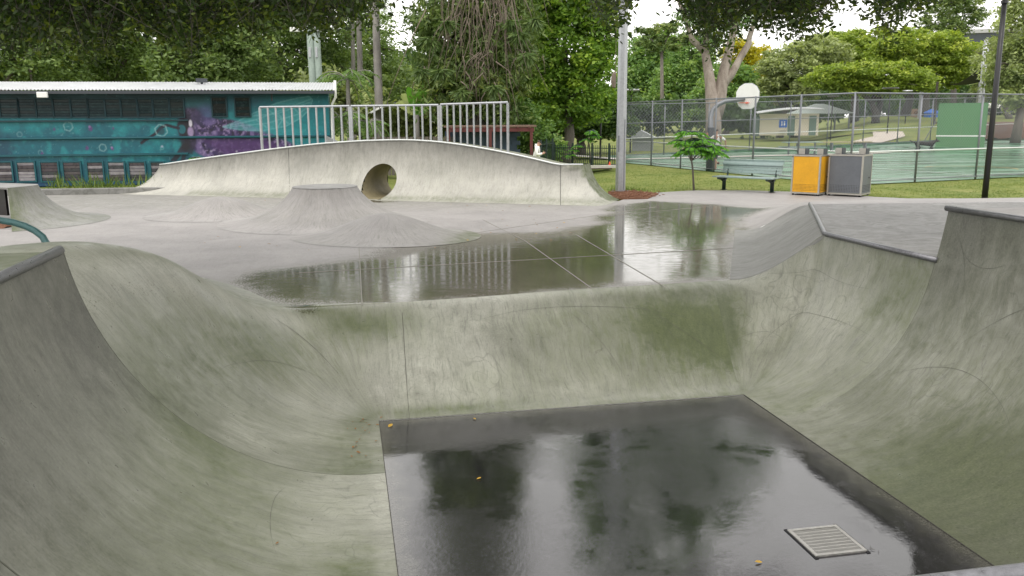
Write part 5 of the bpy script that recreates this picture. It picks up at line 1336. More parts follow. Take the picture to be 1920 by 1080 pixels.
# ------------------------------------------------------------------ pool style fence, lamps, shed on the left centre
def picket_fence(label, a, b, n, H=1.12, big=()):
    e = empty('picket_fence', a, math.atan2((b - a).y, (b - a).x), label, 'fence'); L = (b - a).length
    pk = MB().box(0, 0, H / 2, .020, .020, H).mesh('picket')
    for k in range(n):
        o_ = link('picket', pk, M['dkgreen'], e); o_.location = (L * (k + .5) / n, 0, 0)
    for z_ in (.12, H - .14): MB().box(L / 2, -.0, z_, L, .034, .034).build('rail', M['dkgreen'], e)
    for x in big: MB().tube([(x * L, 0, 0), (x * L, 0, H + .1)], .05, 8).build('post', M['dkgreen'], e)
    return e
pa, pb = at_d(1036, 309, 42.5), at_d(1166, 311, 40.5)
pa.z = gz(pa.x, pa.y); pb.z = gz(pb.x, pb.y)
zz_ = at_d(1036, 310, 42.5).z; picket_fence('dark green picket fence in front of the far lawn behind the ramp end', Vector((pa.x, pa.y, zz_)), Vector((pb.x, pb.y, zz_)), 34, at_d(1036, 271, 42.5).z - zz_, (.02, .30, .58, .82, .97))
ga, gb = at_d(1014, 309, 39.5), at_d(1036, 308, 42.2); picket_fence('short dark green gate panel beside the person in white', Vector((ga.x, ga.y, zz_)), Vector((gb.x, gb.y, zz_)), 14, at_d(1025, 264, 41).z - zz_, (.0, .45, 1.0))
# lawn beyond, path slab and red fire-plug
sl = MB(); a = at_d(1030, 300, 46); b = at_d(1170, 298, 46); sl.box((a.x + b.x) / 2, 46.5, -.33, b.x - a.x + 4, 1.9, .05)
tag(sl.build('path', M['white'] if False else paint('path_pale', (.50, .47, .43), .85)), kind='structure')
e = at_d(1143, 309, 40.6); fp = empty('marker_cone', (e.x, e.y, e.z - .02), 0, 'small orange marker at the foot of the picket fence', 'marker')
MB().tube([(0, 0, 0), (0, 0, .02), (0, 0, .025), (0, 0, .13), (0, 0, .17)], [.08, .08, .05, .035, .015], 10).build('cone', M['orange'], fp)
kb = MB(); a = at_d(1096, 316, 39.6); b = at_d(1150, 309, 39.8)
kb.box(0, 0, 0, (b - a).length + .5, .3, .12); o_ = kb.build('edging_kerb', M['white'] if False else paint('kerb_pale', (.48, .46, .42), .8)); o_.location = (a + b) / 2; o_.rotation_euler = (0, 0, math.atan2(b.y - a.y, b.x - a.x)); tag(o_, 'pale concrete edging in front of the picket fence', 'kerb')
mbp = MB(); a = at_d(1095, 309, 41); b = at_d(1142, 309, 41); mbp.box((a.x + b.x) / 2, 41.3, zz_ - .02, (b.x - a.x) * 1.1, 1.4, .1); tag(mbp.build('mulch_bed', paint('dark_mulch', (.07, .04, .028), .9, 0, .4, 25, .3)), kind='structure')
def small_lamp(label, px, py, d_, head=.5, white=False, zg_=None):
    t_ = at_d(px, py, d_); g_ = gz(t_.x, t_.y) if zg_ is None else zg_
    e = empty('lamp_post', (t_.x, t_.y, g_), 0, label, 'lamp post'); h_ = t_.z - g_
    MB().tube([(0, 0, 0), (0, 0, h_ - .35)], .055, 8).build('shaft', M['black'], e, True)
    for k in range(3): MB().tube([(0, 0, h_ - .38), (.25 * head * 2 * math.cos(k * 2.1), .25 * head * 2 * math.sin(k * 2.1), h_ - .04)], .02, 5).build('arm', M['black'], e)
    MB().tube([(0, 0, h_ - .10), (0, 0, h_ - .04), (0, 0, h_ + .04)], [head * .55, head, head * .9], 18).build('lamp_head', M['galv'] if white else M['black'], e)
    return e
small_lamp('slim black lamp post behind the picket fence', 1127, 181, 50, .36)
small_lamp('black lamp post with a wide flat head behind the tall grey pole', 1184, 168, 58, .55, True)
small_lamp('lamp with a pale flat head rising over the court fence near its middle', 1670, 165, 72, .7, False)
small_lamp('lamp with a small pale head just right of the middle lamp', 1702, 170, 84, .5, True)
small_lamp('low lamp over the toilet block beside the court', 1562, 180, 76, .5, False)
# shed with red timber
s0 = at_d(845, 300, 40); s1 = at_d(1000, 300, 38)
sh = empty('open_shed', (s1.x, s1.y, gz(s1.x, s1.y) - .0), R(2), 'low open shed with red posts and blue wall behind the ramp', 'shed')
zr_ = at_d(995, 243, 38).z - gz(s1.x, s1.y); Ls = s1.x - s0.x
MB().box(-Ls / 2, .8, zr_ + .16, Ls + .2, 3.0, .07).build('roof', M['roofsheet'] if False else paint('rusty_roof', (.16, .10, .075), .8, 0, .4, 6), sh)
MB().box(-Ls / 2, -.62, zr_ + .02, Ls, .10, .18).build('beam', M['red'], sh)
for x in (-.12, -Ls / 2, -Ls + .1): MB().box(x, -.6, zr_ / 2 - .035, .13, .13, zr_ - .07).build('post', M['red'], sh)
for k in range(8): MB().box(-Ls * (k + .5) / 8, -.2, zr_ + .095, .06, 1.2, .06).build('rafter', M['red'], sh)
nb_ = 0; bk = MB().box(0, 0, 0, .385, .10, .185).mesh('block')
for r_i in range(11):
    for k in range(int((Ls - .9) / .4)):
        o_ = link('block', bk, M['bluewall'], sh); o_.location = (-.75 - .4 * k - (.2 if r_i % 2 else 0), .55, .1 + r_i * .19); nb_ += 1
MB().box(-Ls / 2 - .4, .62, zr_ / 2, Ls - .6, .06, zr_ - .1).build('wall', M['bluewall'], sh)
q = at_d(990, 282, 37.2); tb_ = empty('low_table', (q.x, q.y, gz(q.x, q.y)), 0, 'dark low table top beside the shed post', 'table')
MB().box(0, 0, .80, 1.1, .6, .10).build('table_top', M['gutter'], tb_)
for sx in (-.45, .45): MB().box(sx, 0, .375, .08, .4, .75).build('leg', M['gutter'], tb_)
# low grey ramp/stair side wall right of the hall
w0 = at_d(640, 262, 32.5); ww_ = MB(); ww_.add([(w0.x - .6, w0.y, 1.75), (w0.x + 1.0, w0.y - .4, 1.05), (w0.x + 1.0, w0.y - .4, -.05), (w0.x - .6, w0.y, -.05), (w0.x - .6, w0.y + .1, 1.75), (w0.x + 1.0, w0.y - .3, 1.05), (w0.x + 1.0, w0.y - .3, -.05), (w0.x - .6, w0.y + .1, -.05)], [(0, 3, 2, 1), (4, 5, 6, 7), (0, 1, 5, 4), (1, 2, 6, 5), (2, 3, 7, 6), (3, 0, 4, 7)])
tag(ww_.build('stair_wall', paint('stair_wall_grey', (.26, .27, .28), .7)), 'sloping grey stair side wall at the right end of the hall', 'wall')
q0 = at_d(700, 263, 38); q1 = at_d(850, 262, 38); fw_ = empty('timber_fence', (q0.x, q0.y, gz(q0.x, q0.y)), 0, 'low grey timber fence seen through the ramp railing', 'fence')
for k in range(22): MB().box(k * (q1.x - q0.x) / 21, 0, .95, .14, .03, 1.7).build('board', M['bark'], fw_)
MB().box((q1.x - q0.x) / 2, -.03, 1.55, q1.x - q0.x, .04, .08).build('rail', M['bark'], fw_)
# unclear white object behind the railing, shaped as a curved cover on posts
q = at_d(742, 203, 44); cn = empty('white_object', (q.x, q.y, gz(q.x, q.y)), R(15), 'white curved shade canopy behind the ramp railing', 'canopy')
zc = q.z - gz(q.x, q.y)
P = np.array([[(-1.35 + 2.7 * i / 12, -.7 + 1.4 * j / 8, zc - .55 + .75 * math.sin(math.pi * (.15 + .8 * i / 12)) - .12 * (j / 8 - .5) ** 2) for j in range(9)] for i in range(13)])
o_ = link('cover', grid_mesh('cover', P), M['white'], cn); md = o_.modifiers.new('t', 'SOLIDIFY'); md.thickness = .04
for sx in (-1.1, 1.1): MB().tube([(sx, 0, 0), (sx, 0, zc - .3)], .04, 6).build('post', M['galv'], cn)
for k in range(5): MB().tube([(-.9 + k * .42, -.74, zc - .30 + .42 * math.sin(math.pi * (.25 + .13 * k))), (-.9 + k * .42, -.45, zc - .10 + .42 * math.sin(math.pi * (.25 + .13 * k)))], .025, 5).build('rib', M['black'], cn)
# twin timber poles behind the hall
for lab, px, sl_ in (('left of two pale green timber poles behind the hall roof', 580, 0), ('right of two pale green timber poles behind the hall roof', 592.5, 0)):
    t_ = at_d(px, 52, 43); e = empty('utility_pole', (t_.x, t_.y, -.03), 0, lab, 'pole', 'timber poles behind the hall')
    hh_ = t_.z + .03
    MB().tube([(.10, 0, 0), (0, 0, hh_)], [.19, .165], 10).build('shaft', M['timber'], e, True)
    MB().tube([(-.02, 0, hh_), (0, 0, hh_ + .05)], [.17, .10], 10).build('cap', M['galv'], e)
    MB().box(-.5 if px < 585 else .1, -.1, hh_ - .1, .9 if px < 585 else .3, .25, .22).build('flood_light', M['white'] if px < 585 else M['galv'], e, bevel=.03)
    MB().box(0, -.19, hh_ - 1.2, .12, .03, .5).build('tag_plate', M['galv'], e)

# ------------------------------------------------------------------ distance on the right: toilets, tables, sign, car, sail
def ground_pt(px, py, d_): 
    q = at_d(px, py, d_); return Vector((q.x, q.y, gz(q.x, q.y)))
q = at_d(1478, 256, 84); qz = q.z - .05
wc = empty('toilet_block', (q.x, q.y, qz), R(-14), 'cream toilet block with green doors and curved pale roof beyond the court', 'toilet block')
Wt, Ht = px_w(105, 84), px_w(40, 84)
wl_ = MB().box(0, 1.2, Ht / 2 + .15, Wt, 2.4, Ht).build('wall', M['cream'], wc)
for k in range(12): MB().box(-Wt / 2 + Wt * .11, -.02, .25 + k * (Ht - .15) / 12, Wt * .21, .04, (Ht - .15) / 12 * .86).build('cladding_board', M['cream'], wc)
for x in (-.06, .30): MB().box(Wt * x + Wt * .1, -.03, Ht * .48 + .1, Wt * .12, .06, Ht * .9).build('door', paint('door_green', (.12, .19, .16), .6), wc)
MB().box(-Wt * .55, .8, Ht * .45 + .1, .7, 1.4, Ht * .9).build('screen', paint('screen_green', (.10, .15, .13), .6), wc)
MB().box(Wt * -.10, -.04, Ht * .62, .75, .04, .75).build('sign', M['blue'], wc)
sg = MB(); sg.tube([(Wt * -.10 - .12, -.07, Ht * .62 + .22), (Wt * -.10 - .12, -.07, Ht * .62 - .2)], .05, 5); sg.tube([(Wt * -.10 + .12, -.07, Ht * .62 + .22), (Wt * -.10 + .12, -.07, Ht * .62 - .2)], .06, 5); sg.build('sign_symbol', M['white'], wc)
MB().box(Wt * -.10, -.2, Ht * .28, .6, .35, .16).build('basin', M['alu'], wc)
P = np.array([[(-Wt * .56 + Wt * 1.12 * i / 16, -.9 + 4.2 * j / 6, Ht + .12 + .55 * math.sin(math.pi * (.08 + .6 * i / 16)) + .15 * j / 6) for j in range(7)] for i in range(17)])
o_ = link('roof', grid_mesh('roof', P), M['roofsheet'], wc); md = o_.modifiers.new('t', 'SOLIDIFY'); md.thickness = .12
q2 = at_d(1535, 250, 92); hr = empty('pyramid_shelter', (q2.x, q2.y, qz), 0, 'small shelter with pale pyramid roof behind the toilet block', 'shelter')
zs2 = at_d(1535, 213, 92).z - qz; za2 = at_d(1520, 195, 92).z - qz
MB().add([(-2.9, -2.5, zs2), (2.9, -2.5, zs2), (2.9, 2.5, zs2), (-2.9, 2.5, zs2), (-.6, 0, za2), (.4, 0, za2)], [(0, 1, 5, 4), (1, 2, 5), (2, 3, 4, 5), (3, 0, 4), (3, 2, 1, 0)]).build('roof', paint('roof_sage', (.42, .47, .44), .6), hr)
for sx in (-2.4, 2.4):
    for sy in (-2, 2): MB().box(sx, sy, zs2 / 2, .14, .14, zs2).build('post', M['fencepost'], hr)
# small house roof shape behind fence left
q = at_d(1205, 262, 62); hs_ = empty('small_kiosk', (q.x, q.y, -.03), R(-10), 'low grey gabled hut seen through the fence beside the tall pole', 'hut')
zw = at_d(1205, 259, 62).z + .03; za_ = at_d(1200, 244, 62).z + .03; w_ = px_w(30, 62)
MB().box(0, 1, zw / 2, w_ * 1.3, 2, zw).build('wall', paint('hut_wall', (.30, .32, .33), .7), hs_)
MB().add([(-w_ * .85, -.3, zw), (w_ * .85, -.3, zw), (w_ * .85, 2.3, zw), (-w_ * .85, 2.3, zw), (-.15, -.3, za_), (-.15, 2.3, za_)], [(0, 1, 4), (1, 2, 5, 4), (2, 3, 5), (3, 0, 4, 5), (3, 2, 1, 0)]).build('roof', paint('hut_roof', (.36, .38, .40), .6), hs_)
# picnic tables in the court background
def picnic(label, px, py, d_, rz):
    q = at_d(px, py, d_); g_ = max(0, gz(q.x, q.y)) + .02; e = empty('picnic_table', (q.x, q.y, g_), rz, label, 'picnic table')
    for k in range(3): MB().box(0, -.26 + k * .26, .75, 2.4, .24, .05).build('plank', M['bench'], e)
    for s_ in (-1, 1):
        MB().box(0, s_ * .75, .45, 2.4, .28, .05).build('seat', M['bench'], e)
        MB().box(s_ * .85, 0, .36, .08, .12, .71).box(s_ * .85, 0, .40, .08, 1.5, .06).build('leg', M['fencepost'], e)
    return e
picnic('grey green picnic table just past the court fence behind the bins', 1503, 283, 54, R(4))
q = at_d(1560, 262, 58); lt = empty('long_bench', (q.x, q.y, 0.02), R(6), 'long low timber bench rail beyond the court fence', 'bench')
MB().box(0, 0, .62, 5.6, .4, .07).build('seat', paint('pale_timber', (.42, .36, .24), .7), lt)
for x in (-2.4, 0, 2.4): MB().box(x, 0, .29, .1, .3, .58).build('leg', M['fencepost'], lt)
# sand/path and retaining edge on the slope
pth = MB()
strip(pth, [(27, 66, 0), (31, 71, 0), (33, 76, 0), (30, 82, 0), (27, 90, 0)], 2.4, dz=.05)
tag(pth.build('path', paint('sand_path', (.50, .44, .38), .9)), kind='structure')
q0, q1 = at_d(1600, 246, 86), at_d(1755, 240, 86)
rw = MB(); rw.box(0, 0, .0, (q1 - q0).length, .3, .55); o_ = rw.build('retaining_edge', paint('sandstone', (.36, .27, .18), .9)); o_.location = (q0 + q1) / 2; o_.rotation_euler = (0, 0, math.atan2(q1.y - q0.y, q1.x - q0.x)); tag(o_, 'low sandstone retaining edge across the grass slope', 'retaining wall')
q = at_d(1880, 262, 66); me = grid_mesh('garden_bank', np.array([[(q.x - 3 + 9 * i / 20, q.y - 1 + 6 * j / 12, gz(q.x, q.y) + .1 + 1.15 * math.sin(math.pi * min(1, j / 12 + .0) * .6) + .08 * math.sin(i * 2.1 + j * 1.3)) for j in range(13)] for i in range(21)]), None, True)
tag(link('garden_bank', me, paint('bank_mulch', (.13, .075, .05), .95, 0, .4, 6, .4)), kind='structure')
# sign with spiral
q = at_d(1717, 212, 95); sp = empty('carved_sign', (q.x, q.y, gz(q.x, q.y)), 0, 'brown square play sign with a dark eye shaped swirl', 'sign'); zz2 = q.z - gz(q.x, q.y)
MB().box(0, 0, zz2, .95 * 1.0, .1, .9).build('board', paint('sign_brown', (.28, .19, .13), .8), sp)
MB().tube([(.05 + .30 * (1 - k / 26) * math.cos(k * .55), -.07, zz2 + .22 * (1 - k / 26) * math.sin(k * .55)) for k in range(24)], .035, 5).build('swirl', paint('sign_dark', (.07, .03, .02), .8), sp)
MB().box(0, .08, zz2 / 2 - .2, .12, .1, zz2).build('post', M['bark'], sp)
q = at_d(1747, 216, 96); bp = empty('blue_play_frame', (q.x, q.y, gz(q.x, q.y)), 0, 'bright blue play equipment on the far slope beside the green wall', 'play equipment'); zz2 = q.z - gz(q.x, q.y)
MB().box(0, 0, zz2, 1.3, 1.0, .55).add([(-.75, -.6, zz2 + .27), (.75, -.6, zz2 + .27), (.75, .6, zz2 + .27), (-.75, .6, zz2 + .27), (0, 0, zz2 + .75)], [(0, 1, 4), (1, 2, 4), (2, 3, 4), (3, 0, 4)]).build('cabin', M['blue'], bp)
for sx in (-.55, .55): MB().box(sx, 0, (zz2 - .28) / 2, .1, .1, zz2 - .28).build('leg', M['blue'], bp)
# shade sail on poles
sp0 = at_d(1843, 122, 76); sp1 = at_d(1758, 155, 82); sp2 = at_d(1846, 152, 80)
sail = empty('shade_sail', (sp0.x, sp0.y, gz(sp0.x, sp0.y)), 0, 'black triangular shade sail under the trees at right', 'shade sail'); b_ = sail.location
n_ = 12; P = np.zeros((n_ + 1, n_ + 1, 3))
for i in range(n_ + 1):
    for j in range(n_ + 1):
        a_ = i / n_; c2 = j / n_
        p_ = sp1.lerp(sp0.lerp(sp2, c2), a_); sag = 1.0 * math.sin(math.pi * a_) * (1 - .6 * c2)
        P[i, j] = tuple(p_ - b_ - Vector((0, 0, sag * .75)))
o_ = link('cloth', grid_mesh('cloth', P), M['sail'], sail)
for k, pp in enumerate((sp0, sp1, sp2)):
    g_ = gz(pp.x, pp.y); MB().tube([(pp.x - b_.x, pp.y - b_.y, g_ - b_.z), (pp.x - b_.x, pp.y - b_.y, pp.z - b_.z + .1)], .12, 8).build('post', M['galv'] if k != 1 else M['bark_dk'], sail)
tpole = at_d(1851, 75, 80); e = empty('utility_pole', (tpole.x, tpole.y, gz(tpole.x, tpole.y)), 0, 'tall pale concrete pole behind the black lamp post', 'pole')
MB().tube([(-.25, 0, 0), (0, 0, tpole.z - e.location.z)], [.30, .24], 10).build('shaft', M['galv'], e, True); MB().box(.2, 0, tpole.z - e.location.z - .3, .9, .2, .18).build('flood_light', M['galv'], e); MB().box(0, -.25, 2.2, .3, .04, .5).build('sign_plate', M['white'], e)
q = at_d(1727, 165, 92); e = empty('utility_pole', (q.x, q.y, gz(q.x, q.y)), 0, 'short grey pole with a cross arm behind the court fence', 'pole'); h_ = q.z - gz(q.x, q.y); MB().tube([(0, 0, 0), (0, 0, h_)], .13, 8).build('shaft', M['galv'], e); MB().box(.25, 0, h_, 1.5, .1, .08).build('cross_arm', M['galv'], e)
# parked car
q = at_d(1884, 197, 118); cr_ = empty('parked_car', (q.x, q.y, q.z - .75), R(12), 'small white hatchback parked uphill at the right edge', 'car')
prof = [(-2.0, .35), (-2.05, .8), (-1.95, 1.0), (-1.2, 1.08), (-.55, 1.52), (.9, 1.56), (1.7, 1.15), (1.95, .95), (1.95, .35)]
cb = MB(); cb.v = [(x, -.85, z_) for x, z_ in prof] + [(x, .85, z_) for x, z_ in prof]; n_ = len(prof); cb.f = [tuple(range(n_)), tuple(range(2 * n_ - 1, n_ - 1, -1))] + [(i, n_ + i, n_ + (i + 1) % n_, (i + 1) % n_) for i in range(n_)]
cb.build('body', M['white'], cr_, bevel=.06)
MB().add([(-1.05, -.86, 1.08), (-.5, -.86, 1.44), (.25, -.86, 1.47), (.25, -.86, 1.08)], [(0, 1, 2, 3)]).add([(.33, -.86, 1.08), (.33, -.86, 1.47), (.85, -.86, 1.47), (1.4, -.86, 1.15)], [(0, 1, 2, 3)]).build('side_windows', M['dark'], cr_)
MB().add([(-1.24, -.75, 1.09), (-.6, -.7, 1.5), (-.6, .7, 1.5), (-1.24, .75, 1.09)], [(0, 1, 2, 3)]).build('windscreen', M['glass'], cr_)
for x in (-1.3, 1.3):
    for sy in (-.86, .86):
        w_ = MB().tube([(x, sy - .1, .34), (x, sy + .1, .34)], .33, 16).build('wheel', M['black'], cr_); MB().tube([(x, sy - .115, .34), (x, sy - .10, .34)], .2, 12).build('hub_cap', M['alu'], w_)
for sy in (-.6, .6): MB().box(-2.03, sy, .82, .06, .35, .14).build('headlight', M['alu'], cr_)
# hillside apartment block between the crowns
q = at_d(1838, 72, 190); ap = empty('apartment_building', (q.x, q.y, 2), R(-20), 'grey apartment block glimpsed between the crowns at upper right', 'building'); hb_ = at_d(1838, 58, 190).z - 2
for k in range(8):
    z_ = hb_ - 3.2 * k; MB().box(0, 0, z_ - .4, 15, 9, .8).build('floor_slab', paint('slab_pale', (.42, .42, .43), .7) if k == 0 else bpy.data.materials['slab_pale'], ap); MB().box(.3, .3, z_ - 2.0, 13.5, 8, 2.39).build('glazing', M['glass'], ap)
# ------------------------------------------------------------------ trees
def leaves(rng, cen, dirs, lens, wids, name, tints, mat, parent, hexa=False, gname='crown'):
    """build leaf faces. cen (n,3), dirs (n,3) unit long axis, random roll"""
    n = len(cen); r_ = rng.normal(size=(n, 3)); b = np.cross(dirs, r_); b /= np.maximum(np.linalg.norm(b, axis=1, keepdims=True), 1e-6)
    L = dirs * lens[:, None]; W_ = b * wids[:, None]
    if hexa:
        V = np.stack([cen - L * .5, cen - L * .15 + W_ * .5, cen + L * .2 + W_ * .38, cen + L * .5, cen + L * .2 - W_ * .38, cen - L * .15 - W_ * .5], 1); k = 6
    else:
        V = np.stack([cen - L * .5, cen + W_ * .5, cen + L * .5, cen - W_ * .5], 1); k = 4
    me = np_mesh(gname, V.reshape(-1, 3), np.arange(n * k), k)
    set_attr(me, 'tint', np.clip(tints, 0, 1), 'FACE')
    return link(gname, me, mat, parent)
def unit(v): return v / np.maximum(np.linalg.norm(v, axis=1, keepdims=True), 1e-9)
def crown_pts(rng, blobs, n, clump=.9, flat=.55, per=70, inner=.35):
    """blobs (c, r) ellipsoids. leaves grouped in clumps on the crown surface"""
    vol = np.array([(b[1][0] * b[1][1] + b[1][0] * b[1][2] + b[1][1] * b[1][2]) for b in blobs]); pr = vol / vol.sum()
    C_, T_ = [], []
    for (c_, r_), p_ in zip(blobs, pr):
        nl = int(n * p_); nc_ = max(4, nl // per); d_ = unit(rng.normal(size=(nc_, 3)))
        rad = rng.uniform(inner, 1.0, nc_) ** .45
        cc_ = np.array(c_) + d_ * np.array(r_) * rad[:, None]
        cs_ = clump * rng.uniform(.55, 1.35, nc_); ct = rng.normal(0, .13, nc_) + .10 * d_[:, 2]
        k = rng.integers(0, nc_, nl); g = rng.normal(size=(nl, 3)) * .5; g = g / (1 + .25 * np.linalg.norm(g, axis=1, keepdims=True))
        off = g * cs_[k][:, None]; off[:, 2] *= flat; off[:, 2] -= .18 * (off[:, 0] ** 2 + off[:, 1] ** 2) / cs_[k]
        C_.append(cc_[k] + off); T_.append(.45 + ct[k] + rng.normal(0, .13, nl))
    return np.concatenate(C_), np.concatenate(T_)
def wood(mb, base, blobs, r0, rng, limbs=4, split=.45):
    base = Vector(base); tops = [Vector(b[0]) for b in blobs]
    top = sum(tops, Vector()) / len(tops); fork = base.lerp(top, split); fork.x += rng.normal() * .2
    mb.tube([base, base.lerp(fork, .5) + Vector((rng.normal() * .15, rng.normal() * .15, 0)), fork], [r0 * 1.25, r0, r0 * .8], 10)
    for t_ in tops:
        q = fork.lerp(t_, .5) + Vector((rng.normal() * .4, rng.normal() * .4, .3))
        mb.tube([fork, q, t_], [r0 * .55, r0 * .36, r0 * .12], 7)
        for k in range(limbs):
            e_ = t_ + Vector(rng.normal(size=3) * np.array(blobs[0][1]) * .55); q2 = q.lerp(t_, rng.uniform(.2, .9))
            mb.tube([q2, q2.lerp(e_, .5) + Vector((0, 0, .25)), e_], [r0 * .22, r0 * .14, r0 * .05], 5)
def px_blob(px, py, rx, ry, d_, depth=None):
    c_ = at_d(px, py, d_); k = d_ / F
    return (tuple(c_), (rx * k, (depth if depth else (rx + ry) / 2 * k), ry * k))
def tree(name, label, cat, base_px, d_, blobs_px, n, leaf, mat, r0=.3, bark='bark', seed=1, clump=.9, flat=.55, per=70, group=None, aspect=.5, droop=0.0, limbs=4, inner=.35, split=.45, base_z=None, depth=None):
    rng = np.random.default_rng(seed); bl = [px_blob(b[0], b[1], b[2], b[3], d_ + (b[4] if len(b) > 4 else 0), depth) for b in blobs_px]
    bp = at_d(base_px, 250, d_); bz_ = gz(bp.x, bp.y) - .05 if base_z is None else base_z
    e = empty(name, (bp.x, bp.y, bz_), 0, label, cat, group); o_ = np.array(e.location)
    bl = [(tuple(np.array(c_) - o_), r_) for c_, r_ in bl]
    C_, T_ = crown_pts(rng, bl, n, clump, flat, per, inner)
    dr = unit(rng.normal(size=(len(C_), 3)) * np.array((1, 1, .55)) + np.array((0, 0, -droop)))
    ln = leaf * rng.uniform(.6, 1.4, len(C_))
    leaves(rng, C_, dr, ln, ln * aspect * rng.uniform(.7, 1.2, len(C_)), 'crown', T_, M[mat], e)
    w_ = MB(); wood(w_, (0, 0, 0), bl, r0, rng, limbs, split); w_.build('trunk', M[bark], e, True)
    return e
# left background forest
tree('dense_tree', 'dark tree behind the hall at the far left', 'tree', -20, 47, [(-60, 40, 130, 120), (60, 95, 100, 80), (40, -30, 130, 90)], 34000, .25, 'leaf_haze', .4, seed=1, clump=1.1)
tree('dense_tree', 'dark tree behind the hall between the far left tree and the roof vent', 'tree', 210, 52, [(170, 110, 100, 80), (260, 60, 110, 110), (200, -20, 120, 90)], 34000, .25, 'leaf_haze', .4, seed=2, clump=1.1)
tree('dense_tree', 'olive green tree behind the hall above the roof vent', 'tree', 390, 46, [(370, 115, 80, 60), (440, 110, 80, 55), (400, 30, 120, 90), (330, 125, 50, 40)], 34000, .25, 'leaf_haze', .35, seed=3, clump=.9)
tree('dense_tree', 'tall tree with dark gaps behind the twin timber poles', 'tree', 545, 54, [(520, 60, 90, 110), (600, 30, 100, 100), (560, 130, 70, 60), (480, -20, 100, 80)], 34000, .25, 'leaf_haze', .4, seed=4, clump=1.1)
tree('dense_tree', 'smooth dark green tree behind the palms left of the gap of sky', 'tree', 705, 62, [(700, 165, 90, 80), (670, 110, 80, 70), (740, 185, 50, 55), (705, 60, 30, 40), (630, 190, 70, 60)], 34000, .24, 'leaf_haze', .4, seed=5, clump=.9)
tree('understorey_shrub', 'low pale green shrubs below the palms behind the railing', 'shrub', 640, 46, [(600, 175, 55, 45), (660, 200, 60, 50), (720, 225, 70, 35), (800, 225, 60, 40), (830, 190, 40, 40)], 16000, .30, 'leaf_olive', .12, seed=6, clump=.8, droop=.4)
tree('understorey_shrub', 'dark shrubs behind the open shed and the white hooded person', 'shrub', 1020, 45, [(1000, 250, 40, 40), (1025, 280, 26, 30), (960, 215, 50, 35), (900, 235, 50, 40)], 14000, .22, 'leaf_mid', .1, seed=7, clump=.7)
# bunya pine with dead hanging strands
rng = np.random.default_rng(8); d_ = 42
bnp = tree('bunya_pine', 'big dark pine with brown dead branches hanging down its middle', 'tree', 900, d_, [(890, 150, 85, 70), (850, 90, 70, 70), (930, 80, 80, 80), (890, 20, 110, 80), (900, -60, 120, 80), (900, -150, 110, 90), (830, 175, 45, 45), (940, 180, 50, 45), (800, 45, 30, 40), (880, -250, 110, 90), (870, -390, 105, 90), (865, -530, 100, 90), (865, -660, 85, 90), (862, -780, 75, 80), (858, -900, 60, 80), (855, -1010, 35, 70)], 78000, .36, 'leaf_pine', .5, 'bark_dk', 8, 1.0, .6, aspect=.28, droop=.8)
o_ = np.array(bnp.location); st_ = MB()
for k in range(130):
    px = rng.normal(905, 34); py = rng.uniform(-160, 40); ln = rng.uniform(50, 190)
    q = Vector(at_d(px, py, d_ - 3.1 + rng.normal() * .6)) - Vector(o_); L = ln / F * d_; pts = []
    dx = rng.normal() * .20 + (px - 905) / 110; w1 = rng.normal() * .5
    for i in range(8):
        f = i / 7; pts.append(q + Vector((dx * L * f * .5 + w1 * math.sin(f * 4 + k) * .6, .2 * math.sin(f * 3 + k), -L * f + .3 * math.sin(math.pi * f))))
    st_.tube(pts, list(np.linspace(.026, .008, 8)), 4)
for k in range(30):
    px = rng.normal(915, 45); py = rng.uniform(90, 185); q = Vector(at_d(px, py, d_ - 2.6 + rng.normal() * .5)) - Vector(o_); a = rng.uniform(-1, 1); L = rng.uniform(.6, 1.6)
    st_.tube([q, q + Vector((a * L * .5, 0, -L * .3)), q + Vector((a * L * .9, .1, -L))], [.03, .02, .008], 4)
tag(st_.build('dead_branches', M['dead'], bnp, True), kind='stuff')
tf = MB(); rr_ = np.random.default_rng(9); CC, DD, TT_ = [], [], []
for (px, py) in ((808, 70), (845, 40), (950, 38), (970, 60), (830, 130), (1000, 35), (790, 130), (985, 100), (860, 170), (925, 160)):
    c_ = np.array(at_d(px + rr_.normal() * 6, py, d_ - 3.4)) - o_
    for k in range(160):
        dv = rr_.normal(size=3); dv[2] = -abs(dv[2]) * 1.3; dv /= np.linalg.norm(dv); CC.append(c_ + dv * rr_.uniform(.1, .55)); DD.append(dv); TT_.append(.28 + .15 * rr_.normal())
leaves(rr_, np.array(CC), np.array(DD), np.full(len(CC), .42), np.full(len(CC), .07), 'tuft', np.array(TT_), M['leaf_pine'], bnp, gname='branch_tuft')
# bright fig
tree('fig_tree', 'big bright green fig tree left of the tall grey pole', 'tree', 1060, 50, [(1060, 70, 100, 90), (1100, 160, 55, 60), (1010, 150, 60, 75), (1060, 190, 80, 50), (1060, -30, 120, 90), (1120, 60, 45, 80), (990, 60, 60, 90), (1050, -130, 90, 80)], 62000, .27, 'leaf_bright', .3, seed=10, clump=.85, flat=.5, limbs=1)
tree('fig_tree', 'dark lower boughs under the bright fig behind the picket fence', 'tree', 1090, 58, [(1080, 225, 75, 30), (1140, 205, 45, 45), (1040, 225, 50, 28), (1130, 236, 60, 20)], 16000, .30, 'leaf_dark', .3, seed=11, clump=.9)
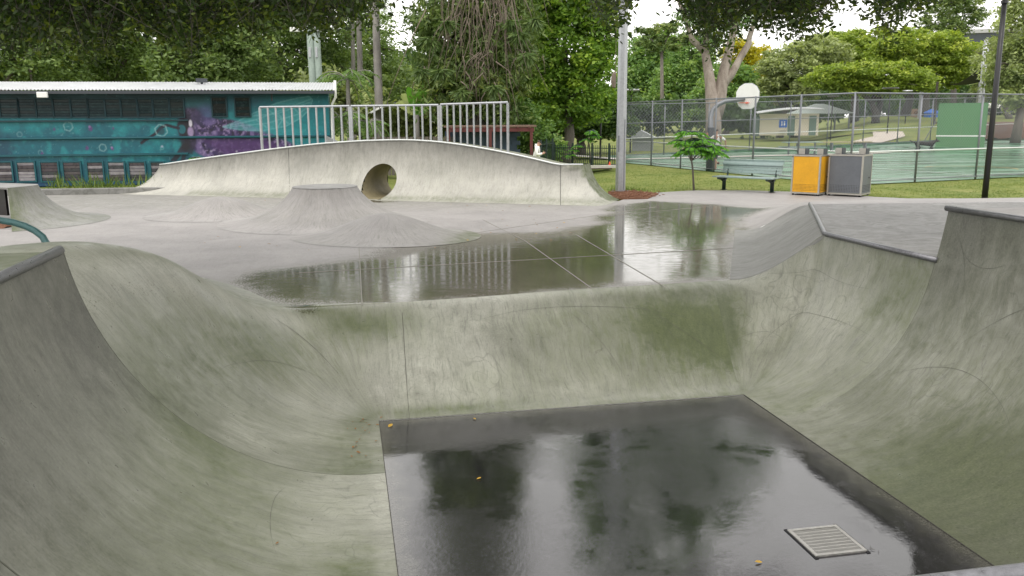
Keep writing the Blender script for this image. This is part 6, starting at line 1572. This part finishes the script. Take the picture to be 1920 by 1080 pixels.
# mid group right of pole
tree('dense_tree', 'mid green tree right behind the tall grey pole', 'tree', 1215, 150, [(1205, 140, 55, 60), (1230, 100, 50, 45), (1190, 170, 40, 40)], 20000, .60, 'leaf_mid', .35, seed=12, clump=2.2)
tree('dense_tree', 'rounded dark tree between the hoop pine and the gum trunk', 'tree', 1285, 140, [(1280, 150, 45, 45), (1300, 110, 40, 35), (1255, 185, 45, 30)], 18000, .55, 'leaf_mid', .3, seed=13, clump=2.0)
tree('dense_tree', 'dark shrubby tree behind the gum trunk and hoop', 'tree', 1360, 120, [(1370, 160, 50, 42), (1340, 190, 60, 32), (1400, 185, 40, 30)], 18000, .5, 'leaf_mid', .4, seed=14, clump=1.6)
hpn = tree('hoop_pine', 'thin hoop pine with a tufted flat top above the fence', 'tree', 1240, 120, [(1240, 62, 14, 22), (1205, 60, 18, 9), (1282, 72, 20, 10), (1240, 90, 28, 8), (1210, 80, 20, 8), (1262, 52, 16, 8)], 5000, .58, 'leaf_pine', .26, 'bark', 15, .8, .6, aspect=.3, split=.85, limbs=1)
tree('flowering_tree', 'yellow flowering tree right of the gum trunk', 'tree', 1405, 130, [(1420, 135, 42, 45), (1385, 105, 32, 30), (1440, 165, 28, 28), (1390, 155, 30, 30)], 20000, .48, 'leaf_yellow', .35, seed=16, clump=1.3)
# gum tree with pale forked trunk
d_ = 57; gb = at_d(1337, 262, d_); gum = empty('gum_tree', (gb.x, gb.y, -.05), 0, 'tall gum tree with a peeling pale forked trunk behind the hoop', 'tree'); o_ = gum.location
def gp_(px, py, dd=0): return at_d(px, py, d_ + dd) - o_
tr = MB()
tr.tube([Vector((0, 0, 0)), gp_(1338, 230), gp_(1336, 195), gp_(1331, 150), gp_(1325, 115), gp_(1322, 95)], [.62, .52, .46, .36, .30, .26], 12)
tr.tube([gp_(1340, 225, .2), gp_(1348, 195, .2), gp_(1352, 165), gp_(1358, 130), gp_(1368, 90), gp_(1378, 45), gp_(1385, -20)], [.45, .46, .42, .34, .28, .22, .14], 12)
tr.tube([gp_(1356, 160), gp_(1372, 138), gp_(1390, 105), gp_(1404, 82), gp_(1405, 70), gp_(1415, 40), gp_(1432, 2), gp_(1446, -40)], [.30, .26, .22, .22, .18, .15, .12, .08], 10)
tr.tube([gp_(1323, 98), gp_(1310, 86), gp_(1298, 75), gp_(1292, 55), gp_(1280, 20), gp_(1262, -20)], [.27, .22, .20, .15, .12, .08], 10)
tr.tube([gp_(1322, 100), gp_(1326, 60), gp_(1318, 10), gp_(1325, -40)], [.22, .18, .14, .10], 8)
tr.build('trunk', M['gum'], gum, True)
rng = np.random.default_rng(17); bl = [(tuple(gp_(px, py)), (rx / F * d_, 3.0, ry / F * d_)) for px, py, rx, ry in ((1340, -70, 70, 45), (1430, -60, 60, 35), (1385, -120, 90, 50), (1300, -230, 100, 60), (1420, -260, 90, 60), (1350, -400, 90, 80), (1180, -300, 80, 90), (1230, -440, 110, 90), (1150, -430, 70, 80), (1290, -560, 110, 80), (1180, -590, 90, 70), (1460, -330, 60, 50), (1120, -330, 60, 70), (1330, -310, 90, 80), (1400, -440, 80, 60), (1250, -680, 90, 70), (1215, -250, 70, 50), (1300, 30, 22, 20), (1335, 60, 20, 30), (1395, 30, 25, 20))]
C_, T_ = crown_pts(rng, bl, 84000, .9, .7, 60); dr = unit(rng.normal(size=(len(C_), 3)) * (1, 1, .5) + (0, 0, -1.0)); ln = .30 * rng.uniform(.6, 1.4, len(C_))
leaves(rng, C_, dr, ln, ln * .28, 'crown', T_ - .1, M['leaf_mid'], gum)
# spreading poincianas
tree('poinciana_tree', 'pale spreading tree at the left of the far canopy row', 'tree', 1490, 98, [(1490, 125, 65, 45), (1530, 100, 60, 32), (1450, 140, 30, 35), (1480, 165, 50, 30)], 24000, .38, 'leaf_olive', .4, 'bark_dk', 18, 1.1, .4)
tree('poinciana_tree', 'high domed bright tree in the middle of the far canopy row', 'tree', 1600, 108, [(1580, 90, 75, 30), (1640, 78, 60, 26), (1610, 110, 90, 30), (1560, 120, 50, 28)], 28000, .42, 'leaf_lime', .5, 'bark_dk', 19, 1.25, .4)
tree('poinciana_tree', 'low spreading bright green tree in front of the far canopy row', 'tree', 1640, 88, [(1600, 135, 75, 20), (1670, 138, 70, 22), (1560, 150, 50, 18), (1700, 155, 55, 20), (1630, 160, 70, 18)], 28000, .34, 'leaf_lime', .35, 'bark_dk', 20, 1.0, .32)
tree('poinciana_tree', 'broad domed tree at the right of the far canopy row', 'tree', 1730, 100, [(1720, 85, 80, 32), (1770, 100, 65, 38), (1690, 105, 60, 30), (1790, 130, 40, 35), (1740, 130, 60, 30)], 32000, .40, 'leaf_lime', .5, 'bark_dk', 21, 1.2, .4)
tree('dark_pine', 'dark layered pine above the right end of the far canopy', 'tree', 1785, 125, [(1785, 30, 55, 40), (1760, 50, 40, 25), (1810, 20, 40, 35), (1780, -20, 40, 40)], 14000, .45, 'leaf_pine', .4, 'bark_dk', 22, 1.1, .5, aspect=.35)
tree('olive_tree', 'loose olive green tree at the right edge behind the black lamp post', 'tree', 1905, 62, [(1910, 60, 45, 60), (1890, 120, 40, 45), (1930, 140, 45, 50), (1900, 170, 35, 30), (1925, 0, 40, 50)], 18000, .28, 'leaf_olive', .3, 'bark', 23, .9, .6, droop=.5)
tree('dense_tree', 'bushy olive tree low at the right edge behind the car', 'tree', 1890, 90, [(1870, 150, 40, 40), (1900, 165, 40, 30), (1860, 110, 30, 40)], 14000, .32, 'leaf_olive', .3, 'bark', 24, .9)
# dark trunks under the canopy
tk = 0
for px, d_, top, r_, lab in ((1463, 98, 165, .35, 'leaning dark trunk left under the far canopy'), (1640, 90, 160, .30, 'slim dark trunk under the low spreading tree'), (1695, 102, 160, .45, 'thick dark trunk behind the middle lamps'), (1905, 110, 150, .4, 'dark trunk beside the parked car')):
    q = at_d(px, 232, d_); g_ = gz(q.x, q.y); e = empty('tree_trunk', (q.x, q.y, g_), 0, lab, 'tree'); t_ = at_d(px + 14, top, d_) - e.location
    mb = MB(); mb.tube([(0, 0, -.1), tuple(t_ * .5 + Vector((.2, 0, 0))), tuple(t_)], [r_ * 1.3, r_, r_ * .7], 9); mb.tube([tuple(t_ * .55), tuple(t_ + Vector((-2.2, 0, .4)))], [r_ * .5, r_ * .25], 6); mb.tube([tuple(t_ * .65), tuple(t_ + Vector((2.6, 0, .8)))], [r_ * .5, r_ * .25], 6)
    mb.build('trunk', M['bark_dk'], e, True)
# far-off wood closing the view under the crowns
rng = np.random.default_rng(30); bl = []
for px in range(960, 2050, 34):
    py = rng.uniform(185, 205); bl.append(px_blob(px, py, 34, rng.uniform(24, 38), 135 + rng.uniform(-6, 10), 4))
for px in range(1165, 1430, 26):
    bl.append(px_blob(px, rng.uniform(205, 222), 26, rng.uniform(24, 36), 97 + rng.uniform(-4, 4), 3))
for px in range(-200, 1000, 40):
    bl.append(px_blob(px, rng.uniform(120, 190), 42, rng.uniform(50, 80), 80 + rng.uniform(-6, 8), 4))
for px in range(1560, 1960, 30): bl.append(px_blob(px, rng.uniform(168, 190), 34, rng.uniform(28, 36), 148 + rng.uniform(-4, 4), 4))
C_, T_ = crown_pts(rng, bl, 105000, 1.4, .6, 60, .2); dr = unit(rng.normal(size=(len(C_), 3))); ln = np.full(len(C_), .62) * rng.uniform(.6, 1.4, len(C_))
tag(leaves(rng, C_, dr, ln, ln * .6, 'wood', T_ - .15, M['leaf_dark'], None, gname='far_wood'), 'dark far-off wood closing the view below the crowns', 'wood', kind='stuff')
# palms
def frond(mb_c, base, az, L, droop, rng, nl=34, up=.6):
    C_, D_ = [], []; p = np.array(base, float); d_ = np.array((math.cos(az), math.sin(az), up)); d_ /= np.linalg.norm(d_); pts = [p.copy()]
    for i in range(14):
        p = p + d_ * L / 14; d_ = d_ + np.array((0, 0, -droop / 14)); d_ /= np.linalg.norm(d_); pts.append(p.copy())
    pts = np.array(pts); s_ = np.cross(d_, (0, 0, 1)); s_ /= max(np.linalg.norm(s_), 1e-6)
    for i in range(nl):
        f = .12 + .88 * i / nl; q = pts[min(13, int(f * 14))] * (1 - (f * 14) % 1) + pts[min(14, int(f * 14) + 1)] * ((f * 14) % 1)
        for sg in (-1, 1):
            v = s_ * sg * .8 + np.array((math.cos(az) * .5, math.sin(az) * .5, -.55)) + rng.normal(size=3) * .12; v /= np.linalg.norm(v); ll = L * .26 * math.sin(math.pi * (.12 + .8 * f)) + .05
            C_.append(q + v * ll * .5); D_.append((v, ll))
    mb_c.tube([tuple(x) for x in pts[::2]], list(np.linspace(.035, .008, len(pts[::2]))), 5)
    return C_, D_
def palm(label, px_b, px_t, py_t, d_, r0, seed, nf=15, L=2.6):
    rng = np.random.default_rng(seed); b_ = at_d(px_b, 262, d_); e = empty('palm_tree', (b_.x, b_.y, -.05), 0, label, 'palm'); t_ = at_d(px_t, py_t, d_) - e.location
    pts, rr = [], []
    for i in range(60):
        f = i / 59; pts.append(Vector((0, 0, 0)).lerp(t_, f)); rr.append(r0 * (1.15 - .35 * f) * (1.05 if i % 2 else .97))
    MB().tube(pts, rr, 12).build('trunk', M['palm'], e, True)
    st_ = MB(); CC, DD = [], []
    for k in range(nf):
        c_, dd = frond(st_, tuple(t_), k * 2 * math.pi / nf * 1.0 + rng.uniform(-.2, .2), L * rng.uniform(.85, 1.1), rng.uniform(1.6, 2.6), rng, up=rng.uniform(-.1, 1.3)); CC += c_; DD += dd
    st_.build('frond_stems', M['leaf_sap'] if False else M['palm'], e, True)
    ln = np.array([x[1] for x in DD]); leaves(rng, np.array(CC), np.array([x[0] for x in DD]), ln, np.maximum(.035, ln * .07), 'fronds', .45 + rng.normal(0, .15, len(CC)), M['leaf_mid'], e, gname='fronds')
    return e
palm('tall palm with the nearest smooth grey trunk left of the sky gap', 713, 700, -90, 44, .205, 41, 17, 3.4)
palm('thinner palm just left of the nearest palm trunk', 678, 671, -30, 48, .165, 42, 14, 3.0)
palm('faint third palm trunk beside the thinner palm', 664, 660, -10, 52, .13, 43, 12, 2.8)
palm('short palm with drooping fronds behind the hall corner', 655, 652, 150, 42, .12, 44, 13, 2.0)
palm('low palm clump with arching fronds behind the railing', 640, 640, 222, 38, .10, 45, 14, 1.5)
palm('young palm right of the low clump behind the railing', 690, 690, 232, 39, .10, 46, 12, 1.3)
# banana plant with big paddle leaves
q = at_d(780, 215, 43); bp = empty('banana_plant', (q.x, q.y, gz(q.x, q.y)), 0, 'banana plant with big pale paddle leaves right of the white canopy', 'plant'); rng = np.random.default_rng(47)
h0 = q.z - bp.location.z
MB().tube([(0, 0, 0), (.05, 0, h0)], [.16, .12], 8).build('stem', M['leaf_sap'] if False else M['palm'], bp, True)
for k, (px, py) in enumerate(((752, 178), (765, 165), (800, 148), (806, 170), (820, 190), (775, 195), (742, 196), (790, 185))):
    tip = Vector(at_d(px, py, 43 + rng.normal() * .3)) - bp.location; b0 = Vector((.05, 0, h0 - .25)); n_ = 9; P = np.zeros((n_, 5, 3)); ax_ = tip - b0; sd_ = ax_.cross(Vector((.2, 1, .2))).normalized()
    for i in range(n_):
        f = i / (n_ - 1); c_ = b0 + ax_ * f + Vector((0, 0, .25 * math.sin(math.pi * f))); w_ = .26 * math.sin(math.pi * min(1, .04 + .96 * f)) ** .6 * (.25 if f < .25 else 1)
        for j in range(5): P[i, j] = tuple(c_ + sd_ * w_ * (j - 2) / 2 + Vector((0, -.02, .06 * abs(j - 2) / 2)))
    me = grid_mesh('paddle_leaf', P); set_attr(me, 'tint', np.full(len(me.polygons), .55 + .3 * rng.random()), 'FACE'); link('paddle_leaf', me, M['leaf_sap'] if k % 3 else M['leaf_olive'], bp)
# saplings with feathery fronds
def sapling(label, base, h_, sprays, rng, r0=.03, name='sapling_tree', lean=0.0):
    e = empty(name, base, 0, label, 'sapling'); tr = MB(); CC, DD, LL = [], [], []; st_ = MB()
    tr.tube([(0, 0, 0), (-.06 + lean, 0, h_ * .35), (-.14 + lean, 0, h_ * .62), (-.12 + lean, 0, h_ * .95)], [r0 * 1.2, r0, r0 * .8, r0 * .4], 8)
    for (x, y, z_, n_, L) in sprays:
        b0 = Vector((-.13 + lean, 0, h_ * .5)); top = Vector((x, y, z_)); tr.tube([b0, b0.lerp(top, .5) + Vector((0, 0, .06)), top], [r0 * .5, r0 * .4, r0 * .2], 6)
        for k in range(n_):
            c_, dd = frond(st_, tuple(top), k * 2 * math.pi / n_ + rng.uniform(-.3, .3), L * rng.uniform(.8, 1.15), 1.3, rng, nl=26, up=rng.uniform(.05, .6)); CC += c_; DD += dd
    tr.build('trunk', M['bark'], e, True); st_.build('frond_stems', M['leaf_sap'] if False else M['dkgreen'], e)
    ln = np.array([x[1] for x in DD]); leaves(rng, np.array(CC), np.array([x[0] for x in DD]), ln * 1.05, np.maximum(.02, ln * .20), 'fronds', .5 + rng.normal(0, .18, len(CC)), M['leaf_sap'], e, gname='fronds')
    return e
q = at_z(1301, 357, 0); rng = np.random.default_rng(50)
sapling('young feathery leaved sapling on the grass left of the bench', Vector((q.x, q.y, 0)), 1.9, [(-.15, 0, 1.85, 9, .62), (-.30, .1, 1.55, 8, .6), (.15, -.1, 1.6, 8, .6), (.45, 0, 1.38, 7, .62), (-.1, -.2, 1.35, 8, .6), (.2, .1, 1.2, 7, .6), (-.35, 0, 1.25, 6, .5), (.62, -.1, 1.25, 6, .5)], rng)
q = at_d(1108, 310, 41.5)
sapling('staked young tree inside the picket fence near the tall grey pole', Vector((q.x, q.y, q.z)), 1.75, [(0, 0, 1.65, 8, .45), (.15, 0, 1.4, 7, .4), (-.2, 0, 1.25, 6, .4)], rng)
q = at_d(1080, 310, 41.5)
sapling('spindly yellow green shrub inside the picket fence', Vector((q.x, q.y, q.z)), 1.0, [(0.1, 0, .95, 6, .35), (-.25, 0, .5, 6, .35), (-.1, 0, .75, 5, .3)], rng, .02)
q = at_d(373, 296, 28.6)
sapling('small yellow green weed poking above the ramp edge before the mural', Vector((q.x, q.y, 0)), q.z, [(-.1, 0, q.z, 7, .28), (.02, 0, q.z - .15, 6, .25)], rng, .015, 'weed_plant')
# ------------------------------------------------------------------ overhanging branches near the viewer
def overhang(label, trunk, fork_z, prof, d_rng, nst, seed, xr, group=None, leaf=.078, ytop=-150, mass=None, high=None):
    rng = np.random.default_rng(seed); e = empty('overhanging_tree', (trunk[0], trunk[1], trunk[2] if len(trunk) > 2 else -.05), 0, label, 'tree', group); o_ = np.array(e.location)
    pxs = np.array([p[0] for p in prof]); pys = np.array([p[1] for p in prof]); CC, DD, TT_ = [], [], []; tw = MB(); tops = []
    for k in range(nst):
        px = rng.uniform(*xr); yb = np.interp(px, pxs, pys) * (.9 if xr[0] < 500 else 1.0); 
        if yb < -20: continue
        dd = rng.uniform(*d_rng); yt = rng.uniform(ytop, min(-30, yb)); ye = yb - rng.uniform(0, 1) ** .9 * (yb + 90)
        if ye < yt + 12: ye = yt + 12
        a = np.array(at_d(px + rng.normal() * 14, yt, dd)); b = np.array(at_d(px, ye, dd)); n_ = max(6, int((ye - yt) / F * dd / .022))
        bend = rng.normal() * .35; sprd = rng.uniform(.03, .14); tint0 = .34 + rng.normal() * .12 + .34 * (ye > yb - 38)  # lowest sprays tinted brighter: their lit look is put into the colour
        f = ((np.arange(n_) + rng.random(n_)) / n_)[:, None]
        p = a + (b - a) * f; p[:, 0] += (bend * (1 - f) * 1.2 + .12 * np.sin(f * 4 + k))[:, 0]; p[:, 1] += .06 * np.sin(f[:, 0] * 5 + k)
        dr = unit(np.c_[rng.normal(size=n_) * .9, rng.normal(size=n_) * .9, -.45 + .45 * rng.normal(size=n_)])
        CC.append(p + dr * leaf * .55 + rng.normal(size=(n_, 3)) * sprd); DD.append(dr); TT_.append(tint0 + rng.normal(size=n_) * .14)
        tw.tube([tuple(a + np.array((bend * 1.2, 0, 0)) - o_), tuple((a + b) / 2 + np.array((bend * .6, 0, 0)) - o_), tuple(b - o_)], [.006, .004, .002], 3)
        tops.append(a)
    CC = np.concatenate(CC); DD = np.concatenate(DD); TT_ = np.concatenate(TT_); n = len(CC); ln = leaf * rng.uniform(.7, 1.35, n)
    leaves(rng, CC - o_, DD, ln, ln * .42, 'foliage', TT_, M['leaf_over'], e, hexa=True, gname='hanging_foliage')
    tw.build('twigs', M['bark_dk'], e)
    # trunk, limbs and main crown out of view
    w_ = MB(); T0 = Vector((0, 0, 0)); fk = Vector((0, 0, fork_z)); w_.tube([T0, T0.lerp(fk, .5) + Vector((.1, .1, 0)), fk], [.55, .42, .36], 12)
    for k in range(10):
        t_ = Vector(tops[int(rng.integers(0, len(tops)))] - o_) + Vector((0, 0, .35)); q = fk.lerp(t_, .5) + Vector((0, 0, 1.3)); w_.tube([fk, q, t_], [.16, .09, .02], 7)
    w_.build('trunk', M['bark_dk'], e, True)
    if mass:
        bl = [(tuple(np.array(c_) - o_), r_) for c_, r_ in mass]; C_, T_ = crown_pts(rng, bl, 16000, .8, .6, 60); dr = unit(rng.normal(size=(len(C_), 3)) + (0, 0, -.4)); ln = .22 * rng.uniform(.6, 1.4, len(C_))
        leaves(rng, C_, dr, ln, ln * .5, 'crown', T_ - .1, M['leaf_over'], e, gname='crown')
    if high:
        bl = [px_blob(px, py, rx, ry, d_) for px, py, rx, ry, d_ in high]; bl = [(tuple(np.array(c_) - o_), r_) for c_, r_ in bl]
        C_, T_ = crown_pts(rng, bl, 26000, .45, .6, 60); dr = unit(rng.normal(size=(len(C_), 3)) + (0, 0, -.4)); ln = .13 * rng.uniform(.6, 1.4, len(C_))
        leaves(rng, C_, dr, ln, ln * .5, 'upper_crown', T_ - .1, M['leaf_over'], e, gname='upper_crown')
    return e
profL = [(-80, 150), (0, 150), (40, 118), (90, 118), (130, 110), (165, 140), (190, 130), (230, 95), (265, 72), (300, 90), (330, 120), (350, 148), (375, 95), (410, 60), (450, 62), (495, 88), (520, 45), (560, 60), (600, 84), (650, 72), (685, 48), (705, 10), (720, -40)]
overhang('near leafy tree hanging over the top left of the hall', (-11, 9), 4.0, profL, (9.0, 14.0), 2300, 60, (-80, 715), mass=[((-8, 11, 7.5), (4.5, 4, 2.2)), ((-3, 12, 8.2), (4, 3.5, 1.6)), ((-9, 5, 7.8), (4, 4, 2.2))])
profR = [(1120, -30), (1132, 60), (1150, 80), (1172, 30), (1195, -40), (1270, -40), (1290, 20), (1312, 62), (1335, 118), (1352, 95), (1380, 50), (1410, 40), (1440, 72), (1470, 60), (1500, 86), (1530, 55), (1550, 25), (1562, -40), (1640, -40), (1655, 70), (1672, 88), (1690, 45), (1715, 25), (1740, 14), (1770, -10), (1790, -40)]
overhang('near tree hanging dark sprays over the top centre right', (13.5, 5, .0), 5.0, profR, (9.5, 14.0), 1900, 61, (1125, 1790), mass=[((8, 9, 7.6), (4, 3.2, 1.5)), ((4.0, 11, 8.4), (3.2, 2.6, 1.2)), ((11, 4, 8), (3.5, 4, 2.2))])
# ------------------------------------------------------------------ grass, weeds, fallen leaves, twigs
rng = np.random.default_rng(70)
def blades(name, label, pts, h0, h1, cat='grass', seed=1, spread=.5, wid=.012):
    rng = np.random.default_rng(seed); n = len(pts); pts = np.asarray(pts); d_ = unit(np.c_[rng.normal(0, spread, n), rng.normal(0, spread, n), np.ones(n)]); h_ = rng.uniform(h0, h1, n)
    return tag(leaves(rng, pts + d_ * h_[:, None] * .48, d_, h_, np.full(n, wid) * (h_ / h1 + .3), name, .45 + rng.normal(0, .16, n) + .9 * (fbm(np.c_[pts[:, 0] * .6, pts[:, 1] * .6, 0 * pts[:, 0]], 3, seed) - .5), M['grass_blade'], None, gname=name), label, cat, kind='stuff')
qx, qy = rng.uniform(1090, 1930, 60000), rng.uniform(306, 376, 60000)
dd_ = np.array(CF)[None] + np.array(CR)[None] * ((qx - 960) / F)[:, None] - np.array(CU)[None] * ((qy - 540) / F)[:, None]
tq = (-.03 - CAM_H) / dd_[:, 2]; gxy = dd_[:, :2] * tq[:, None]
ok = ~in_poly(gxy[:, 0], gxy[:, 1], [(p.x, p.y) for p in hw]) & ~in_poly(gxy[:, 0], gxy[:, 1], cx)
gxy = gxy[ok]; dn = fbm(np.c_[gxy * .9, 0 * gxy[:, 0]], 3, 91); gxy = gxy[dn + .08 * rng.normal(size=len(gxy)) > .40]; pp = np.c_[gxy, np.full(len(gxy), -.03)]
blades('lawn_grass', 'short mown grass between the path and the court fence', pp, .02, .06, seed=71, wid=.010)
pp = []
for k in range(420):
    f = rng.random(); q = at_z(75 + 250 * f, 362 + rng.normal() * 1.0, 0); c_ = int(f * 9); pp.append((q.x + rng.normal() * .08, q.y + .5 + rng.random() * .5, 0))
blades('tall_weeds', 'tall green weeds along the foot of the mural hall', pp, .2, .75, seed=72, spread=.45, wid=.03)
pp = [(at_z(1143 + rng.random() * 70, 361, 0).x, at_z(1143, 360, 0).y + rng.normal() * .15 + .3, 0) for k in range(160)]
blades('edge_weeds', 'dark tufts along the mulch edge at the pole foot', pp, .08, .22, seed=73, spread=.6, wid=.02)
def bowl_z(u, v):
    if U0 <= u <= U1 and v <= V1: return ZF
    return 0
lf = np_mesh('fallen_leaf', np.array([(-.035, 0, 0), (-.012, .016, .006), (.016, .014, .008), (.036, 0, .004), (.016, -.014, .002), (-.012, -.017, .004)]), np.arange(6), 6); set_attr(lf, 'tint', [.8], 'FACE')
lf2 = np_mesh('fallen_leaf', np.array([(-.03, 0, .002), (-.01, .012, .004), (.014, .010, .006), (.03, 0, .002), (.014, -.012, .008), (-.01, -.012, .003)]), np.arange(6), 6); set_attr(lf2, 'tint', [.25], 'FACE')
def leaf_at(p, me, label, s=1.0, rz=0.0, group=None, mat='leaf_fall'):
    o_ = link('fallen_leaf', me, M[mat] if len(me.materials) == 0 else None); o_.location = p; o_.rotation_euler = (rng.normal() * .12, rng.normal() * .12, rz); o_.scale = (s, s, s); return tag(o_, label, 'leaf', group)
leaf_at(at_z(732, 799, ZF) + Vector((0, 0, .006)), lf, 'largest orange yellow leaf on the dark floor near its far left corner', 1.3, 1.2)
leaf_at(at_z(1422, 1055, ZF) + Vector((0, 0, .006)), lf, 'yellow leaf on the dark floor left of the drain grate', .9, .2)
leaf_at(at_z(890, 786, ZF) + Vector((0, 0, .006)), lf, 'pale leaf near the far edge of the dark floor', .7, 2.2)
leaf_at(at_z(898, 898, ZF) + Vector((0, 0, .006)), lf, 'pale leaf in the middle of the dark floor', .8, .7)
def wallpt(px, py):      # where the pixel ray meets the bowl surface near the left floor edge
    p = at_z(px, py, ZF); u, v = to_uv(p)
    for _ in range(12):
        z_ = ZF + (ZUP - ZF) * float(np.interp(np.clip((U0 - u) / 2.6, 0, 1), Q_h, Q_w)) if u < U0 else (ZF if v < V1 else ZF + (0 - ZF) * float(np.interp(np.clip((v - V1) / 1.6, 0, 1), tt, B_w)))
        p = at_z(px, py, z_ + .012); u, v = to_uv(p)
    return p
for k in range(34):
    px, py = rng.normal(690, 22), rng.normal(805, 28)
    if px > 712 and py > 788: continue
    leaf_at(wallpt(px, py), lf2, 'small brown leaf scrap on the pale concrete by the dark floor corner', rng.uniform(.35, .8), rng.uniform(0, 6), 'leaf scraps by the floor corner')
for px, py, lb in ((662, 838, 'single dark leaf on the bowl wall, upper of the pair left of the dark floor'), (672, 848, 'single dark leaf on the bowl wall, lower of the pair left of the dark floor'), (520, 1018, 'lone leaf low on the left bowl wall near the bottom of the view'), (617, 687, 'lone dark leaf on the left part of the far bank'), (1160, 703, 'lone dark leaf on the middle of the far bank above the dark floor'), (870, 640, 'lone dark leaf high on the far bank near its left joint')): leaf_at(wallpt(px, py), lf2, lb, rng.uniform(.7, 1.1), rng.uniform(0, 6), 'single leaves on the bowl wall')
for k in range(70):
    px, py = rng.uniform(360, 1080), rng.uniform(372, 470); p = at_z(px, py, 0)
    if math.hypot(p.x - cv.x, p.y - cv.y) < 2.4: continue
    leaf_at(Vector((p.x, p.y, .012)), lf2 if rng.random() < .7 else lf, 'tiny fallen leaf on the pale concrete flat', rng.uniform(.6, 1.3), rng.uniform(0, 6), 'fallen leaves on the flat')
q = at_z(1880, 1052, -.3); tw = MB(); tw.tube([(0, 0, 0), (.05, .01, .012), (.13, -.01, .004)], .004, 5); tw.tube([(.10, 0, .006), (.115, -.02, .006)], .003, 4)
p = uvw(U1 + .35, 4.9, ZF + .06); o_ = tw.build('dry_twig', M['dead']); o_.location = p; tag(o_, 'pale dry twig on the mossy bowl wall at bottom right', 'twig')
for k in range(5):
    tw = MB(); tw.tube([(0, 0, 0), (.04, .012, .004), (.09, .0, .002)], .0025, 4); o_ = tw.build('dry_twig', M['bark_dk']); o_.location = at_z(1620 + k * 7, 1032 + rng.normal() * 5, ZF) + Vector((0, 0, .004)); o_.rotation_euler = (0, 0, rng.uniform(0, 3)); o_.scale = (.55, .55, .55); tag(o_, 'tiny brown twig caught at the drain grate edge', 'twig', 'twigs at the drain grate')
